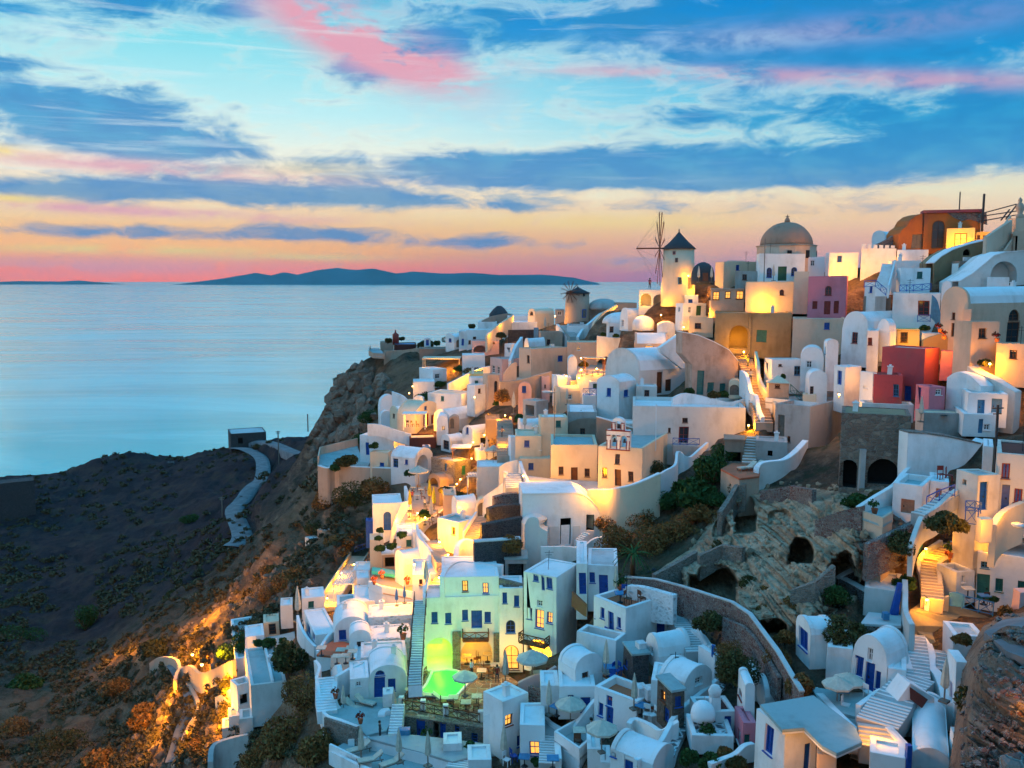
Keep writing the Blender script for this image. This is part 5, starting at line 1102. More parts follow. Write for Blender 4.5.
h('white vaulted house with three small dark windows beside the lane', 684, 766, 916, 718, 772, 48, 'white', 'vL', rise=52, ops='L r 700,722,716,765;L r 720,724,735,766;L w 722,682,737,703', D=171); h('small arched annex with a pale blue door by the three window vault', None, 765, 815, 712, 772, 3, 'tan', 'vR', rise=16, ops='R aG 770,705,790,760', D=169)
light(930, 740, 420, D=168); light(960, 690, 420, D=170); lamp(890, 600, 'lantern glowing in the court above the lane', 200, D=173)
# ================= F: left middle
Z(300, 400)
for k, (a_, c_, yt_, yb_, l_) in enumerate([(350, 568, 145, 198, 'left long dark red retaining wall under the red door vault'), (560, 696, 195, 238, 'right dark red retaining wall block by the white gable')]): h(l_, None, a_, c_, yt_, yb_, 3, 'maroon', D=168-5*k, dft=5, rm='floor', par=.3, cat='wall')
gwall('white rim on the left dark red retaining wall', [(345, 122), (400, 125), (480, 150), (568, 175)], .8, .4, 'white', D=168)
h('long white flat house with a narrow dark door at the far left', 306, 482, 535, 190, 252, 70, 'white', ops='L d 336,218,354,282', D=166, dft=6)
terrace('white edged garden terrace at the far left of the village', [(90, 330), (190, 345), (345, 342), (380, 292), (305, 270), (292, 232), (100, 280)], D=170, mat='teal_roof', wm='peach', rim='5 6', rh=1.6, drop=6)
gwall('tan retaining wall with a white rim under the far left terrace', [(92, 338), (140, 352), (195, 342), (340, 346), (440, 350), (545, 352)], 5.5, .6, 'tan', D=[168, 167, 167.5, 163, 160, 158], cap='white')
h('round ended tan bastion at the far left of the village', None, 96, 186, 352, 440, 3, 'peach', D=166, rm='white', par=.1, dft=4)
bush(235, 325, 120, 'yellow green garden bush on the far left terrace', 'olivel', D=167, grp=None, seed=1); bush(180, 352, 50, 'dark small shrub at the rim of the far left terrace', 'green', D=166, grp=None); 
h('white flat house right of the garden terrace', None, 388, 470, 248, 285, 3, 'white', D=165); h('cream stepped house with a small blue window left of the tan arch', 358, 452, 470, 268, 346, 70, 'cream', ops='L w 408,320,430,340', D=159)
h('vaulted white house with a wide tan arch facing right', 464, 590, 678, 300, 352, 62, 'white', 'vR', rise=42, ops='R an 600,282,655,370;L K 477,292,503,345;L w 537,297,553,330', D=156)
bush(560, 380, 70, 'dark green shrub before the wide tan arch', 'green', D=154, grp=None); bush(380, 240, 60, 'bougainvillea shrub by the narrow dark door', 'green', D=163, grp=None)
h('white vault with a big dark window beside the lane wall', 722, 770, 842, 212, 262, 40, 'white', 'vL', rise=30, ops='L B 733,208,765,255', D=163); h('white curved lane house left of the dark window vault', None, 700, 760, 120, 200, 3, 'white', 'vR', rise=40, D=167)
h('small blue shuttered cube by the dark red wall', None, 628, 668, 238, 272, 3, 'palblue', D=160, dft=2)
h('white gabled house beside the brightest lane lantern', 832, 886, 1012, 172, 226, 42, 'white', 'vL', rise=36, ops='L w 850,140,864,175;R B 925,190,990,225', D=158); lamp(943, 180, 'lantern on the gabled lane house', 380, D=155); lamp(886, 216, 'lantern at the corner of the gabled lane house', 300, D=154)
h('yellow lit white house with a bluish flat roof by the lane', 895, 916, 1014, 258, 312, 18, 'white', ops='L B 890,260,902,310', D=150); lamp(877, 298, 'lantern left of the yellow lit lane house', 300, D=149); lamp(921, 324, 'lantern under the yellow lit lane house', 260, D=147)
pergola('small lit tavern awning with wooden posts by the lane', 782, 868, 248, 300, D=153, depth=3, roofm='whitepaint', mat='brownwood'); light(820, 285, 300, D=151.5)
h('rough stone house with a blue and a green door', 672, 792, 874, 318, 402, 45, 'rubble', ops='L d 738,325,750,364;R T 828,335,848,383', D=149, par=.3, rm='floor'); light(810, 395, 200, D=145)
umb(957, 312, 'folded grey parasol beside the lane lantern', 'closed', D=146, s=1.5); umb(992, 330, 'open white parasol on the lane terrace', 'parasol', D=146, s=1.2)
h('brown barrel shaped hut with a lit arched end', 656, 714, 762, 412, 446, 40, 'brown', 'vL', rise=30, ops='L an 663,398,706,440', D=141, dft=4); light(680, 425, 60, D=139)
terrace('orange lit restaurant terrace with parasols in the middle of the village', [(522, 690), (600, 660), (700, 620), (745, 575), (735, 460), (640, 420), (560, 450), (548, 560)], D=126, mat='tan', wm='white', rim='0 1 2', rh=.8, drop=4)
gwall('white wall on the left of the orange lit restaurant terrace', [(532, 440), (550, 490), (552, 540), (520, 560)], 2.5, .4, 'white', D=[140, 136, 134, 134])
umb(608, 445, 'open green white parasol on the restaurant terrace', 'parasol', D=138, s=1.25); umb(664, 530, 'taller folded yellow parasol on the restaurant terrace', 'closedy', D=133, s=1.35); umb(686, 570, 'front folded yellow parasol on the restaurant terrace', 'closedy', D=130, s=1.35); umb(563, 570, 'folded yellow parasol by the white wall of the restaurant terrace', 'closedy', D=132, s=1.2); umb(672, 625, 'folded tan parasol at the front of the restaurant terrace', 'closed', D=126, s=1.3)
for k, (a_, b_, w_) in enumerate([(602, 578, 500), (803, 428, 420), (820, 405, 350), (712, 722, 420), (640, 600, 200)]): lamp(a_, b_, ['bright lantern among the restaurant tables', 'left lantern of the pair on the vine terrace', 'right lantern of the pair on the vine terrace', 'lantern on the steps under the white corner house', 'small lantern near the front of the restaurant'][k], w_, D=[129, 139, 140, 115, 127][k])
for k, (a_, b_) in enumerate([(580, 470), (620, 480), (600, 510), (650, 560), (560, 600), (590, 615), (640, 640), (680, 600)]):
    P_ = put(a_, b_, 137-k*1.2); nm = ['by the open parasol', 'right of the open parasol', 'below the open parasol', 'by the yellow parasols', 'at the white wall', 'by the bright lantern', 'at the front rim', 'by the tan parasol'][k]
    place('table', P_, 'restaurant table '+nm, 0, 1.1, 'restaurant tables'); place('chair', P_+Vector((.9, 0, 0)), 'wooden chair at the restaurant table '+nm, 1.5, 1.1, 'restaurant chairs')
bush(800, 500, 110, 'olive vine shrub on the lantern terrace', 'olivel', D=136, grp=None); bush(745, 470, 70, 'dark shrub left of the lantern pair', 'olivel', D=137, grp=None); bush(640, 590, 60, 'green bush among the restaurant tables', 'green', D=128, grp=None)
h('small cream cube beside the restaurant terrace', None, 733, 800, 488, 560, 3, 'peach', D=132)
h('white house with a blue arched door lit yellow below the restaurant', None, 374, 522, 530, 705, 3, 'white', ops='R ad 428,572,467,668', D=134, dft=6); light(400, 640, 200, D=130.5, r=.2); light(490, 620, 420, D=130.5); bush(405, 672, 50, 'dark plant beside the blue arched door', 'green', D=130, n=900, grp=None)
h('tiny blue painted hut at the left of the blue arched door', None, 338, 374, 620, 685, 3, 'blue', D=135, dft=2)
shape('white parapet fin right of the blue arched door', [(520, 525), (555, 515), (552, 560), (500, 640), (465, 700), (450, 700), (470, 660)], 5, D=131, mat='white', b=.5)
h('white corner house with a small window above golden steps', 704, 812, 902, 628, 780, 50, 'white', ops='L W 775,650,793,690', D=117, rm='teal_roof', dft=7, par=.2); light(850, 740, 500, D=114); light(690, 745, 500, D=114)
h('white vaulted house behind the white corner house', 775, 805, 905, 560, 620, 30, 'white', 'vL', rise=60, D=124, dft=7); h('small white vault with a brown arched end', 898, 905, 968, 555, 600, 12, 'cream', 'vR', rise=50, ops='R aG 912,525,955,598', D=121)
h('tall blank grey blue wall house left of the stepped lane', None, 907, 1120, 342, 505, 3, 'offwhite', D=134, dft=5)
p_ = pergola('white slatted awning at the left of the grey blue wall', 858, 906, 392, 470, D=138, depth=2, slats=6)
h('white terrace block with a curved wall below the restaurant', None, 495, 592, 690, 775, 3, 'white', D=123); gwall('white curving stair wall in front of the restaurant', [(590, 680), (600, 665), (640, 710), (690, 775)], 3, .4, 'white', D=[122, 122, 119, 115])
# ruins on the brown slope
h('low ruined stone building with a flat grey roof on the brown slope', 88, 252, 300, 692, 742, 60, 'tan', rm='greyroof', D=158, ops='L o 120,700,150,735', cat='ruin', dft=8); h('upper ruined stone shed with a pale flat roof on the brown slope', 160, 335, 372, 640, 672, 62, 'brown', rm='greyroof', D=160, cat='ruin', dft=7); h('small roofless white ruin at the left of the brown slope', 25, 60, 108, 715, 775, 35, 'offwhite', D=162, ops='L o 30,735,45,770', cat='ruin')
# ================= church and the middle
Z(460, 400)
x = h('cream church house with brown doors and a teal flat roof', None, 466, 706, 228, 442, 3, 'cream', ops='R D 568,347,602,440;R W 505,340,530,382;R W 638,352,664,395', D=112, rm='teal_roof', par=.3, dft=8)
x2 = h('cream church hall under the red trimmed bell gable', 706, 931, 1100, 250, 455, 66, 'cream', ops='L D 793,357,825,442;L W 730,345,755,397;L W 862,367,888,418;L W 795,278,820,330', D=108, rm='teal_roof', par=.35)
f = x2['fL']; u0, v0 = f.uv(*q(868, 262)); u1, v1 = f.uv(*q(752, 85)); r_ = x2['root']; pg = lambda lst: [f.w(u0+(u1-u0)*a_, v0+(v1-v0)*b_, -.06) for a_, b_ in lst]
arc = lambda cx, w, b0, b1: [(cx-w, b0), (cx+w, b0)]+[(cx+w*math.cos(PI*i/8), b1-w*.7+w*.7*math.sin(PI*i/8)) for i in range(9)]
bt = empty('bell_gable', f.w((u0+u1)/2, v0, 0), 'white bell gable with three arches and red trim on the church hall', 'bell gable')
outer = [(0, 0), (1, 0), (1, .60), (.78, .62), (.76, .86)]+[(.5+.26*math.cos(PI*i/8), .86+.13*math.sin(PI*i/8)) for i in range(9)]+[(.24, .62), (0, .60)]
MB().plate(pg(outer), [pg(arc(.27, .13, .06, .46)), pg(arc(.70, .13, .06, .46)), pg(arc(.5, .12, .62, .88))], f.n*.7).build('gable_wall', 'white', bt)
m = MB()
for a0, b0, a1, b1 in ((-.03, .58, 1.03, .61), (.2, .60, .8, .625), (0, .42, .14, .45), (.40, .42, .57, .45), (.83, .42, 1, .45), (-.02, 0, 1.02, .03), (.22, .82, .38, .84), (.62, .82, .78, .84), (0, .03, .03, .3), (.12, .03, .15, .3), (.4, .03, .43, .3), (.54, .03, .57, .3), (.83, .03, .86, .3), (.97, .03, 1, .3), (.22, .62, .26, .8), (.36, .62, .39, .8), (.61, .62, .64, .8), (.74, .62, .78, .8)):
    p0 = [f.w(u0+(u1-u0)*a_, v0+(v1-v0)*b_, -.14) for a_, b_ in ((a0, b0), (a1, b0), (a1, b1), (a0, b1))]; m.prism(p0, f.n*.08)
m.build('red_trim', 'redwood', bt)
for cx, cy in ((.27, .30), (.70, .30), (.5, .74)): p = f.w(u0+(u1-u0)*cx, v0+(v1-v0)*cy, .3); MB().lathe(p, [(.22, -.3), (.15, -.1), (.12, .1), (.04, .2)], 10).build('bell', 'metal', bt)
h('brown gabled ruin wall behind the church roof', None, 556, 752, 120, 228, 3, 'brown', 'vR', rise=26, D=123, dft=6, rm='tan'); h('white wall of a terrace rising right behind the church', None, 752, 1060, 120, 245, 3, 'offwhite', D=124, dft=4)
gwall('brown diagonal wall with white rim right behind the church roof', [(700, 88), (760, 105), (860, 140), (950, 165), (1090, 215)], 5, .6, 'brown', D=122, cap='white', smooth=False)
h('long cream house with a pale curving roof above the church', 402, 412, 552, 88, 320, 10, 'cream', D=120, rm='whiteroof', dft=10, par=.1); h('grey brown house right of the long cream house', None, 550, 702, 62, 225, 3, 'grey', D=125, rm='whiteroof', dft=9, par=.1)
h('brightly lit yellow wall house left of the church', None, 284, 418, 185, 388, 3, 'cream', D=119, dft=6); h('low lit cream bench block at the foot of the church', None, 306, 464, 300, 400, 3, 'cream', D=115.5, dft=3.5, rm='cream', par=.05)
light(330, 385, 380, D=112.5, dz=1); light(400, 370, 420, D=113, dz=1); light(640, 450, 420, D=107, dz=.5); lamp(325, 388, 'lantern at the foot of the lit yellow wall', 160, D=112); lamp(345, 465, 'low lantern at the church court wall', 120, D=109); light(700, 500, 420, D=101.5, dz=.8); light(540, 455, 160, D=107.5)
h('white vaulted wing with a low arch left of the cream house', 296, 310, 412, 130, 190, 15, 'white', 'vL', rise=30, D=127); h('cream rounded niche house over the lit wall', None, 362, 415, 165, 190, 3, 'cream', 'vR', rise=32, D=122)
pole(484, -60, 175, 'tall thin pole before the long cream house', D=118, w=.09, mat='grey' if 0 else 'greywood'); pole(1000, 20, 235, 'pale pole behind the church', D=113, w=.12, mat='whitepaint')
terrace('paved court in front of the cream church', [(340, 475), (620, 480), (760, 468), (720, 420), (460, 400), (345, 385)], D=108, mat='floor', wm='white', rim='', drop=2)
gwall('curved retaining wall glowing yellow at the church court', [(652, 465), (700, 462), (768, 462), (840, 450), (920, 425), (1026, 380)], 5, .5, 'cream', D=[104, 103, 101.5, 101, 101, 102], cap='white', drop=4)
x = shape('white house with a slanting curved roofline and two dark openings', [(322, 482), (600, 480), (640, 492), (672, 515), (700, 548), (722, 590), (722, 742), (322, 742)], 4, D=103, mat='white', b=5, ops='R o 512,605,566,742;R o 645,590,686,672', cat='house', name='house', ref=(520, 742), down=4, cap=('white', 0, 1, 2, 3, 4, 5)); f = x['f']
for k, (a_, b_) in enumerate([(455, 505), (575, 615)]): u, v = f.uv(*q(a_, 742)); u2, v2 = f.uv(*q(b_, 645)); m = MB(); m.prism([f.w(u, v, -.05), f.w(u2, v, -.05), f.w(u2, v2, -.05), f.w(u, v2, -.05)], f.n*.04); m.build('shutter', 'offwhite', x['root'])
u, v = f.uv(*q(512, 742)); u2, v2 = f.uv(*q(566, 640)); MB().prism([f.w(u+.1, v, .1), f.w(u2-.1, v, .1), f.w(u2-.1, v2, .1), f.w(u+.1, v2, .1)], f.n*.06).build('door', 'whitepaint', x['root'])
gwall('rough white lump wall at the left of the slant roofed house', [(330, 640), (352, 605), (395, 605), (410, 650), (448, 670)], 4.5, 2.0, 'offwhite', D=100.5, drop=2); stairs('tiny white steps by the right opening of the slant roofed house', (600, 728), (650, 680), 1.0, 6, 'white', Db=101.5, Dt=102.4)
gwall('low white parapet before the slant roofed house', [(415, 752), (520, 750), (625, 750), (690, 712), (760, 700)], 1.8, .35, 'white', D=[99.5, 99.5, 99.5, 100, 100.5])
bush(268, 762, 125, 'round straw coloured bush at the dry stone slope', 'rust', D=98.5, grp=None, seed=3, flat=1.1)
for k, (a_, b_) in enumerate([(232, 290), (228, 180)]): stairs(['lower', 'upper'][k]+' flight of the golden lane steps', (232-2*k, 290-98*k), (228-2*k, 190-95*k), 2.6, 12, 'tan', edge='tan', Db=[137, 146][k], Dt=[145.5, 156][k])
for k, (a_, b_, w_, D_) in enumerate([(230, 78, 380, 158), (215, 160, 300, 149), (217, 215, 300, 144), (200, 278, 380, 139)]): lamp(a_, b_, ['top', 'second', 'third', 'lowest'][k]+' of the four lanterns along the golden lane steps', w_, D=D_)
gwall('tan wall along the right of the golden lane', [(252, 85), (258, 160), (262, 250), (288, 300)], 2.5, .5, 'peach', D=[158, 150, 141, 137])
h('narrow white house right of the golden lane', 248, 262, 296, 190, 300, 40, 'white', D=136); h('brown shed left of the golden lane top', None, 130, 205, 100, 130, 3, 'brown', D=157)
bush(300, 105, 80, 'green garden shrub right of the golden lane', 'green', D=152, grp=None); bush(200, 20, 60, 'small green tree over the golden lane', 'green', D=164, grp=None); umb(275, 75, 'folded cream parasol above the golden lane', 'closed', D=156, s=1.5); umb(332, 165, 'folded parasol left of the long cream house', 'closed', D=134, s=1.3)
gwall('white curved stair wall descending to the dry stone slope', [(300, 310), (330, 395), (355, 440), (362, 470)], 1.6, .4, 'white', D=[122, 115, 112, 110]); gwall('curving white roof wall under the blank grey blue house', [(92, 520), (140, 480), (200, 440), (240, 400), (245, 365)], 3, .6, 'white', D=[122, 120, 118, 117, 117])
gwall('white wall edge right of the blank grey blue house', [(200, 340), (240, 318), (295, 305)], 3.5, .4, 'offwhite', D=[126, 126, 125])
h('small white flat house on the white stairway', 240, 262, 305, 392, 470, 25, 'offwhite', D=114); stairs('pale stairway beside the blank grey blue wall', (280, 450), (268, 375), 2.2, 8, 'floor', Db=113, Dt=119)
# dry stone terraces and lit steps
gwall('upper dry stone terrace wall on the slope', [(150, 560), (200, 545), (310, 535)], 2, .8, 'darkstone', D=[104, 104.5, 105]); gwall('middle dry stone terrace wall on the slope', [(110, 640), (200, 625), (318, 600)], 2.2, .8, 'darkstone', D=[101, 101.5, 102]); gwall('top dry stone terrace wall under the white steps', [(175, 500), (240, 480), (315, 475)], 2, .8, 'redrubble', D=[107.5, 108, 108.5]); 
gwall('lower dry stone wall with a pale top above the green house', [(75, 728), (180, 722), (315, 716)], 2.4, .8, 'darkstone', D=[97.5, 98, 98.5], cap='greyroof', smooth=False)
stairs('orange lit steps climbing left of the dry stone slope', (60, 700), (125, 600), 1.8, 12, 'tan', edge='tan', Db=103, Dt=108, walls='l'); light(60, 690, 350, D=101); light(110, 640, 200, D=103.5); bush(150, 600, 40, 'green climbing plant at the top of the orange lit steps', 'green', D=106, grp=None)
# ================= the green lit house and its terrace (crop K)
Z(380, 520)
x = h('green lit white house with a glowing green arch and blue shutters', None, 224, 612, 398, 765, 3, 'white', 'flat', D=93.5, par=.3, dft=4,
  ops='R w 263,470,294,528;R w 333,475,364,532;R w 420,462,450,518;R d 467,465,522,556;R w 535,470,567,526;R an 232,603,372,765;R an 415,608,580,768')
balcony(x, x['fR'], 422, 540, 552, 610); F1 = x
add_part(x, 'stone_pilaster', lambda m: m.box(x['fR'].w(*x['fR'].uv(*q(391, 668)), -.12), (.85, .3, 4.2)), 'rubble'); add_part(x, 'stone_pilaster', lambda m: m.box(x['fR'].w(*x['fR'].uv(*q(601, 672)), -.12), (.85, .3, 4.2)), 'rubble')
u_ = dict(P0=None)
h('upper storey of the green lit house with two amber shuttered windows', None, 318, 612, 293, 402, 3, 'white', 'flat', D=onface(x['fR'], 318, 402)+.25, P0=1, down=-2.7, dft=7, par=.05, ops='R l 422,313,452,370;R L 527,322,557,378')
gwall('pale curved roof edge behind the amber windows of the green lit house', [(330, 290), (360, 240), (430, 212), (620, 232)], .8, .5, 'white', D=[92.5, 96, 98, 96])
y = h('white middle house with a round blue window and an amber arched door', None, 612, 732, 348, 765, 3, 'white', 'flat', D=93.3, dft=4, ops='R w 627,370,650,427;R w 686,385,712,443;R aw 645,512,692,580;R al 635,640,712,765')
gwall('rubble stone parapet on the middle house roof', [(610, 298), (680, 315), (765, 340)], 1.0, .4, 'rubble', D=[93.2, 93.0, 92.9], drop=-.2); h('flat teal awning shed above the rubble parapet', None, 640, 752, 205, 300, 3, 'grey', 'slab', D=96, dft=3, ops='R o 648,225,745,300', rm='teal_roof')
z_ = h('tall white house with a curved roof and a wooden balcony over an orange cave', 738, 902, 1014, 292, 790, 60, 'white', 'flat', D=89.4, par=.1, dft=8,
  ops='L w 787,255,813,313;L d 827,264,843,360;L w 853,293,882,352;L g 803,410,830,443;L w 752,447,778,505;L L 795,458,840,555;L L 855,470,885,528;L an 752,612,880,768')
balcony(z_, z_['fL'], 735, 532, 868, 612)
light(290, 650, 45, D=95.6, col=(.45, 1, .0), r=.2); light(310, 720, 40, D=93, col=(.3, 1, .0)); light(470, 640, 60, D=95.4, r=.2); light(470, 700, 90, D=91); light(820, 690, 80, D=93); lamp(833, 690, 'bright lantern inside the orange cave of the tall white house', 260, D=92.3); light(675, 700, 100, D=91)
light(340, 560, 260, D=86, col=(.42, 1, .28), r=1.5); light(520, 520, 160, D=86, col=(.6, 1, .4), r=1.5)  # broad green fills added in front to tint the whole facade
P_ = put(960, 700, 82.5); light(955, 700, 160, D=83)
# vault and court left of it
h('orange lit white vault with a star bright lamp', 75, 122, 238, 232, 300, 40, 'white', 'vL', rise=66, D=104, dft=4); lamp(175, 228, 'star bright lamp on the rounded white vault', 650, D=101.5)
h('white house with a small window beside the folded parasol', None, 168, 300, 282, 392, 3, 'white', ops='R W 200,305,217,335', D=99, dft=6); umb(236, 350, 'folded dark parasol at the corner by the long stairs', 'closed', D=96.5, s=1.15)
gwall('white winding wall left of the golden steps', [(180, 20), (195, 80), (235, 130), (300, 220)], 2.2, .35, 'white', D=[115, 112, 108, 103])
stairs('golden curved steps between the vault and the corner house', (330, 215), (265, 105), 1.8, 12, 'tan', edge='tan', Db=102, Dt=111); stairs('golden lower steps behind the green lit house', (280, 370), (345, 240), 1.6, 12, 'tan', edge='tan', Db=96, Dt=102)
for k, (a_, b_, w_, D_) in enumerate([(305, 112, 280, 109), (348, 175, 260, 105), (392, 192, 300, 103.5), (302, 295, 420, 98.5)]): lamp(a_, b_, ['highest', 'second', 'third', 'lowest'][k]+' of the four lanterns along the golden curved steps', w_, D=D_)
gwall('white rounded wall at the top of the green lit house', [(402, 205), (410, 130), (440, 100), (480, 110)], 2.5, .6, 'white', D=[100, 101, 102, 102])
terrace('warm paved court behind the green lit house', [(228, 392), (318, 392), (320, 300), (250, 300)], D=94, mat='tan', rim='3', rh=.8, drop=3)
# long outer staircase with rails
stairs('long outer staircase running down beside the green lit house', (180, 850), (208, 408), 1.25, 36, 'whiteroof', Db=81, Dt=93.5, edge='greyroof', rail='brownwood', walls='')
# restaurant terrace and its stone base (crop R)
Z(300, 618)
w_ = h('rubble stone arcade house with blue doors carrying the restaurant terrace', 508, 944, 985, 562, 665, 74, 'rubble', 'flat', D=81.5, par=.1, rm='grid', dft=9, ops='L d 594,520,640,634;L n 682,520,710,648;L d 715,528,745,620;L K 790,540,815,600;L K 875,590,908,640')
terrace('stone paved restaurant terrace in front of the glowing arches', [(515, 478), (930, 545), (1000, 440), (1120, 330), (985, 235), (820, 235), (640, 240)], D=84.7, mat='grid', wm='rubble', rim='', drop=.4); Zt = at(*q(515, 478), 84.7).z
CARVEP.append(([(p.x, p.y) for p in lotz([(880, 560), (1120, 430), (1350, 430), (1375, 240), (1000, 200)], Zt)], Zt-.3))
p_ = [on_z(*q(a_, b_), Zt+.06) for a_, b_ in ((598, 392), (640, 335), (672, 272), (745, 262), (800, 268), (895, 305), (792, 418), (700, 404))]; c = sum(p_, Vector())/len(p_)
r_ = empty('swimming_pool', c, 'bright green lit swimming pool in front of the green arch', 'swimming pool'); MB().prism(p_, Vector((0, 0, -.05))).build('pool_water', 'greenwater', r_)
m = MB(); wallstrip(m, [p+Vector((0, 0, .12)) for p in p_+[p_[0]]], [.2]*(len(p_)+1), -.25); m.build('pool_rim', 'whitepaint', r_)
light(740, 300, 60, D=87.5, col=(.15, 1, .1), r=.8)
for k, (a_, b_) in enumerate([(521, 460), (632, 475), (747, 500), (925, 530)]): P_ = on_z(*q(a_, b_), Zt); tag(MB().box(P_+Vector((0, 0, .5)), (.5, .5, 1.2)).build('terrace_post', 'white', None, P_), ['first', 'second', 'third', 'fourth'][k]+' white square post from the left along the restaurant terrace edge', 'post', 'posts along the restaurant terrace')
railing('brown wooden railing along the restaurant terrace edge', [(525, 468), (632, 485), (747, 508), (920, 540)], mat='brownwood', h=.95, z=Zt); railing('dark railing beside the pool and the long stairs', [(540, 440), (600, 355), (650, 290)], mat='brownwood', h=.95, z=Zt)
tb = [(855, 235, 'under the orange arch at the left'), (960, 225, 'under the orange arch at the right'), (905, 445, 'at the dark green parasol'), (850, 475, 'near the terrace edge'), (930, 310, 'in the middle of the flagstones'), (1000, 280, 'beside the amber door'), (785, 450, 'by the front railing')]
for k, (a_, b_, l_) in enumerate(tb):
    P_ = on_z(*q(a_, b_), Zt)
    place('table', P_, 'white topped table '+l_, 0, 1.25, 'tables of the flagstone restaurant')
    for j, (dx, dy, s_) in enumerate([(.95, .1, 'right'), (-.95, -.1, 'left')]): place('chair', P_+Vector((dx, dy, 0)), 'wooden chair on the %s of the table %s' % (s_, l_), 1.57*(1 if j else -1), 1.2, 'chairs of the flagstone restaurant')
umb(845, 400, 'dark green lit open parasol between pool and tables', 'parasol', D=84, s=.95)
for k, (a_, b_) in enumerate([(590, 410), (650, 412), (730, 430)]): place('lounger', on_z(*q(a_, b_), Zt), ['leftmost', 'middle', 'rightmost'][k]+' of the three sun loungers at the pool end', R(170), 1.1, 'sun loungers by the pool')
place('pot', put(650, 640, 80.5), 'potted bush beside the blue doors of the stone arcade', 0, 1.6); bush(880, 690, 95, 'dark green bush at the right foot of the stone arcade', 'green', D=78.5, grp=None, flat=1.1); tag(MB().box(put(532, 600, 80.5), (1.1, .7, 1.3)).build('storage_box', 'palblue', None, put(532, 600, 80.5)), 'pale blue grey box beside the leftmost blue door of the arcade', 'box')
tag(MB().box(put(540, 625, 80.3), (1.9, .6, .5)).build('planter', 'terrapot', None, put(540, 625, 80.3)), 'red brown planter trough at the foot of the stone arcade', 'planter')
# lower left court
x = h('low white house with a blue window left of the blue arched facade', None, 256, 352, 312, 425, 3, 'white', ops='R g 285,325,312,350', D=87, dft=4, par=.1); x = h('white vaulted house with a blue door and a blue fanlight', None, 352, 548, 318, 425, 3, 'white', 'vR', rise=72, ops='R d 380,305,435,410;R w 450,312,488,375;R aw 385,270,432,296', D=87.5, dft=5)
h('white flat house above the blue fanlight vault', None, 314, 545, 205, 300, 3, 'white', D=92, dft=4); umb(223, 482, 'folded tan parasol in the court before the blue door', 'closed', D=85.5); umb(483, 500, 'folded dark parasol by the white steps', 'closed', D=84.5); umb(313, 730, 'folded white parasol on the lower sunbed terrace', 'closed', D=77, s=1.2)
for k, (a_, b_, l_) in enumerate([(275, 470, 'wooden lounger left of the blue door'), (335, 450, 'white lounger in the middle of the court'), (300, 690, 'long white lounger at the folded white parasol'), (360, 745, 'lounger at the left front of the sunbed terrace'), (470, 760, 'lounger next to the two folded parasols')]): place('lounger', put(a_, b_, [86, 86, 79, 76.5, 76][k]), l_, R([150, 155, 30, 20, 35][k]), 1.15, 'sun loungers of the lower courts')
terrace('grey blue paved court with sun loungers below the blue fanlight house', [(125, 495), (290, 555), (340, 600), (440, 575), (500, 470), (545, 410), (255, 415), (175, 470)], D=84, mat='teal_roof', wm='white', drop=3)
gwall('white curving parapet of the stepped path at the lower left', [(72, 215), (92, 250), (75, 300), (85, 360), (100, 440), (125, 500), (200, 525), (292, 560)], 1.1, .35, 'white', D=[93, 92, 90, 87.5, 85.5, 83, 81.5, 80.5]); stairs('white steps behind the curving parapet at the lower left', (140, 480), (125, 300), 1.9, 13, 'whiteroof', Db=84, Dt=90); gwall('rubble stone wall under the curving parapet', [(122, 512), (200, 540), (292, 572)], 3, .6, 'rubble', D=[82.6, 81.1, 80.1])
gwall('white rounded wall between the steps and the court', [(165, 255), (185, 240), (190, 300), (165, 330), (165, 420), (190, 470)], 1.6, .5, 'white', D=[91, 90, 89, 88, 86, 85]); gwall('white sloping wall up to the vaulted house roof', [(190, 300), (240, 270), (310, 235), (330, 230)], 1.4, .4, 'white', D=[88, 89, 90, 91])
terrace('wooden table terrace above the low white house', [(155, 250), (250, 285), (315, 240), (280, 190), (160, 190)], D=92, mat='tan', wm='white', drop=2); 
for k, (a_, b_) in enumerate([(190, 235), (235, 232), (270, 210)]): place('table', put(a_, b_, 91), ['left', 'middle', 'right'][k]+' one of three dark tables on the small upper terrace', 0, 1.2)
stairs('white steps beside the folded dark parasol', (480, 610), (505, 440), 1.2, 12, 'white', Db=80.5, Dt=84); gwall('white barrel pillars beside the white steps', [(436, 500), (440, 478), (465, 475)], 2.2, .7, 'white', D=[83.5, 83.7, 83.9]); h('small white cube with chimney openings at the long stairs foot', None, 425, 480, 392, 430, 3, 'white', D=85, dft=1.5)
terrace('lower sunbed terrace with a white rim at the bottom', [(150, 685), (245, 625), (300, 650), (445, 650), (640, 700), (820, 760), (860, 900), (480, 900), (360, 790)], D=79.5, mat='teal_roof', wm='rubble', rim='8 3 4', rh=.7, drop=4)
gwall('white rim of the lower sunbed terrace on the left', [(148, 680), (250, 735), (370, 790)], .8, .35, 'white', D=[79.5, 77, 74.5]); gwall('white wall between the lower sunbed terrace and the arcade path', [(245, 625), (340, 615), (445, 650), (600, 685), (800, 745)], .9, .35, 'white', D=[80.5, 80, 79, 77.5, 76])
terrace('grey path in front of the stone arcade', [(340, 612), (450, 640), (640, 690), (780, 735), (960, 690), (940, 640), (600, 600), (480, 590)], D=79.8, mat='floor', wm='white', drop=2); umb(508, 740, 'left of the two cream folded parasols at the bottom', 'closed', D=76, s=1.15); umb(655, 760, 'right of the two cream folded parasols at the bottom', 'closed', D=75, s=1.15)
h('white cube steps at the right end of the arcade path', None, 735, 830, 648, 700, 3, 'white', D=77.5, dft=2); stairs('grey steps at the right end of the arcade path', (800, 770), (850, 700), 2, 7, 'floor', Db=75, Dt=77.5)
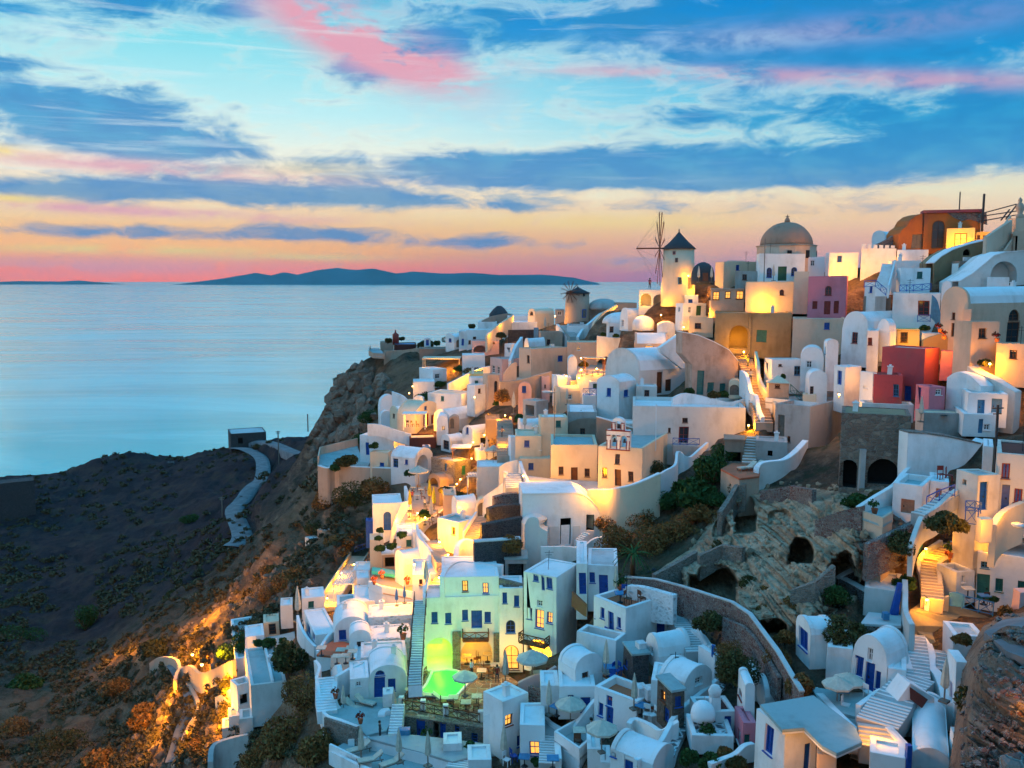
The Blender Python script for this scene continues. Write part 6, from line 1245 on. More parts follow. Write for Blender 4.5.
place('fpot', put(182, 412, 85.5), 'red flowers in a pot on the white rounded wall', 0, 1.2); place('fpot', put(310, 540, 80.6), 'red pot plant on the rim above the rubble wall', 0, 1.2)
# ================= J: left middle
Z(220, 520)
h('whitewashed house wall dotted with dark stones', None, 762, 1000, 498, 590, 3, 'dotted', D=101, dft=4, rm='whiteroof', par=.1); h('lower whitewashed wall house dotted with dark stones', None, 772, 978, 612, 700, 3, 'dotted', D=96.5, dft=4, rm='whiteroof', par=.1)
h('pale flat roof house behind the dotted wall', None, 690, 1000, 420, 490, 3, 'white', D=106, dft=6); h('white flat roofed house with a teal top left of the dotted wall', None, 600, 700, 455, 520, 3, 'white', D=108, dft=5, rm='teal_roof')
place('pot', put(938, 610, 95), 'big terracotta pot on the dotted wall ledge', 0, 1.8); 
for k, (a_, b_) in enumerate([(905, 440), (945, 425)]): place('closedb', put(a_, b_, 103.5), ['left', 'right'][k]+' one of two lowered blue parasols above the dotted wall', k, .8, 'blue parasols')
x = h('white arched gable house with two blue windows', None, 584, 776, 588, 695, 3, 'white', 'vR', rise=88, ops='R w 608,565,645,617;R w 665,572,700,600', D=101, dft=6); chimney(x, .75, .3, 1.0)
h('small white gabled porch house with a brown window', None, 662, 772, 610, 685, 3, 'white', 'vR', rise=42, ops='R W 700,625,735,655', D=96, dft=3)
h('white house with a broad pale blue flat roof at the left end', 428, 490, 604, 592, 672, 22, 'white', ops='L w 448,540,462,590;L d 474,560,486,620', D=104, dft=9, rm='whiteroof', par=.12)
gwall('white curving wall beside the broad flat roof house', [(390, 490), (400, 530), (430, 590), (480, 650)], 1.6, .35, 'white', D=[111, 109, 106, 103]); gwall('white curved path wall down to the lower court', [(585, 560), (545, 590), (510, 640), (490, 670)], 1.3, .35, 'white', D=[103, 101.5, 100, 99])
terrace('brown table terrace between white houses at the left', [(495, 690), (600, 700), (720, 720), (700, 640), (585, 610), (540, 640)], D=97.5, mat='terracotta', wm='white', drop=2)
for k, (a_, b_) in enumerate([(520, 690), (620, 700), (670, 690)]): place('table', put(a_, b_+5, 96.8), ['blue cloth table at the left', 'wooden table in the middle', 'wooden table at the right'][k]+' of the brown table terrace', 0, 1.3)
h('white sloping roofs complex with a round curved top under the dotted wall', None, 690, 960, 718, 790, 3, 'white', D=93, dft=5)
h('tan cube house with a brown door at the far left end', None, 226, 304, 527, 600, 3, 'cream', ops='R B 250,533,287,588', D=118, dft=3); umb(400, 520, 'large folded cream parasol by the tan cube house', 'closed', D=113, s=1.7); h('white curved parapet house behind the cream parasol', None, 420, 535, 400, 480, 12, 'white', D=116, dft=4); h('small grey blue house left of the folded cream parasol', None, 312, 372, 440, 540, 3, 'offwhite', D=117, dft=3); light(350, 545, 60, D=113)
terrace('plant filled terrace before the tan cube house', [(165, 660), (290, 640), (385, 625), (380, 570), (300, 590), (165, 610)], D=112, mat='teal_roof', wm='white', rim='0', rh=.8, drop=3)
for k, (a_, b_, w_) in enumerate([(200, 640, 70), (250, 635, 70), (320, 625, 50), (325, 690, 90)]): bush(a_, b_, w_, ['leftmost', 'second', 'third', 'lowest'][k]+' green shrub on the plant filled terrace', 'green', D=[111, 110.5, 110, 106][k], grp=None)
h('white rounded wall end with teal roof at the left end', None, 130, 225, 598, 680, 3, 'white', D=113, dft=4)
Z(100, 540, 3.367)
x = h('big blue grey house end with pale teal roofs at the far left', 488, 512, 628, 492, 612, 20, 'offwhite', D=100, dft=11, rm='teal_roof', par=.15, down=5); add_part(x, 'roof_kerb', lambda m: m.box(x['fR'].w(x['a']*.62, x['H']+.02, x['b']*.5), (.3, x['b']-.4, .35), math.atan2(x['dR'].y, x['dR'].x)), 'white')
h('narrow white balcony house at the cliff edge', 438, 465, 515, 492, 560, 25, 'white', D=104, dft=8, rm='teal_roof', par=1.0, ops='R o 472,520,500,555'); h('white rounded roof house at the cliff edge behind the balcony', 440, 460, 560, 400, 470, 20, 'white', D=112, dft=6, rm='teal_roof')
for k, (a_, b_, c_, t1, b1) in enumerate([(None, 412, 455, 635, 668), (None, 432, 468, 598, 622), (None, 470, 515, 605, 640)]): h(['small pale blue cube on the slope below the cliff edge house', 'tiny pale blue block under the balcony house', 'grey flat block left of the big house end'][k], a_, b_, c_, t1, b1, 3, 'offwhite', D=99-k, dft=2.5, rm='teal_roof')
gwall('grey wall under the pale blue cube', [(380, 745), (390, 690), (440, 670), (500, 655)], 2.5, .6, 'grey', D=[97, 98, 98, 97])
# lit lookout and path on the slope
for a_, b_, w2, dz in [(250, 400, 500, 1.5), (290, 395, 900, 1.6), (322, 420, 900, 1.6), (400, 430, 900, 2), (420, 500, 900, 2), (425, 570, 1000, 2.5), (410, 640, 700, 2.5), (380, 700, 500, 2.5), (300, 330, 1200, 3), (350, 290, 1500, 3.5), (410, 240, 1500, 4), (380, 350, 1000, 3), (230, 560, 700, 2.5), (200, 640, 700, 2.5), (160, 720, 700, 2.5), (90, 400, 500, 2.5), (30, 420, 400, 3), (330, 560, 500, 2), (290, 700, 500, 2)]: light(a_, b_, w2, dD=-2.0, dz=dz)
gwall('stone lookout wall glowing yellow on the hillside path', [(260, 470), (270, 435), (300, 425), (330, 450), (370, 440), (445, 405)], 2.4, .5, 'tan', dD=-1.5); gwall('low lit stone wall left of the lookout', [(165, 415), (200, 395), (255, 405), (262, 465)], 1.6, .5, 'tan', dD=-1.5)
gwall('small lit white wall fragment on the slope', [(388, 530), (420, 515), (450, 495)], 2.2, .5, 'cream', dD=-1.2); gwall('stone edge wall of the path descending from the lookout', [(290, 480), (325, 565), (280, 650), (240, 760)], .8, .5, 'tan', dD=-1)
lamp(312, 385, 'lamp at the stone lookout on the hillside', 300, dD=-1, r=.2); lamp(342, 420, 'second lamp at the stone lookout beside the wall', 300, dD=-2, r=.2)
Z(220, 520)
stairs('long golden lit stairs down the hillside at the left edge of the village', (545, 445), (715, 185), 2.6, 40, 'cream', edge='cream', Db=121, Dt=146, walls='lr', wmat='cream', wh=.7)
for k, (a_, b_, D_) in enumerate([(547, 400, 122), (588, 325, 129), (622, 270, 135), (685, 228, 141)]): lamp(a_, b_, ['lowest', 'second', 'third', 'highest'][k]+' lamp along the long golden hillside stairs', 420, D=D_)
pergola('white slatted pergola beside the golden hillside stairs', 582, 682, 330, 395, D=119, depth=5, slats=9); light(655, 390, 120, D=118)
h('white house with a grey top right of the slatted pergola', 676, 682, 768, 258, 345, 5, 'white', D=118, dft=4); h('small white house with a narrow window under the grey topped house', None, 702, 762, 300, 392, 3, 'white', ops='R g 708,330,718,355', D=115, dft=3)
terrace('orange lit terrace with a small turquoise pool', [(760, 345), (830, 372), (1000, 405), (1020, 330), (985, 260), (780, 245)], D=110, mat='tan', wm='white', rim='0 1', rh=.8, drop=3.5); light(860, 320, 600, D=107, dz=1.6); light(950, 340, 420, D=105, dz=1.5); light(800, 300, 260, D=109, dz=1.5)
p_ = [put(775, 262, 113.5), put(900, 262, 112), put(893, 246, 114), put(780, 246, 115)]; zz = p_[0].z; tag(MB().prism([Vector((p.x, p.y, zz)) for p in p_], Vector((0, 0, -.4))).build('plunge_pool', 'water', None, p_[0]), 'small turquoise plunge pool on the orange lit terrace', 'pool')
for k, (a_, b_, l_) in enumerate([(790, 330, 'red flowered pot at the left of the orange terrace'), (960, 330, 'red flower pot at the right of the orange terrace'), (830, 300, 'pot plant by the turquoise pool')]): place('fpot', put(a_, b_, 109), l_, 0, 1.2)
h('cream pillar house above the turquoise pool', None, 770, 838, 100, 258, 3, 'cream', D=117, dft=3); h('flat shade roofed cream house beside the pillar house', None, 832, 925, 178, 250, 3, 'tan', 'slab', ops='R o 840,190,895,240', D=115.5, dft=3, rm='whiteroof'); h('pinkish vaulted house wall with slit windows left of the star bright lamp', None, 895, 950, 190, 275, 3, 'peach', ops='R g 918,220,925,250', D=112, dft=4); h('white terrace house beneath the restaurant with plants', None, 908, 1000, 85, 160, 3, 'offwhite', D=119, dft=4)
for k, (a_, b_) in enumerate([(815, 70), (880, 110), (820, 120), (930, 50)]): bush(a_, b_+30, 50, ['top', 'right', 'lower left', 'upper right'][k]+' dark potted shrub on the terraces under the blue arched door', 'green', D=119, n=900, grp=None)
railing('blue railing at the top of the golden hillside stairs', [(690, 165), (730, 150), (775, 135)], D=146, mat='blue')
# ================= bottom middle (crops L, Q, P)
Z(540, 540)
a1 = h('white house with blue doors under a flat grey roof beside the palm', None, 245, 402, 130, 300, 3, 'white', ops='R w 255,168,282,222;R d 302,180,348,288', D=89, dft=6, rm='greyroof', par=.1); h('white wing with a tall blue door left of the flat grey roof', None, 188, 246, 122, 290, 3, 'white', ops='R d 200,170,236,280', D=88.4, dft=8, rm='whiteroof')
x = h('white block house under the terracotta roof terrace with three blue openings', 275, 437, 655, 350, 640, 38, 'white', ops='L w 312,345,332,402;L d 350,365,378,470;L w 395,393,414,450;R d 598,362,645,480', D=80.5, dft=8, rm='terracotta', par=.5)
add_part(x, 'buttress', lambda m: m.prism([x['fR'].w(x['a']+u, v, .02) for u, v in ((0, 0), (2.6, 0), (2.6, x['H']*.35), (.3, x['H']), (0, x['H']))], x['fR'].n*.5), 'white')
y = h('white wing with a blue cushioned balcony terrace in front of the block house', 186, 386, 440, 515, 680, 40, 'white', ops='L w 210,390,230,430', D=78.5, dft=6, rm='terracotta', par=.9)
for k, (a_, b_) in enumerate([(300, 440), (345, 475)]): place(['btable', 'bchair'][k], on_z(*q(a_, b_), y['zt']-.9), ['blue table', 'blue chair'][k]+' on the balcony terrace of the white wing', 0, 1.2)
for k, (a_, b_, l_, kd) in enumerate([(410, 320, 'blue white table on the terracotta roof terrace', 'btable'), (450, 330, 'dark chair beside the table on the terracotta roof terrace', 'chair'), (520, 325, 'wooden chair at the right of the terracotta roof terrace', 'chair'), (432, 290, 'blue chair on the terracotta roof terrace', 'bchair')]): place(kd, on_z(*q(a_, b_), x['zt']-.5), l_, k, 1.3)
umb(388, 290, 'folded tan parasol beside the terracotta roof terrace', 'closed', D=85, s=1.1); place('pot', put(415, 270, 85), 'tall red brown pot behind the terracotta terrace', 0, 2)
tag(MB().prism([put(178, 270, 86), put(242, 325, 84), put(242, 392, 84), put(178, 345, 86)], Vector((-.3, .4, 0))).build('balcony_screen', 'brownwood', None, put(200, 340, 85)), 'brown wooden balcony screen between the tall house and the white wing', 'screen')
h('small arched white house with a curved top in front of the tall house', 95, 182, 322, 668, 790, 42, 'white', 'vR', rise=66, D=76, dft=6)
Z(460, 618)
v = h('white house wall with a blue window and a wide blue door in the lower court', None, 505, 692, 348, 500, 3, 'white', ops='R w 549,393,578,448;R d 614,408,664,492', D=75, dft=4); h('low white wall house with a terrace below the orange cave', None, 412, 506, 345, 480, 3, 'white', D=76.5, dft=3)
w_ = h('white terrace house with a row of blue doors and terracotta paving on top', 688, 903, 1010, 432, 600, 48, 'white', ops='L w 748,400,778,453;L w 708,436,732,503;L d 748,458,785,566', D=70.5, dft=7, rm='terracotta', par=.6)
terrace('terracotta terrace with blue chairs and white water tanks', [(905, 415), (1045, 490), (1060, 330), (960, 290), (850, 265), (720, 280)], D=73, mat='terracotta', wm='white', drop=2); Zq = at(*q(905, 415), 73).z
for k, (a_, b_, kd, l_) in enumerate([(765, 300, 'btable', 'blue table near the folded parasol by the stone hut'), (800, 300, 'bchair', 'blue chair left of the stone hut'), (830, 290, 'bchair', 'second blue chair left of the stone hut'), (780, 325, 'bchair', 'blue chair in front of the blue table'), (930, 500, 'btable', 'blue round table at the lower corner of the terracotta terrace'), (985, 530, 'wchair', 'white chair at the lower corner of the terracotta terrace'), (955, 525, 'wchair', 'white chair next to the blue round table')]): place(kd, on_z(*q(a_, b_), Zq), l_, k, 1.25)
x = h('dark stone hut with a grey green roof on the terracotta terrace', 838, 884, 968, 192, 325, 32, 'darkstone', 'slab', D=75, ops='L w 846,210,860,250', rm='teal_roof', dft=4)
for k, (a_, b_, w2, l_) in enumerate([(925, 165, 42, 'white water tank on the roof of the dark stone hut'), (925, 405, 50, 'left white tank box on the terracotta terrace'), (968, 412, 50, 'right white tank box on the terracotta terrace')]):
    P_ = put(a_, b_, [76, 71.5, 71][k]); r_ = empty('water_tank', P_, l_, 'tank'); s_ = w2/5.12/F*73; MB().box(P_+Vector((0, 0, s_*.55)), (s_, s_*1.2, s_*1.1), .3).build('tank_body', 'tankwhite', r_); MB().box(P_+Vector((0, 0, s_*1.13)), (s_*1.06, s_*1.26, .07), .3).build('lid', 'tankwhite', r_)
umb(747, 285, 'folded cream parasol left of the dark stone hut', 'closed', D=75, s=1.1); umb(890, 468, 'folded olive parasol on the rim of the terracotta terrace', 'closed', D=70, s=1.1); umb(232, 350, 'folded white parasol on the flagstones before the amber door', 'closed', D=83.5, s=1.3); umb(455, 500, 'folded tan parasol left of the blue window court', 'closed', D=75.5, s=1.15)
umb(370, 330, 'open grey parasol in front of the orange cave', 'parasol', D=81, s=1.15); umb(565, 560, 'open white parasol before the wide blue door', 'parasol', D=74, s=1.0); umb(725, 690, 'open cream parasol at the bottom centre', 'parasol', D=67, s=.95); umb(225, 740, 'folded parasol beside the white house with an amber window', 'closed', D=74.5, s=1.25)
x = h('white house with an amber window and a blue door at the lower left court', 118, 217, 348, 430, 715, 40, 'white', ops='R l 232,492,270,550;R d 223,548,282,682;R w 293,598,312,655', D=76.5, dft=4)
h('white cube house with a blue framed amber window', None, 308, 438, 548, 760, 3, 'white', ops='R L 357,632,412,702', D=73.5, dft=4); bush(390, 745, 60, 'small green bush under the blue framed amber window', 'green', D=72.5, grp=None)
stairs('upper grey steps from the flagstone terrace', (385, 530), (300, 415), 2.0, 9, 'floor', Db=76.5, Dt=80.5, edge='whiteroof'); stairs('lower grey steps to the bottom court', (460, 745), (470, 595), 1.9, 11, 'floor', Db=70.5, Dt=74, edge='whiteroof'); terrace('grey landing between the two flights of grey steps', [(350, 560), (470, 600), (510, 590), (440, 520), (395, 500)], D=75, mat='floor', drop=2)
gwall('white sloping wall along the right of the grey steps', [(410, 480), (450, 530), (520, 570), (522, 590)], 1.5, .35, 'white', D=[77, 75.5, 74, 74]); gwall('brown brick edged wall left of the open grey parasol', [(350, 350), (410, 375), (412, 400)], 1.6, .4, 'redrubble', D=[79, 78, 77.5]); gwall('cream low wall at the foot of the orange cave', [(300, 335), (380, 300), (440, 285), (498, 250)], 1.3, .35, 'palepink', D=[80, 80, 80, 80.5])
gwall('white wall with a hump at the restaurant terrace corner', [(118, 500), (150, 485), (185, 440), (212, 418)], 5, .4, 'white', D=[78, 77.5, 77, 77]); gwall('white rim wall of the lower court with steps', [(590, 560), (640, 490), (690, 425), (700, 430)], 1.2, .35, 'white', D=[72.5, 73, 73.5, 73.5])
terrace('white rimmed court with a round table and a seated guest', [(485, 625), (610, 715), (700, 640), (815, 540), (700, 520), (600, 560)], D=71.5, mat='floor', wm='white', rim='5 0 1', rh=.8, drop=3); Zc = at(*q(485, 625), 71.5).z
place('table', on_z(*q(610, 630), Zc), 'round grey table in the white rimmed court', 0, 1.3); place('chair', on_z(*q(600, 660), Zc), 'brown chair before the round grey table', 3.1, 1.3); place('wchair', on_z(*q(690, 570), Zc), 'white chair at the white cabinet in the court', 1, 1.2)
for k, (a_, b_, c_, t1, b1) in enumerate([(635, 650, 720, 668, 760), (700, 715, 770, 735, 800), (330, 485, 490, 720, 790), (30, 40, 160, 730, 800)]): h(['white cube wall at the bottom with a notch', 'small white block at the bottom beside the open cream parasol', 'low white curved wall house at the bottom', 'white curved block at the bottom beside the dark bush'][k], None, b_, c_, t1, b1, 3, 'white', D=[68, 66.5, 69, 74][k], dft=2.5)
bt_ = [(475, 770, 'round blue table at the bottom', 'btable'), (240, 755, 'white chair at the folded parasol by the amber window', 'wchair'), (275, 735, 'blue chair in the lower left court', 'bchair'), (330, 760, 'blue table in the lower left court', 'btable'), (495, 500, 'blue table under the open white parasol', 'btable'), (400, 325, 'round table under the open grey parasol', 'table'), (450, 325, 'chair behind the cream low wall', 'chair')]
for k, (a_, b_, l_, kd) in enumerate(bt_): place(kd, put(a_, b_, [69, 74, 74.5, 73, 75, 81, 81][k]), l_, k, 1.2)
v6 = h('white barrel roofed house with dark windows at the bottom centre', 770, 988, 1095, 752, 860, 52, 'white', 'vR', rise=60, ops='L w 843,705,897,790;L aw 775,690,800,715', D=59.5, dft=8)
gwall('white rounded parapet behind the bottom barrel roof', [(880, 540), (900, 520), (960, 545), (1010, 575), (1060, 560), (1120, 530)], 1.0, .4, 'white', D=[67, 67.5, 66, 64.5, 64, 64])
# ---- vaults and chapel (crop P)
Z(640, 618)
h('white vaulted house with its gable facing left beside the stone steps', 26, 96, 262, 198, 250, 34, 'white', 'vL', rise=96, ops='L g 50,145,68,180', D=75, dft=8)
h('largest white barrel vault with a square window in its front gable', 98, 228, 368, 335, 455, 40, 'white', 'vR', rise=66, ops='R g 283,303,318,340', D=68.5, dft=12); h('low white wing with a blue door under the largest barrel vault', 56, 226, 240, 335, 420, 40, 'white', ops='L d 85,275,112,320', D=69.5, dft=4)
stairs('white stone steps rising between the vaults and the hillside', (285, 170), (190, -20), 1.6, 16, 'floor', Db=75, Dt=83, edge='whiteroof', walls='r'); gwall('curved white wall around the vault steps', [(255, 62), (310, 90), (345, 140), (375, 165), (388, 140)], 1.5, .4, 'white', D=[79, 77, 75, 73.5, 73.5]); h('pale teal shoulder block right of the largest barrel vault', 300, 380, 410, 195, 330, 50, 'white', D=72.5, dft=4)
tag(MB().prism([put(370, 140, 72.5), put(386, 142, 72.5), put(380, 205, 72.5), put(368, 200, 72.5)], Vector((0, .2, 0))).build('banner', 'bluecloth', None, put(375, 170, 72.5)), 'small dark blue banner at the end of the vault steps', 'banner')
x = h('brown stone hut with an amber window and a blue window', 90, 166, 230, 382, 535, 45, 'darkbrown', 'slab', D=65.5, ops='L l 107,375,133,432;R w 182,402,215,456;L d 122,462,150,540', rm='teal_roof', dft=3)
gwall('snaking white wall of the outlined stone path', [(-10, 730), (60, 690), (120, 620), (165, 540), (175, 520), (230, 460), (300, 400), (370, 340), (400, 315)], 1.2, .35, 'white', D=[59.5, 61, 62.5, 64, 65, 66.5, 68.5, 70.5, 71])
terrace('white outlined stone path winding below the largest vault', [(90, 760), (175, 700), (240, 560), (330, 450), (440, 345), (400, 325), (330, 380), (240, 460), (180, 540), (80, 700)], D=60.5, mat='crazy', wm='white', drop=3)
x = h('round walled white chapel with arched brown windows and a vine', 256, 300, 492, 485, 625, 22, 'white', ops='R aW 362,530,388,586;L aW 268,528,296,580;R w 432,505,468,570', D=64.5, dft=6, rm='maroon', par=.15)
p = on_z(*q(322, 500), x['zt']-.1); MB().lathe(p, [(.86, -.25), (.88, .15)]+[(.86*math.cos(k*PI/20), .15+.9*math.sin(k*PI/20)) for k in range(1, 11)], 28).build('dome', 'whiteroof', x['root'])
p = on_z(*q(384, 480), x['zt']-.1); m = MB(); m.box(p+Vector((0, 0, .5)), (.75, .4, 1.2), .3); m.lathe(p+Vector((0, 0, 1.1)), [(.4, 0), (.5, .5), (.3, .85), (.1, .95)], 12, sy=.5); m.build('belfry', 'white', x['root'])
bush(350, 600, 90, 'thin green vine climbing the round walled chapel', 'green', D=63, n=500, flat=1.4, grp=None); h('low white crescent garden wall house below the chapel', 235, 262, 480, 600, 660, 20, 'white', D=62.5, dft=3, rm='crazy', par=.2)
bush(250, 735, 100, 'dark green round shrub below the chapel', 'green', D=60, grp=None, flat=1.1); bush(350, 740, 130, 'green garden shrub below the chapel garden', 'green', D=59.5, grp=None, flat=.7, seed=2); bush(440, 690, 90, 'rusty garden shrub right of the chapel door', 'rust', D=61, grp=None, flat=.6); bush(500, 760, 120, 'olive shrub at the white scalloped wall', 'olivel', D=58.5, grp=None, flat=.6)
gwall('white scalloped garden wall at the bottom', [(370, 745), (430, 725), (500, 700), (545, 660), (592, 650)], 1.0, .4, 'white', D=[58.5, 59, 59.5, 60, 60.5])
x = h('tall narrow white tower with a small belfry arch', 503, 536, 592, 345, 560, 18, 'white', 'vR', rise=14, ops='L aR 508,360,526,412', D=63.5, dft=2.5); h('white vaulted house behind the narrow tower', 590, 640, 700, 402, 470, 40, 'white', 'vL', rise=75, D=66, dft=4, ops='L aW 655,390,680,412'); h('low domed white cistern house behind the narrow tower', None, 530, 640, 335, 400, 3, 'white', 'vR', rise=42, D=68.5, dft=3)
h('pink house with a pale blue door beside the narrow tower', 486, 522, 594, 540, 672, 25, 'pink', ops='R t 532,600,560,660;L g 496,570,512,640', D=61.8, dft=4)
x = h('big white house with a pale roof terrace and a peach lit side at the bottom', 594, 730, 905, 574, 880, 20, 'white', ops='L w 637,548,682,695;R d 842,645,874,790;R W 750,590,770,602', D=55, dft=14, rm='teal_roof', par=.12, down=4); light(800, 740, 60, D=52.5)
terrace('broad pale teal roof terrace of the big white house at the bottom', [(612, 442), (726, 568), (838, 562), (935, 650), (1010, 690), (1140, 640), (1100, 560), (890, 398)], mat='teal_roof', wm='white', drop=.15, z=x['zt']+.24)
h('white lower block with a peach side at the bottom right of the big house', None, 905, 1010, 690, 830, 3, 'peach', D=52, dft=5, rm='teal_roof', par=.1)
gwall('thick white parapet running down beside the roof terrace', [(878, 352), (920, 400), (980, 470), (1050, 540), (1095, 580)], 1.2, .5, 'white', D=[63, 61, 59, 57, 56])
# ================= bottom right (crop O)
Z(824, 618)
x = h('white vaulted house with deep blue doors and shutters', 140, 318, 432, 265, 395, 40, 'white', 'vL', rise=150, ops='L d 210,228,258,398;L w 154,198,200,303;L w 264,275,302,370;L g 220,157,246,222', D=62, dft=7); h('small white vault with blue shutters left of the deep blue doors', -140, -72, 60, 88, 185, 32, 'white', 'vL', rise=62, ops='L w -128,58,-84,165', D=66.5, dft=5); h('white link house between the two blue shuttered vaults', None, 10, 145, 148, 290, 3, 'white', D=65, dft=4)
h('white wing with a small vent right of the deep blue doors', None, 322, 425, 258, 390, 3, 'white', ops='R W 345,310,362,322', D=61.8, dft=4)
terrace('teal court with open parasols before the deep blue doors', [(-10, 460), (190, 510), (230, 420), (320, 390), (140, 380), (-60, 350)], D=59.5, mat='teal_roof', wm='white', drop=2.5)
umb(65, 455, 'open white parasol in front of the deep blue doors', 'parasol', D=60.5, s=.8); umb(118, 440, 'second open cream parasol closest to the deep blue doors', 'parasol', D=62, s=.85); umb(132, 790, 'open grey beige parasol on the pale roof terrace', 'parasol', D=56, s=.98)
for k, (a_, b_, l_, kd) in enumerate([(85, 430, 'dark blue table under the white parasol', 'btable'), (110, 480, 'beige chair under the white parasol', 'wchair'), (225, 415, 'white stool at the deep blue doors', 'wchair'), (200, 740, 'beige chair under the grey beige parasol', 'wchair'), (180, 775, 'pale table under the grey beige parasol', 'table')]): place(kd, put(a_, b_, [60.5, 60, 61, 56.5, 56][k]), l_, k, 1.15)
gwall('peach lit white low wall before the deep blue doors', [(188, 445), (240, 410), (300, 372), (322, 372)], 1.6, .35, 'white', D=[58, 59, 60, 60.3])
stairs('white curving staircase, upper flight', (475, 300), (450, 85), 1.9, 13, 'floor', Db=62, Dt=69, edge='white'); stairs('white curving staircase, middle flight', (350, 420), (480, 300), 2.4, 9, 'floor', Db=58.5, Dt=62, edge='white'); stairs('white curving staircase, lower flight turning left', (270, 535), (350, 420), 2.6, 8, 'floor', Db=56, Dt=58.5, edge='white'); stairs('yellow lit bottom steps of the curving staircase', (285, 670), (262, 545), 2.2, 5, 'floor', Db=53.5, Dt=55.8, edge='cream'); light(265, 620, 110, D=53.5, dz=.6)
gwall('wavy white wall left of the curving staircase', [(440, 62), (398, 75), (385, 130), (400, 190), (415, 240), (425, 260)], 1.6, .45, 'white', D=[70, 69, 67, 65, 63.5, 62.8]); gwall('wavy white wall right of the curving staircase', [(500, 130), (515, 180), (520, 240), (560, 280), (590, 350), (600, 430)], 1.7, .7, 'white', D=[68, 66, 64, 62.5, 60.5, 59]); gwall('white kerb wall at the top of the curving staircase', [(400, 65), (440, 62), (480, 80), (525, 150)], 1.0, .4, 'white', D=[70.5, 70.5, 70, 68])
stairs('short white steps beside the curving staircase', (590, 260), (580, 165), 2.2, 5, 'floor', Db=64, Dt=67, edge='white')
h('white cube house with a pale top beside the rock', 612, 656, 822, 88, 215, 30, 'white', D=65, dft=4, rm='greyroof'); h('slender white house with a blue slit door against the rock', 632, 660, 738, 228, 570, 22, 'white', ops='L d 643,322,657,460', D=58.5, dft=7, rm='teal_roof'); h('white block with a pale blue top at the bottom right', 645, 670, 812, 640, 860, 24, 'white', D=53, dft=5, rm='white', par=.05)
x = h('white house with a gently arched front at the bottom right', None, 445, 646, 690, 860, 3, 'white', 'vR', rise=46, D=53.5, dft=8); h('white house with a small peach lit side window at the stairs foot', 310, 408, 444, 668, 800, 24, 'white', ops='L W 328,548,340,600', D=53, dft=8, par=.05)
shape('white dormer wall with a dark red panel above the arched front house', [(372, 432), (445, 335), (565, 410), (572, 450), (500, 465), (400, 465)], 5, D=58.5, mat='white', b=1.6, cat='house', name='house'); tag(MB().prism([put(440, 352, 58.2), put(528, 415, 58.2), put(495, 458, 58.2), put(440, 415, 58.2)], Vector((0, -.1, 0))).build('panel', 'maroon', None, put(480, 410, 58.2)), 'dark red panel leaning on the white dormer wall', 'panel')
umb(615, 430, 'folded tan parasol behind the arched front house', 'closed', D=57.5, s=1.1); h('low white wall house along the bottom edge by the blue post', None, 232, 420, 690, 800, 3, 'white', D=51.5, dft=2); tag(MB().box(put(430, 760, 51), (.28, .3, 2.6)).build('blue_post', 'blue', None, put(430, 760, 51)), 'deep blue post at the bottom beside the arched front house', 'post'); gwall('white wall along the bottom right edge under the rock', [(812, 735), (900, 745), (1030, 760)], 2, .5, 'white', D=[53, 52, 51])
# ================= right side (crops I and N)
Z(824, 420)
shape('great white sloping wall with a weathered coping on the right slope', [(430, 62), (520, 70), (640, 88), (800, 122), (828, 100), (760, 190), (692, 262), (560, 300), (440, 310), (425, 250)], 8, D=84, mat='white', b=1.5, cap=('rubble', 0, 1, 2, 3), ref=(560, 300), cat='wall', down=5)
x = h('red brown rubble wall with two dark arched caves', None, 75, 448, -38, 352, 3, 'redrubble2', ops='R ao 58,200,170,345;R ao 225,198,385,330', D=88, dft=5, par=.05, rm='olive'); add_part(x, 'buttress', lambda m: m.box(x['fR'].w(*x['fR'].uv(*q(192, 260)), -.2), (.5, .5, 4.5)), 'grey')
x = h('white garage house with a pale wooden shutter and roof pool', 353, 497, 560, 340, 500, 55, 'white', ops='L R2 395,408,465,480', D=76.5, dft=6, rm='teal_roof', par=.5); h('white block with a small wooden door beside the garage house', None, 534, 640, 310, 470, 3, 'white', ops='R R2 572,350,602,405', D=79, dft=4)
gwall('white wing wall sweeping down left of the garage house', [(430, 232), (385, 275), (340, 330), (250, 385), (166, 440)], 5, .4, 'white', D=[84, 82, 80, 78.5, 77]); terrace('teal floored court left of the garage house', [(168, 490), (300, 540), (352, 505), (350, 440), (250, 440)], D=76, mat='teal_roof', wm='peach', rim='0 1', rh=.6, drop=3); place('pot', put(258, 480, 76), 'potted agave in the teal floored court', 0, 1.4)
for k, (a_, b_) in enumerate([(600, 310), (640, 315)]): place('rchair', put(a_, b_, 80), ['left', 'right'][k]+' red chair on the roof right of the garage house', k, 1.3)
x = h('cream cube house with a tall blue door at the right', 680, 780, 905, 285, 472, 42, 'cream2', ops='L o 710,308,730,335;R d 797,318,838,462', D=73.5, dft=4, rm='floor', par=.1)
x = h('tall cream house with red framed blue windows at the right edge', None, 866, 1120, 165, 480, 3, 'cream2', ops='R r2 910,220,952,300;R d 910,330,950,462;R r2 975,350,1016,422', D=75.5, dft=7, rm='maroon', par=.15); h('white pillar house left of the tall cream house', None, 806, 868, 132, 300, 3, 'white', D=79, dft=4)
pole(872, -80, 260, 'dark utility pole at the right edge', D=78, w=.16, mat='metal', cross=.5)
stairs('narrow stairs with a blue rail beside the cream cube house', (480, 480), (680, 370), 1.2, 10, 'floor', Db=73, Dt=76.5); railing('blue railing along the narrow stairs by the cream cube', [(525, 450), (590, 420), (670, 395)], D=75, mat='blue', h=1); railing('blue scroll railing in front of the cream cube house', [(722, 470), (770, 470), (800, 480)], D=72.5, mat='blue', h=.9)
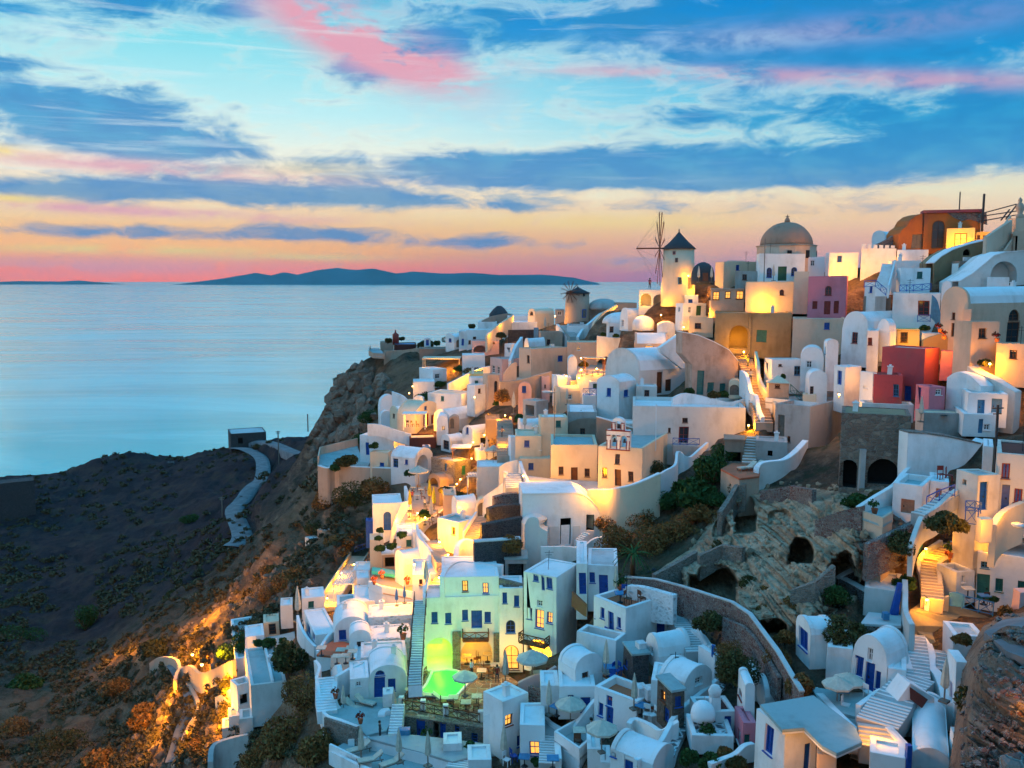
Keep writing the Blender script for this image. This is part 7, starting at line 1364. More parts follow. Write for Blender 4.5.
gwall('grey stone edged path wall descending under the olive shrub', [(665, 355), (560, 440), (490, 480), (455, 560), (430, 650)], .9, .4, 'offwhite', D=[76, 74, 73, 72, 71])
bush(400, 660, 160, 'large olive shrub below the garage house', 'olivel', D=72, grp=None, flat=1.2, seed=1); bush(620, 550, 190, 'wide olive shrub before the cream cube house', 'olivel', D=71, grp=None, flat=.8, seed=3)
tag(MB().box(put(820, 560, 70), (.9, .8, 1.9)).build('pillar', 'cream', None, put(820, 560, 70)), 'square pillar glowing yellow at the head of the right stairs', 'pillar'); light(790, 590, 160, D=68.5, dz=.6); light(930, 510, 200, D=71, dz=1); gwall('curved wall glowing yellow at the right edge', [(885, 540), (905, 500), (950, 460), (1030, 420)], 2, .5, 'cream', D=[70.5, 71.5, 72.5, 73])
railing('blue gate railing between the cream cube and the glowing pillar', [(720, 535), (785, 545)], D=71, mat='blue', h=1.5); tag(MB().lathe(put(1000, 555, 69.5), [(.05, 0), (.45, .1), (.6, .3)], 18).build('satellite_dish', 'tankwhite', None, put(1000, 555, 69.5)), 'pale satellite dish at the right edge above the long house', 'dish')
Z(824, 540)
x = h('long white house with teal doors and windows at the right edge', None, 772, 1130, 62, 335, 3, 'white', ops='R T 780,176,848,312;R p 806,112,848,148;R t 877,200,915,268;R t 990,210,1025,268', D=74.5, dft=6, par=.5); h('upper white terrace wall house glowing yellow on its left', None, 640, 780, 48, 130, 3, 'white', D=77.5, dft=3, par=.3); light(720, 95, 60, D=75.5); light(860, 60, 50, D=73.5)
x = h('white corner house with a small terrace of flower pots', 582, 674, 776, 168, 285, 40, 'white', ops='R g 705,185,722,220', D=74, dft=4, rm='floor', par=.5)
for k, (a_, b_) in enumerate([(650, 90), (685, 80), (715, 85), (655, 125), (725, 130)]): place('fpot' if k % 2 else 'pot', on_z(*q(a_, b_), x['zt']+(.3 if k < 3 else -.4)), ['leftmost upper', 'middle upper', 'rightmost upper', 'lower left', 'lower right'][k]+' flower pot on the small corner terrace', 0, 1.5, 'flower pots on the corner terrace')
stairs('lower golden lit stairs at the right', (552, 300), (552, 110), 1.7, 13, 'tan', Db=71.5, Dt=78.5, edge='cream'); stairs('upper golden lit stairs turning to the glowing pillar', (560, 105), (640, 15), 1.8, 8, 'tan', Db=78.7, Dt=82, edge='cream'); lamp(520, 45, 'upper lantern on the golden lit stairs at the right', 130, D=79.5, r=.1); lamp(524, 305, 'lower lantern at the foot of the golden lit stairs', 130, D=71, r=.1); light(560, 80, 80, D=77.5, dz=1); light(550, 220, 80, D=73, dz=1)
gwall('white curving parapet left of the golden lit stairs', [(590, -5), (520, 40), (480, 90), (478, 140), (500, 200), (515, 300)], 1.4, .35, 'white', D=[82, 80.5, 79, 77.5, 75.5, 71.5]); gwall('lit white wall right of the golden lit stairs', [(638, 80), (580, 120), (582, 190), (585, 285), (640, 290)], 1.6, .35, 'cream', D=[78.5, 77, 75, 72.5, 72])
gwall('dark rusty pipe rail beside the curving parapet', [(500, 0), (470, 70), (455, 150)], .3, .12, 'palblue', D=[81, 80, 78.5])
patch('dusty lane crossing below the golden lit stairs', [(500, 310), (640, 320), (850, 400), (840, 430), (660, 440), (600, 480), (620, 550), (530, 545), (480, 470), (420, 440), (440, 360)], 'olive', thick=.4, dD=0, Ds=[74.5, 74.5, 72.5, 71.5, 71, 70.5, 69, 69, 69.5, 69, 71]); light(620, 380, 60, D=69, dz=.7)
m = MB(); m.prism([put(642, 335, 71.5), put(642, 268, 71.5), put(680, 265, 71.3), put(720, 278, 71), put(718, 342, 71)], Vector((0, .15, 0))); tag(m.build('gate', 'palblue', None, put(680, 330, 71)), 'rounded blue wooden gate at the foot of the golden lit stairs', 'gate'); railing('teal lattice fence in front of the long white house', [(705, 350), (790, 370), (865, 390)], D=70.5, mat='palblue', h=1.1)
for k, (a_, b_, l_, kd) in enumerate([(815, 330, 'blue patio table before the teal door', 'btable'), (735, 295, 'pink cushioned bench table by the teal door', 'table'), (840, 340, 'red chair behind the teal fence', 'chair')]): place(kd, put(a_, b_, 71.8), l_, 0, 1.1)
bush(870, 310, 40, 'green potted shrub behind the teal fence', 'green', D=71.5, n=900, grp=None); bush(935, 400, 110, 'rusty shrub on the flat rock at the right edge', 'rust', D=69, grp=None, flat=1.1, seed=2); tag(MB().box(put(1015, 320, 69), (1.0, 1, 2.0)).build('pillar', 'palepink', None, put(1015, 320, 69)), 'pinkish pillar at the right edge beside the rusty shrub', 'pillar')
h('small white shed wall with blue boards leaning on it', 205, 385, 400, 268, 390, 50, 'offwhite', D=71, dft=3); tag(MB().prism([put(345, 385, 70), put(380, 225, 70), put(398, 225, 70), put(385, 390, 70)], Vector((0, .3, 0))).build('boards', 'blue', None, put(370, 380, 70)), 'tall deep blue boards leaning against the white shed wall', 'boards')
gwall('rough white wall with a rusty rail beside the dusty lane', [(398, 200), (400, 280), (408, 360), (440, 430)], 1.8, .4, 'offwhite', D=[71.5, 70, 68, 66]); tag(MB().box(put(319, 388, 69), (.45, .45, .5)).build('bucket', 'palblue', None, put(319, 388, 69)), 'small pale blue bucket on the concrete pad', 'bucket'); terrace('grey concrete pad before the blue boards', [(190, 425), (400, 440), (400, 385), (230, 370)], D=68.5, mat='greyroof', wm='redrubble', drop=1.6)
gwall('whitewashed rubble wall crossing the hillside ruins', [(75, 205), (120, 180), (220, 130), (310, 90), (410, 45)], 1.2, .5, 'redrubble', D=[77, 77, 77.5, 78, 78.5], cap='white', smooth=False); gwall('red rubble wall with a white cap on the near hillside', [(80, 200), (130, 225), (190, 260), (250, 300)], 2.2, .6, 'redrubble', D=[77, 75.5, 74, 72.5], cap='white', smooth=False)
# ruined cave dwellings in the pale rock (crops H, M)
Z(640, 540)
gwall('long red lava stone path wall with a white cap across the hillside', [(-82, 195), (68, 205), (205, 240), (307, 271), (461, 323), (553, 384), (604, 451), (691, 573), (753, 671), (819, 778)], 1.7, .3, 'redrubble', dD=-.5, cap='greyroof', smooth=False)
gwall('white rubble retaining wall beside the terracotta roof terrace', [(-90, 240), (-20, 240), (80, 262), (170, 285)], 1.6, .6, 'dotted', D=[84, 83, 81.5, 80]); gwall('second low red stone wall running down toward the tower', [(420, 400), (520, 440), (573, 492), (624, 573), (706, 701)], 1.0, .3, 'redrubble', dD=-.5, smooth=False)
pole(480, 560, 720, 'thin leaning cable pole behind the narrow tower', D=68, w=.08, mat='metal')
HAZE = 2.1e-5
# ================= rock, caves, bushes, road and far things
rockmass('pale weathered rock outcrop hollowed by old cave dwellings in the middle of the slope', [(640, 590), (662, 565), (688, 545), (706, 520), (722, 500), (733, 484), (752, 488), (800, 486), (845, 492), (872, 520), (868, 560), (850, 600), (815, 625), (790, 640), (755, 632), (735, 612), (700, 602), (660, 600)],
 [(746, 520, 12, 25, 7), (711, 590, 25, 25, 8), (671, 583, 16, 15, 3), (801, 555, 15, 19, 7), (771, 628, 18, 10, 6), (842, 588, 19, 36, 7), (722, 530, 9, 12, 1.6), (780, 520, 14, 12, 1.2)], seed=3)
rockmass('big brown rock at the right edge above the bottom houses', [(948, 790), (955, 740), (960, 700), (966, 660), (984, 628), (1006, 616), (1090, 610), (1090, 800)], [], 'rock2', 2.2, 2.0, 8, dD=-2.5, low=0)
rockmass('rubble strewn rock bank below the rubble wall caves', [(826, 500), (870, 486), (905, 492), (925, 520), (905, 560), (868, 575), (850, 560), (838, 530)], [], 'rock2', .6, 1.6, 12, low=2)
Z(0, 0, 1)
light(1018, 712, 90, D=45, dz=.8)
sh = [  # x, y(foot), width, kind, flat, where
 (622, 548, 46, 'rust', 1.0, 'left of the brown bush group below the church'), (648, 545, 48, 'rust', 1.0, 'middle of the brown bush group below the church'), (676, 536, 44, 'rust', .9, 'right of the brown bush group below the church'), (606, 530, 30, 'rust', 1.0, 'at the slant roofed house'), (640, 520, 40, 'rust', .8, 'upper brown bush under the curved church wall'), (700, 520, 34, 'rust', .8, 'beside the tall cave arch'),
 (690, 500, 50, 'green', .8, 'dense green bush under the snaking parapet'), (712, 478, 48, 'green', .9, 'highest green bush by the stone steps'), (664, 505, 36, 'green', .7, 'green bush between parapet and brown bushes'), (722, 462, 36, 'green', 1.0, 'leafy green bush at the blue balcony end'), (716, 502, 30, 'green', .7, 'green bush left of the sunbed terrace'), (742, 492, 30, 'olivel', 1.0, 'olive bush under the sunbed terrace'), (655, 470, 24, 'olivel', .8, 'sparse bush on the snaking parapet'),
 (711, 626, 32, 'olivel', 1.0, 'round olive bush at the long red wall'), (738, 678, 46, 'olivel', 1.25, 'big olive bush right of the vault steps'), (728, 655, 30, 'rust', 1.0, 'rusty bush behind the big olive bush'), (803, 694, 34, 'rust', 1.25, 'rusty bush left of the deep blue door house'), (845, 640, 48, 'olivel', .95, 'wide olive bush above the blue shuttered vaults'), (822, 636, 28, 'olivel', 1.3, 'upright olive bush by the leaning pole'), (750, 586, 24, 'olivel', .8, 'small olive bush on top of the pale rock'), (797, 606, 38, 'rust', .5, 'low rusty scrub on the pale rock'), (790, 640, 26, 'rust', .6, 'low rusty scrub under the lower cave'), (830, 600, 36, 'green', .9, 'dark green bush in the right cave'), (862, 505, 34, 'green', .6, 'green bush before the rubble wall caves'), (880, 500, 24, 'olivel', .7, 'olive scrub under the teal floored court'), (765, 610, 26, 'rust', .5, 'rusty patch on the rock ledge'), (700, 560, 20, 'rust', .6, 'dry tuft on the pale rock'),
 (778, 662, 34, 'rust', .8, 'rusty bush between the long red wall and the leaning pole'), (768, 645, 22, 'olivel', .7, 'small olive bush right of the long red wall'), (722, 548, 22, 'olivel', .6, 'olive tuft under the tall cave arch'), (775, 545, 20, 'rust', .6, 'dry tuft left of the middle cave'), (815, 575, 26, 'olivel', .6, 'olive tuft under the middle cave'), (770, 590, 24, 'rust', .5, 'rusty patch in the middle of the pale rock'), (838, 530, 26, 'rust', .6, 'rusty scrub before the ruined stone wall'), (975, 705, 38, 'olivel', 1.3, 'hanging olive bush on the brown rock at the right'), (962, 640, 20, 'rust', .6, 'dry tuft on top of the brown rock'), (878, 640, 22, 'olivel', .7, 'olive tuft beside the concrete pad'), (905, 585, 26, 'green', .8, 'green tuft left of the curving parapet'), (890, 560, 30, 'rust', .6, 'rusty tuft on the ruin slope'),
 (290, 668, 42, 'olivel', 1.3, 'large olive brown bush left of the curving stepped path'), (300, 705, 46, 'rust', 1.3, 'large rust bush left of the rubble wall'), (285, 745, 60, 'rust', 1.1, 'biggest rust bush at the bottom left slope'), (318, 755, 44, 'rust', 1.1, 'rust bush under the rubble terrace corner'), (255, 765, 50, 'rust', .8, 'rust bush at the bottom edge'), (232, 690, 26, 'olivel', .8, 'olive tuft under the grey wall'), (240, 648, 30, 'green', 1.0, 'dark green tree below the lit rock'), (228, 655, 24, 'green', .9, 'second dark green tree below the lit rock'),
 (270, 598, 34, 'rust', 1.1, 'rust bush high on the lit slope'), (292, 585, 40, 'rust', .9, 'rust bush above the white curved houses'), (305, 610, 34, 'rust', .9, 'brown bush by the curved parapet house'), (325, 565, 34, 'rust', .5, 'low brown bush by the white ruin'), (340, 545, 34, 'rust', .7, 'brown bush under the ruined stone building'), (355, 500, 44, 'olivel', .8, 'olive bush under the tan retaining wall'), (330, 505, 44, 'rust', .8, 'rust bush under the round tan bastion'), (372, 492, 34, 'rust', .8, 'rust bush in the gap of the tan retaining wall'), (385, 515, 36, 'olivel', .7, 'olive bush left of the yellow lit arched door'), (318, 530, 30, 'olivel', .7, 'olive bush on the spur'), (300, 560, 30, 'olivel', .6, 'olive bush on the spur edge'), (280, 545, 24, 'olivel', .6, 'olive scrub beside the road bend'), (268, 575, 26, 'rust', .7, 'brown scrub left on the spur'), (352, 400, 34, 'olivel', .6, 'olive bush on the cliff face'), (372, 420, 30, 'green', .6, 'green bush below the cliff top rampart'), (390, 410, 30, 'olivel', .6, 'olive bush under the long rampart'), (345, 382, 24, 'olivel', .5, 'low bush on the cliff brow'), (368, 440, 40, 'green', .4, 'green hedge on the slope under the cliff'), (255, 632, 26, 'rust', 1.0, 'orange lit bush left of the tan cube house'),
 (160, 650, 34, 'olivel', .6, 'scrub beside the hillside lookout'), (120, 690, 40, 'rust', .7, 'brown scrub low on the left slope'), (150, 720, 44, 'rust', .6, 'orange lit scrub under the lookout'), (60, 745, 50, 'olivel', .6, 'olive scrub at the bottom left'), (100, 768, 50, 'rust', .6, 'brown scrub at the bottom left edge'), (200, 750, 44, 'rust', .7, 'orange lit scrub beside the descending path'), (30, 690, 46, 'green', .6, 'dark green scrub at the left edge'), (85, 625, 30, 'green', 1.3, 'dark palm like tree on the left slope'), (10, 735, 46, 'rust', .6, 'brown scrub at the left bottom edge'), (20, 640, 50, 'green', .5, 'green scrub patch on the far left'), (175, 600, 26, 'olivel', .6, 'scrub beside the hillside track'), (190, 520, 24, 'green', .5, 'scrub in the hollow below the road')]
for x, y, w_, k, fl, wh in sh: bush(x, y, w_, (dict(rust='rust brown shrub, ', green='green shrub, ', olivel='olive shrub, ')[k]+wh)[:110], k, flat=fl, dD=-.6, leaf=.13 if w_*dep(x, y) < 5000 else .2)

# palm
P = put(633, 570, 88); r_ = empty('palm_tree', P, 'small palm with arching fronds beside the white rubble wall', 'palm'); MB().lathe(P, [(.28, -.5), (.22, 1.0), (.2, 1.6)], 9).build('trunk', 'brownwood', r_); m = MB()
for k in range(26):
    a_ = k*2.4; t_ = .35+.9*(k % 5)/4; p0 = P+Vector((0, 0, 1.6)); prev = p0
    for j in range(1, 6): s_ = j/5; p1 = p0+Vector((math.cos(a_)*2.0*s_, math.sin(a_)*2.0*s_, 1.5*s_*t_-1.9*s_*s_*(.5+.3*(k % 3)))); m.bar(prev, p1, .22*(1-.6*s_), .03); prev = p1
m.build('fronds', 'green', r_)
# road, track, far buildings and poles
road('pale dusty road winding down the hillside at the left', [(300, 440), (262, 448), (236, 455), (260, 468), (262, 487), (246, 500), (234, 512), (242, 530), (232, 545)], 5, lift=.6); road('narrow footpath descending from the lit lookout', [(172, 668), (186, 690), (190, 712), (180, 740), (172, 768)], 1.6, name='footpath')
h = house; h('long low dark stone building beside the road near the shore', 219, 231, 266, 434, 449, 22, 'darkstone', D=372, dft=14, ops='R o 238,438,243,444', rm='greyroof', down=1); h('small dark stone cabin on the plateau by the sea', None, 168, 174, 463, 470, 3, 'darkstone', D=375, dft=4, down=1); h('square brown earth walled enclosure at the far left', None, -20, 34, 486, 518, 3, 'darkstone', D=318, rm='darkstone', dft=8, down=1)
for k, (x, y0, y1, l_) in enumerate([(279, 431, 465, 'wooden utility pole beside the upper road'), (223, 497, 532, 'wooden utility pole at the road bend'), (308, 414, 430, 'pale post at the foot of the cliff')]): pole(x, y0, y1, l_, w=.35, cross=.9 if k < 2 else 0, D=[330, 262, 320][k])
for k in range(14):
    a_, b_ = 206+random.random()*16, 500+random.random()*5; P_ = put(a_, b_, 288); 
    if k == 0: m = MB()
    m.box(P_+Vector((0, 0, .5)), (1+random.random()*2, 1.5, 1.0), random.random())
# people
Z(460, 618); person(on_z(*q(672, 600), Zc)+Vector((0, 0, .02)), 'person in a white top with dark hair sitting by the round grey table', 'whitepaint', 'slate', 'sit', 1.2, 1.1)
Z(620, 180); person(put(152, 560, 153.5), 'person in a red top standing on the loggia roof below the large windmill', 'redwood', s=1.1); person(put(440, 530, 148.5), 'person in dark clothes standing between the folded parasols by the windmill', 'slate', s=1.1)
Z(300, 400); person(put(640, 560, 132), 'person in a pale shirt standing among the restaurant tables by the yellow parasols', 'canvas', s=1.05); person(put(575, 520, 136), 'person in a red top by the white wall of the restaurant terrace', 'redwood', s=1.05)
for k, (zx, zy, x_, y_, D_, l_, sh_, po) in enumerate([(460, 618, 190, 330, 84.5, 'person in a red top standing between the tables on the flagstones', 'redwood', 'stand'), (460, 618, 60, 300, 86, 'person in a white shirt standing by the orange arch', 'whitepaint', 'stand'), (300, 618, 410, 620, 80.5, 'person in dark clothes walking on the grey path before the stone arcade', 'slate', 'stand'), (620, 300, 668, 420, 121.5, 'person in a pale top on the golden stairs beside the ruined facade', 'canvas', 'stand'), (620, 300, 655, 340, 127.5, 'person in dark clothes near the head of the golden stairs', 'slate', 'stand'), (460, 400, 215, 190, 146, 'person standing on the golden lane steps', 'terrapot', 'stand')]): Z(zx, zy); person(put(x_, y_, D_), l_, sh_, 'slate', po, k, 1.0)
# scrub that nobody could count
g2 = np.random.default_rng(5); n = 4600; px = g2.uniform(-40, 420, n*4); py = g2.uniform(450, 775, n*4); ed = np.interp(py, [450, 470, 520, 560, 600, 650, 700, 768], [325, 325, 378, 345, 300, 240, 232, 320]); k_ = (px < ed) & (g2.random(n*4) < np.interp(py, [450, 560, 768], [.25, .55, 1]))
px, py = px[k_][:n], py[k_][:n]; dn = fbm(px/40, py/25, 3, 21) > -.08; px, py = px[dn], py[dn]; DD = np.exp(_dt(np.c_[px, py])); cx, cy = (px-512)/F*DD, (cp+(384-py)/F*sp)*DD; cz = np.array([gz(a, b) for a, b in zip(cx, cy)])
LB, _ = leafball(46, 1.0, 4, 3, .6, .34); LB = LB.reshape(-1, 3); sz = g2.uniform(.4, 1.25, len(px))*np.clip(DD/150, .6, 1.5); an = g2.uniform(0, 6.28, len(px)); ca, sa = np.cos(an)*sz, np.sin(an)*sz
V = np.stack([LB[:, 0][None]*ca[:, None]-LB[:, 1][None]*sa[:, None]+cx[:, None], LB[:, 0][None]*sa[:, None]+LB[:, 1][None]*ca[:, None]+cy[:, None], LB[:, 2][None]*sz[:, None]+cz[:, None]], -1).reshape(-1, 3)
o = npmesh('scrub', V, np.arange(len(V)).reshape(-1, 4), MAT('dryg'), False); tag(o, 'low dry scrub covering the dark hillside on the left', 'scrub', kind='stuff')
# sea haze
m = bpy.data.materials.new('haze'); m.use_nodes = True; nt = m.node_tree; nt.nodes.remove(nt.nodes['Principled BSDF']); pv = nt.nodes.new('ShaderNodeVolumePrincipled'); nt.links.new(pv.outputs[0], nt.nodes['Material Output'].inputs['Volume']); pv.inputs['Color'].default_value = (.28, .80, .95, 1); pv.inputs['Density'].default_value = HAZE; pv.inputs['Anisotropy'].default_value = .2
if HAZE > 0: tag(MB().box((0, 12900, 400), (60000, 30000, 830)).build('haze', m, None, None), 'thin blue evening haze over the sea', None, None, 'stuff')
# loose stones on the rock and ruins
def stones(label, poly, n, seed, s0=.15, s1=.6, mat='rock2', dD=-1.2, follow=None):
    g = np.random.default_rng(seed); X0 = [p[0] for p in poly]; Y0 = [p[1] for p in poly]; px = g.uniform(min(X0), max(X0), n*3); py = g.uniform(min(Y0), max(Y0), n*3); ins, _ = inpoly(px, py, poly); px, py = px[ins][:n], py[ins][:n]
    bm = bmesh.new(); bmesh.ops.create_icosphere(bm, subdivisions=1, radius=1); B = np.array([v.co[:] for v in bm.verts]); Fi = np.array([[v.index for v in f.verts] for f in bm.faces]); bm.free()
    dg = bpy.context.evaluated_depsgraph_get(); dg.update(); C_ = []; 
    for a, b in zip(px, py):
        r = ray(a, b).normalized(); hit, loc, nn, ix, ob, mm = S.ray_cast(dg, CAM+r*5, r)
        if hit and ob.name.startswith(('rock_outcrop', 'ground')): C_.append(loc)
    if not C_: return
    C_ = np.array(C_); k = len(C_); sc = g.uniform(s0, s1, (k, 1, 1))**1.3*g.uniform(.6, 1.2, (k, 1, 3)); V = B[None]*(1+g.uniform(-.28, .28, (k, len(B), 1)))*sc+C_[:, None]
    o = npmesh('loose_stones', V.reshape(-1, 3), (Fi[None]+np.arange(k)[:, None, None]*len(B)).reshape(-1, 3), MAT(mat), False, 3); tag(o, label, 'stones', kind='stuff')
GROUND_LATER = [('loose rubble stones scattered over the pale cave rock and ruins', [(650, 600), (690, 545), (735, 482), (905, 480), (925, 560), (860, 620), (790, 645)], 600, 3, .1, .55, 'rock'), ('broken lava stones on the brown rock at the right edge', [(960, 768), (965, 700), (990, 620), (1024, 605), (1024, 768)], 260, 5, .08, .4, 'redrubble'), ('broken brown rocks on the cliff face of the headland', [(352, 356), (400, 390), (390, 450), (312, 468), (316, 430), (335, 380)], 420, 9, .4, 2.0, 'rock2'), ('dark lava stones scattered on the hillside below the village', [(640, 560), (700, 600), (760, 640), (800, 700), (740, 700), (680, 620)], 350, 6, .1, .45, 'darkstone'), ('rocks scattered on the left slope', [(200, 600), (300, 540), (330, 590), (235, 650), (235, 768), (100, 768), (150, 680)], 420, 7, .2, .9, 'rock2')]
Z(0, 0, 1); patch('flat grey concrete slab on top of the brown rock at the right edge', [(984, 632), (1002, 619), (1060, 612), (1070, 658), (1030, 660), (1006, 650)], 'road', dD=-5.2, thick=.6)
for k, (pl, hh) in enumerate([([(722, 512), (730, 500), (738, 486), (746, 484)], 1.6), ([(760, 492), (790, 486), (812, 490)], 1.3), ([(700, 556), (722, 546), (742, 548)], 1.2), ([(815, 520), (838, 512), (862, 506)], 1.6), ([(790, 590), (815, 582), (836, 566)], 1.4), ([(868, 545), (890, 535), (915, 522)], 1.6), ([(655, 575), (680, 562), (698, 552)], 1.0)]):
    gwall(['crumbling pillar wall left of the tall cave arch', 'broken wall stub on top of the pale rock', 'low ruined wall under the tall cave arch', 'ruined stone wall before the rubble wall caves', 'ruined wall ledge above the right cave', 'broken wall below the teal floored court', 'low ruined wall at the left end of the pale rock'][k], pl, hh, .5, ['rubble', 'redrubble'][k % 2], dD=-2.2, smooth=False)
# added lights without fittings in the golden lanes of the centre
for a_, b_, w2 in [(402, 452, 380), (425, 430, 350), (440, 405, 380), (470, 400, 350), (498, 430, 380), (503, 455, 420), (420, 520, 500), (440, 505, 450), (445, 545, 650), (430, 565, 600), (455, 560, 500), (408, 585, 600), (460, 520, 450), (385, 560, 350), (500, 395, 380), (520, 362, 300), (545, 345, 260), (610, 330, 260), (640, 322, 260), (690, 300, 260), (445, 470, 350), (480, 480, 350), (590, 365, 420), (500, 500, 350), (655, 300, 200), (730, 330, 260), (860, 395, 160), (400, 475, 260)]: light(a_, b_, w2*.6, dD=-2.5, dz=1.8, r=.5)
# ---------------------------------------------------------------- the hillside, with level footings cut for every building
for x, y, dx, dy, a, b, z in CARVE:
    U_ = (TX-x)*dx+(TY-y)*dy; V_ = -(TX-x)*dy+(TY-y)*dx; w = sst(U_, -3.8, -1.6)*(1-sst(U_, a+.6, a+2.2))*sst(V_, -4.0, -2.0)*(1-sst(V_, b+.2, b+1.5))
    TZ = np.where(w > 0, TZ-w*np.maximum(0, TZ-z), TZ)
for poly, z in CARVEP:
    xs_ = [p[0] for p in poly]; ys_ = [p[1] for p in poly]; box = (TX > min(xs_)-3) & (TX < max(xs_)+3) & (TY > min(ys_)-3) & (TY < max(ys_)+3); ii_ = np.argwhere(box)
    if not len(ii_): continue
    X_, Y_ = TX[box], TY[box]; ins = np.zeros(len(X_), bool); dmin = np.full(len(X_), 1e9); n = len(poly)
    for k in range(n):
        (ax_, ay_), (bx_, by_) = poly[k], poly[(k+1) % n]; c = ((ay_ > Y_) != (by_ > Y_)) & (X_ < (bx_-ax_)*(Y_-ay_)/((by_-ay_) or 1e-9)+ax_); ins ^= c
        L2 = (bx_-ax_)**2+(by_-ay_)**2; t_ = np.clip(((X_-ax_)*(bx_-ax_)+(Y_-ay_)*(by_-ay_))/max(L2, 1e-9), 0, 1); dmin = np.minimum(dmin, np.hypot(X_-ax_-t_*(bx_-ax_), Y_-ay_-t_*(by_-ay_)))
    w = np.where(ins, 1, 1-sst(dmin, .5, 2.5)); TZ[box] = TZ[box]-w*np.maximum(0, TZ[box]-z)
for A_3, B_3, hw in CARVES:
    dx, dy = B_3.x-A_3.x, B_3.y-A_3.y; L = math.hypot(dx, dy); t_ = np.clip(((TX-A_3.x)*dx+(TY-A_3.y)*dy)/L/L, -.2, 1.0); dd = np.hypot(TX-A_3.x-t_*dx, TY-A_3.y-t_*dy)
    w = 1-sst(dd, hw, hw+1.6); z = A_3.z+(B_3.z-A_3.z)*np.clip(t_, 0, 1)-.5; TZ = TZ-w*np.maximum(0, TZ-z)
PXg, PYg = pixnp(TX, TY, TZ)
for poly, low in LOWER:
    ins, dm = inpoly(PXg, PYg, poly); ok = (np.hypot(TX, TY) < 160); TZ = TZ-np.where(ok, low*sst(np.where(ins, dm, -dm), 0, 10), 0)
idx = np.arange(NA*NR).reshape(NR, NA)
Q = np.stack([idx[:-1, :-1], idx[:-1, 1:], idx[1:, 1:], idx[1:, :-1]], -1).reshape(-1, 4)
ground = npmesh('ground', np.stack([TX, TY, TZ], -1).reshape(-1, 3), Q, groundmat()); tag(ground, 'bare volcanic hillside of dark soil and brown rock under the village', 'hillside', kind='structure')

for a_ in GROUND_LATER: stones(*a_)
# ---------------------------------------------------------------- sky, sun, exposure
W = bpy.data.worlds.new('World'); S.world = W; W.use_nodes = True; t = NT(W.node_tree); bg = W.node_tree.nodes['Background']
g = t.node('ShaderNodeTexCoord').outputs['Generated']
sx = t.node('ShaderNodeSeparateXYZ'); t.l.new(g, sx.inputs[0]); x, y, z = sx.outputs
el = t.m('MULTIPLY', t.m('ARCSINE', z), 180/PI); azm = t.m('MULTIPLY', t.m('ARCTAN2', x, y), 180/PI)   # degrees
e01 = t.m('DIVIDE', t.m('ADD', el, 2), 40, clamp=True)
def E_(d): return (d+2)/40
left = t.ramp(e01, [(E_(-.5), G(255, 100, 62)), (E_(.7), G(255, 118, 78)), (E_(1.9), G(255, 176, 95)), (E_(3.3), G(252, 202, 138)), (E_(4.8), G(255, 238, 198)), (E_(7.0), G(254, 252, 232)), (E_(10), G(196, 243, 247)), (E_(14), G(135, 225, 240)), (E_(18), G(45, 175, 222)), (E_(26), G(28, 145, 208)), (E_(37), G(32, 148, 208))])
right = t.ramp(e01, [(E_(-.5), G(120, 120, 190)), (E_(.6), G(180, 140, 180)), (E_(1.6), G(244, 170, 150)), (E_(3.4), G(252, 205, 165)), (E_(5.2), G(245, 235, 200)), (E_(7.0), G(160, 228, 240)), (E_(9.5), G(80, 200, 232)), (E_(13), G(30, 165, 222)), (E_(18), G(0, 122, 205)), (E_(26), G(28, 145, 208)), (E_(37), G(32, 148, 208))])
base = t.mix(t.smooth(azm, -12, 24), left, right)
# behind the viewpoint the dusk sky is a soft lavender
back = t.ramp(e01, [(0, G(150, 140, 150)), (E_(6), G(200, 188, 198)), (E_(14), G(160, 190, 214)), (E_(26), G(95, 175, 212)), (1, G(45, 150, 208))])
base = t.mix(t.smooth(t.m('ABSOLUTE', azm), 60, 115), base, back)
hb = t.node('ShaderNodeVectorMath', operation='SCALE'); t.l.new(base, hb.inputs[0]); t.set(hb.inputs['Scale'], t.m('MULTIPLY_ADD', t.m('MULTIPLY', t.smooth(el, 4.5, 0), t.smooth(azm, 8, -22)), .42, 1.0)); base = hb.outputs[0]
# clouds: streaky noise plus placed banks, all in true sky angles
av = t.node('ShaderNodeCombineXYZ', {0: azm, 1: el}); av = av.outputs[0]
def cn(sx_, sy_, det=6, rough=.6, dist=.6, off=0):
    q = t.node('ShaderNodeVectorMath', operation='ADD'); t.l.new(sc3(t, av, sx_, sy_, 1), q.inputs[0]); q.inputs[1].default_value = (off, off*1.7, off*.3)
    return t.noise(q.outputs[0], 1.0, det, rough, dist)
def blob(px, py, wx, wy, tilt=0):
    a0 = math.degrees(math.atan((px-512)/F)); e0 = math.degrees(math.atan((384-py)/F))-math.degrees(PITCH)
    dx = t.m('SUBTRACT', azm, a0); dy = t.m('SUBTRACT', t.m('SUBTRACT', el, e0), t.m('MULTIPLY', dx, tilt))
    u = t.m('DIVIDE', dx, wx/15.48); v = t.m('DIVIDE', dy, wy/15.48)
    return t.m('EXPONENT', t.m('MULTIPLY', t.m('ADD', t.m('MULTIPLY', u, u), t.m('MULTIPLY', v, v)), -1))
def total(lst):
    s = None
    for a, w in lst: q = t.m('MULTIPLY', a, w); s = q if s is None else t.m('ADD', s, q)
    return s
n1 = cn(.07, .23, 5, .6, .5, 3.1); n2 = cn(.24, .62, 6, .64, .5, 8.2); n3 = cn(.28, .75, 5, .6, .3, 1.7)
n5 = cn(.10, 1.9, 5, .6, .3, 5.5); nz = t.m('ADD', t.m('ADD', t.m('MULTIPLY', n1, .40), t.m('MULTIPLY', n2, .50)), t.m('MULTIPLY', n5, .10))
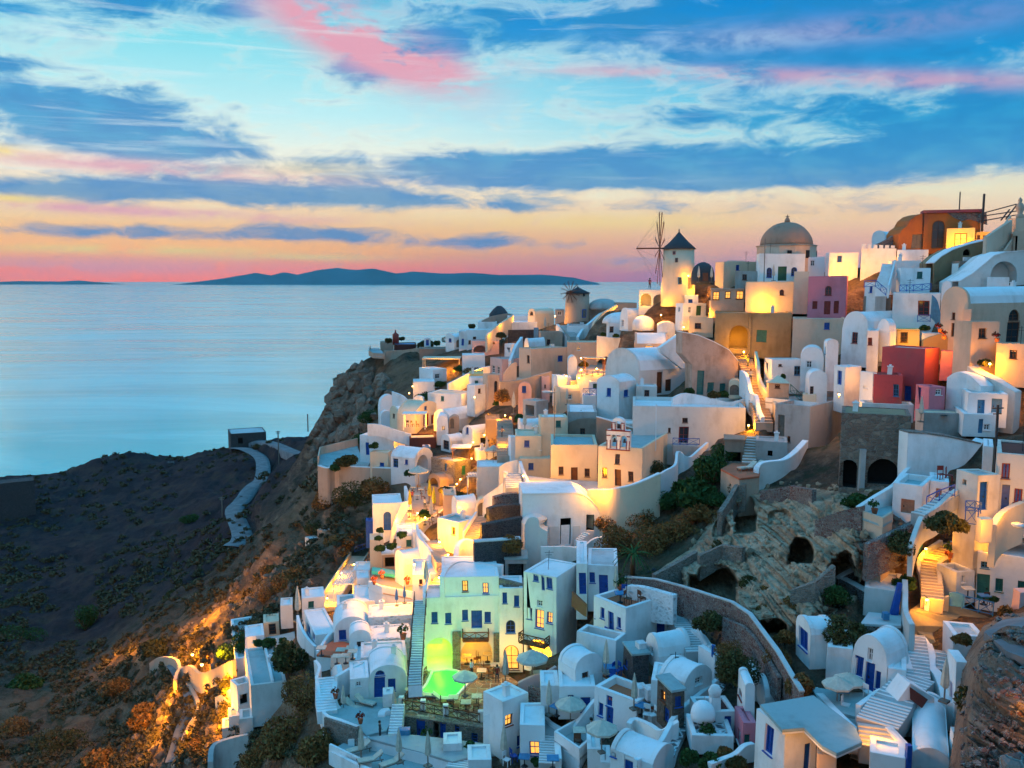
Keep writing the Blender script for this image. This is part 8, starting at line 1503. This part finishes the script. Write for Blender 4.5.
banks = total([(blob(90, 128, 110, 26, -.10), .42), (blob(190, 160, 140, 20, -.04), .40), (blob(90, 196, 190, 15), .5), (blob(330, 196, 130, 9), .34), (blob(230, 236, 260, 8), .36), (blob(500, 244, 120, 7), .30),
  (blob(500, 172, 130, 16), .42), (blob(620, 165, 140, 18), .42), (blob(800, 170, 220, 20), .40), (blob(720, 118, 150, 14), .28), (blob(520, 205, 160, 8), .30), (blob(720, 186, 130, 8), .25),
  (blob(190, 10, 110, 30), .40), (blob(405, 60, 90, 34, .25), .45), (blob(640, 30, 160, 26), .38), (blob(870, 60, 190, 34), .42), (blob(960, 150, 130, 40), .40), (blob(850, 20, 260, 40), .25), (blob(800, 215, 120, 10), .22), (blob(640, 262, 60, 8), .3), (blob(20, 41, 45, 6), .35), (blob(20, 91, 30, 6), .35)])
cd = t.m('ADD', t.m('MULTIPLY', t.m('SUBTRACT', nz, .50), 1.5), t.m('MULTIPLY', banks, .86)); dens = t.m('MULTIPLY', t.smooth(cd, .10, .36), .88)
blue = t.ramp(t.m('DIVIDE', el, 20, clamp=True), [(0, G(175, 145, 180)), (.18, G(105, 150, 192)), (.4, G(50, 155, 208)), (.7, G(14, 142, 212)), (1, G(0, 122, 210))])
blue = t.mix(t.smooth(n3, .38, .66), tuple(c for c in G(32, 134, 200)), blue)
lip = t.m('MULTIPLY', t.smooth(cd, .02, .16), t.m('SUBTRACT', 1, t.smooth(cd, .16, .34)))
c = t.mix(t.m('MULTIPLY', lip, .35), base, t.ramp(t.m('DIVIDE', el, 16, clamp=True), [(0, G(255, 180, 110)), (.3, G(255, 200, 150)), (.45, G(255, 245, 220)), (1, G(230, 240, 240))]))
c = t.mix(dens, c, blue)
pinkm = total([(blob(330, 22, 75, 26, -.3), .85), (blob(375, 55, 75, 24, -.35), .8), (blob(440, 72, 50, 18, -.2), .8), (blob(120, 175, 190, 7, -.03), .8), (blob(120, 216, 200, 5, -.03), .9), (blob(650, 76, 130, 6, -.06), .6), (blob(900, 97, 150, 8, -.10), .65), (blob(60, 268, 220, 8), .6), (blob(660, 256, 160, 9), .35), (blob(840, 45, 160, 12), .25)])
c = t.mix(t.m('MULTIPLY', pinkm, t.smooth(n3, .30, .58), clamp=True), c, G(230, 165, 185))
glow = total([(blob(140, 252, 120, 4), .9), (blob(300, 258, 90, 3.5), .7), (blob(10, 168, 40, 5), .8), (blob(10, 209, 40, 3.5), .9), (blob(620, 222, 180, 9), .5), (blob(300, 172, 90, 8), .3)])
c = t.mix(t.m('MULTIPLY', glow, t.smooth(n2, .3, .55), clamp=True), c, G(255, 226, 130))
curd = total([(blob(470, 100, 60, 25), .5), (blob(700, 48, 120, 10), .5), (blob(800, 100, 60, 12), .3)])
c = t.mix(t.m('MULTIPLY', curd, t.smooth(n3, .45, .7), clamp=True), c, G(190, 225, 240))
wsp = t.m('MULTIPLY', t.smooth(cn(.09, 1.5, 5, .65, .4, 12.5), .52, .72), t.smooth(el, 3, 7)); c = t.mix(t.m('MULTIPLY', wsp, t.m('MULTIPLY', .40, t.smooth(azm, 18, 0))), c, G(225, 243, 245))
c = t.mix(t.smooth(el, -.1, -2), c, G(40, 120, 150))
sky = t.node('ShaderNodeTexSky', sky_type='NISHITA', sun_disc=False, sun_elevation=R(3), sun_rotation=R(-22), altitude=100)
sk = t.node('ShaderNodeVectorMath', operation='SCALE'); t.l.new(sky.outputs[0], sk.inputs[0]); sk.inputs['Scale'].default_value = .0006
fin = t.node('ShaderNodeVectorMath', operation='ADD'); t.l.new(c, fin.inputs[0]); t.l.new(sk.outputs[0], fin.inputs[1])
up = t.node('ShaderNodeVectorMath', operation='SCALE'); t.l.new(fin.outputs[0], up.inputs[0]); t.set(up.inputs['Scale'], t.m('ADD', 1.0, t.m('ADD', t.m('MULTIPLY', t.smooth(el, 26, 50), .95), t.m('MULTIPLY', t.smooth(t.m('ABSOLUTE', azm), 55, 110), .15))))
t.l.new(up.outputs[0], bg.inputs[0]); bg.inputs[1].default_value = 1.0
sun = bpy.data.objects.new('sun', bpy.data.lights.new('sun', 'SUN')); link(sun); sun.data.energy = .55; sun.data.angle = R(25); sun.data.color = (1, .74, .56)
d = Vector((math.sin(R(-60)), math.cos(R(-60)), math.tan(R(14)))); sun.rotation_euler = d.to_track_quat('Z', 'Y').to_euler(); sun.location = (-100, 100, 200)
S.view_settings.view_transform = 'Standard'; S.view_settings.look = 'None'; S.view_settings.exposure = .03; S.view_settings.gamma = 1; S.view_settings.use_curve_mapping = False
S.cycles.max_bounces = 5; S.cycles.diffuse_bounces = 3; S.cycles.glossy_bounces = 3; S.cycles.use_light_tree = True; S.cycles.use_denoising = True
S.cycles.sample_clamp_indirect = 6; S.cycles.use_adaptive_sampling = True; S.cycles.adaptive_threshold = .03; S.cycles.adaptive_min_samples = 16; S.cycles.volume_bounces = 0; S.cycles.max_bounces = 4
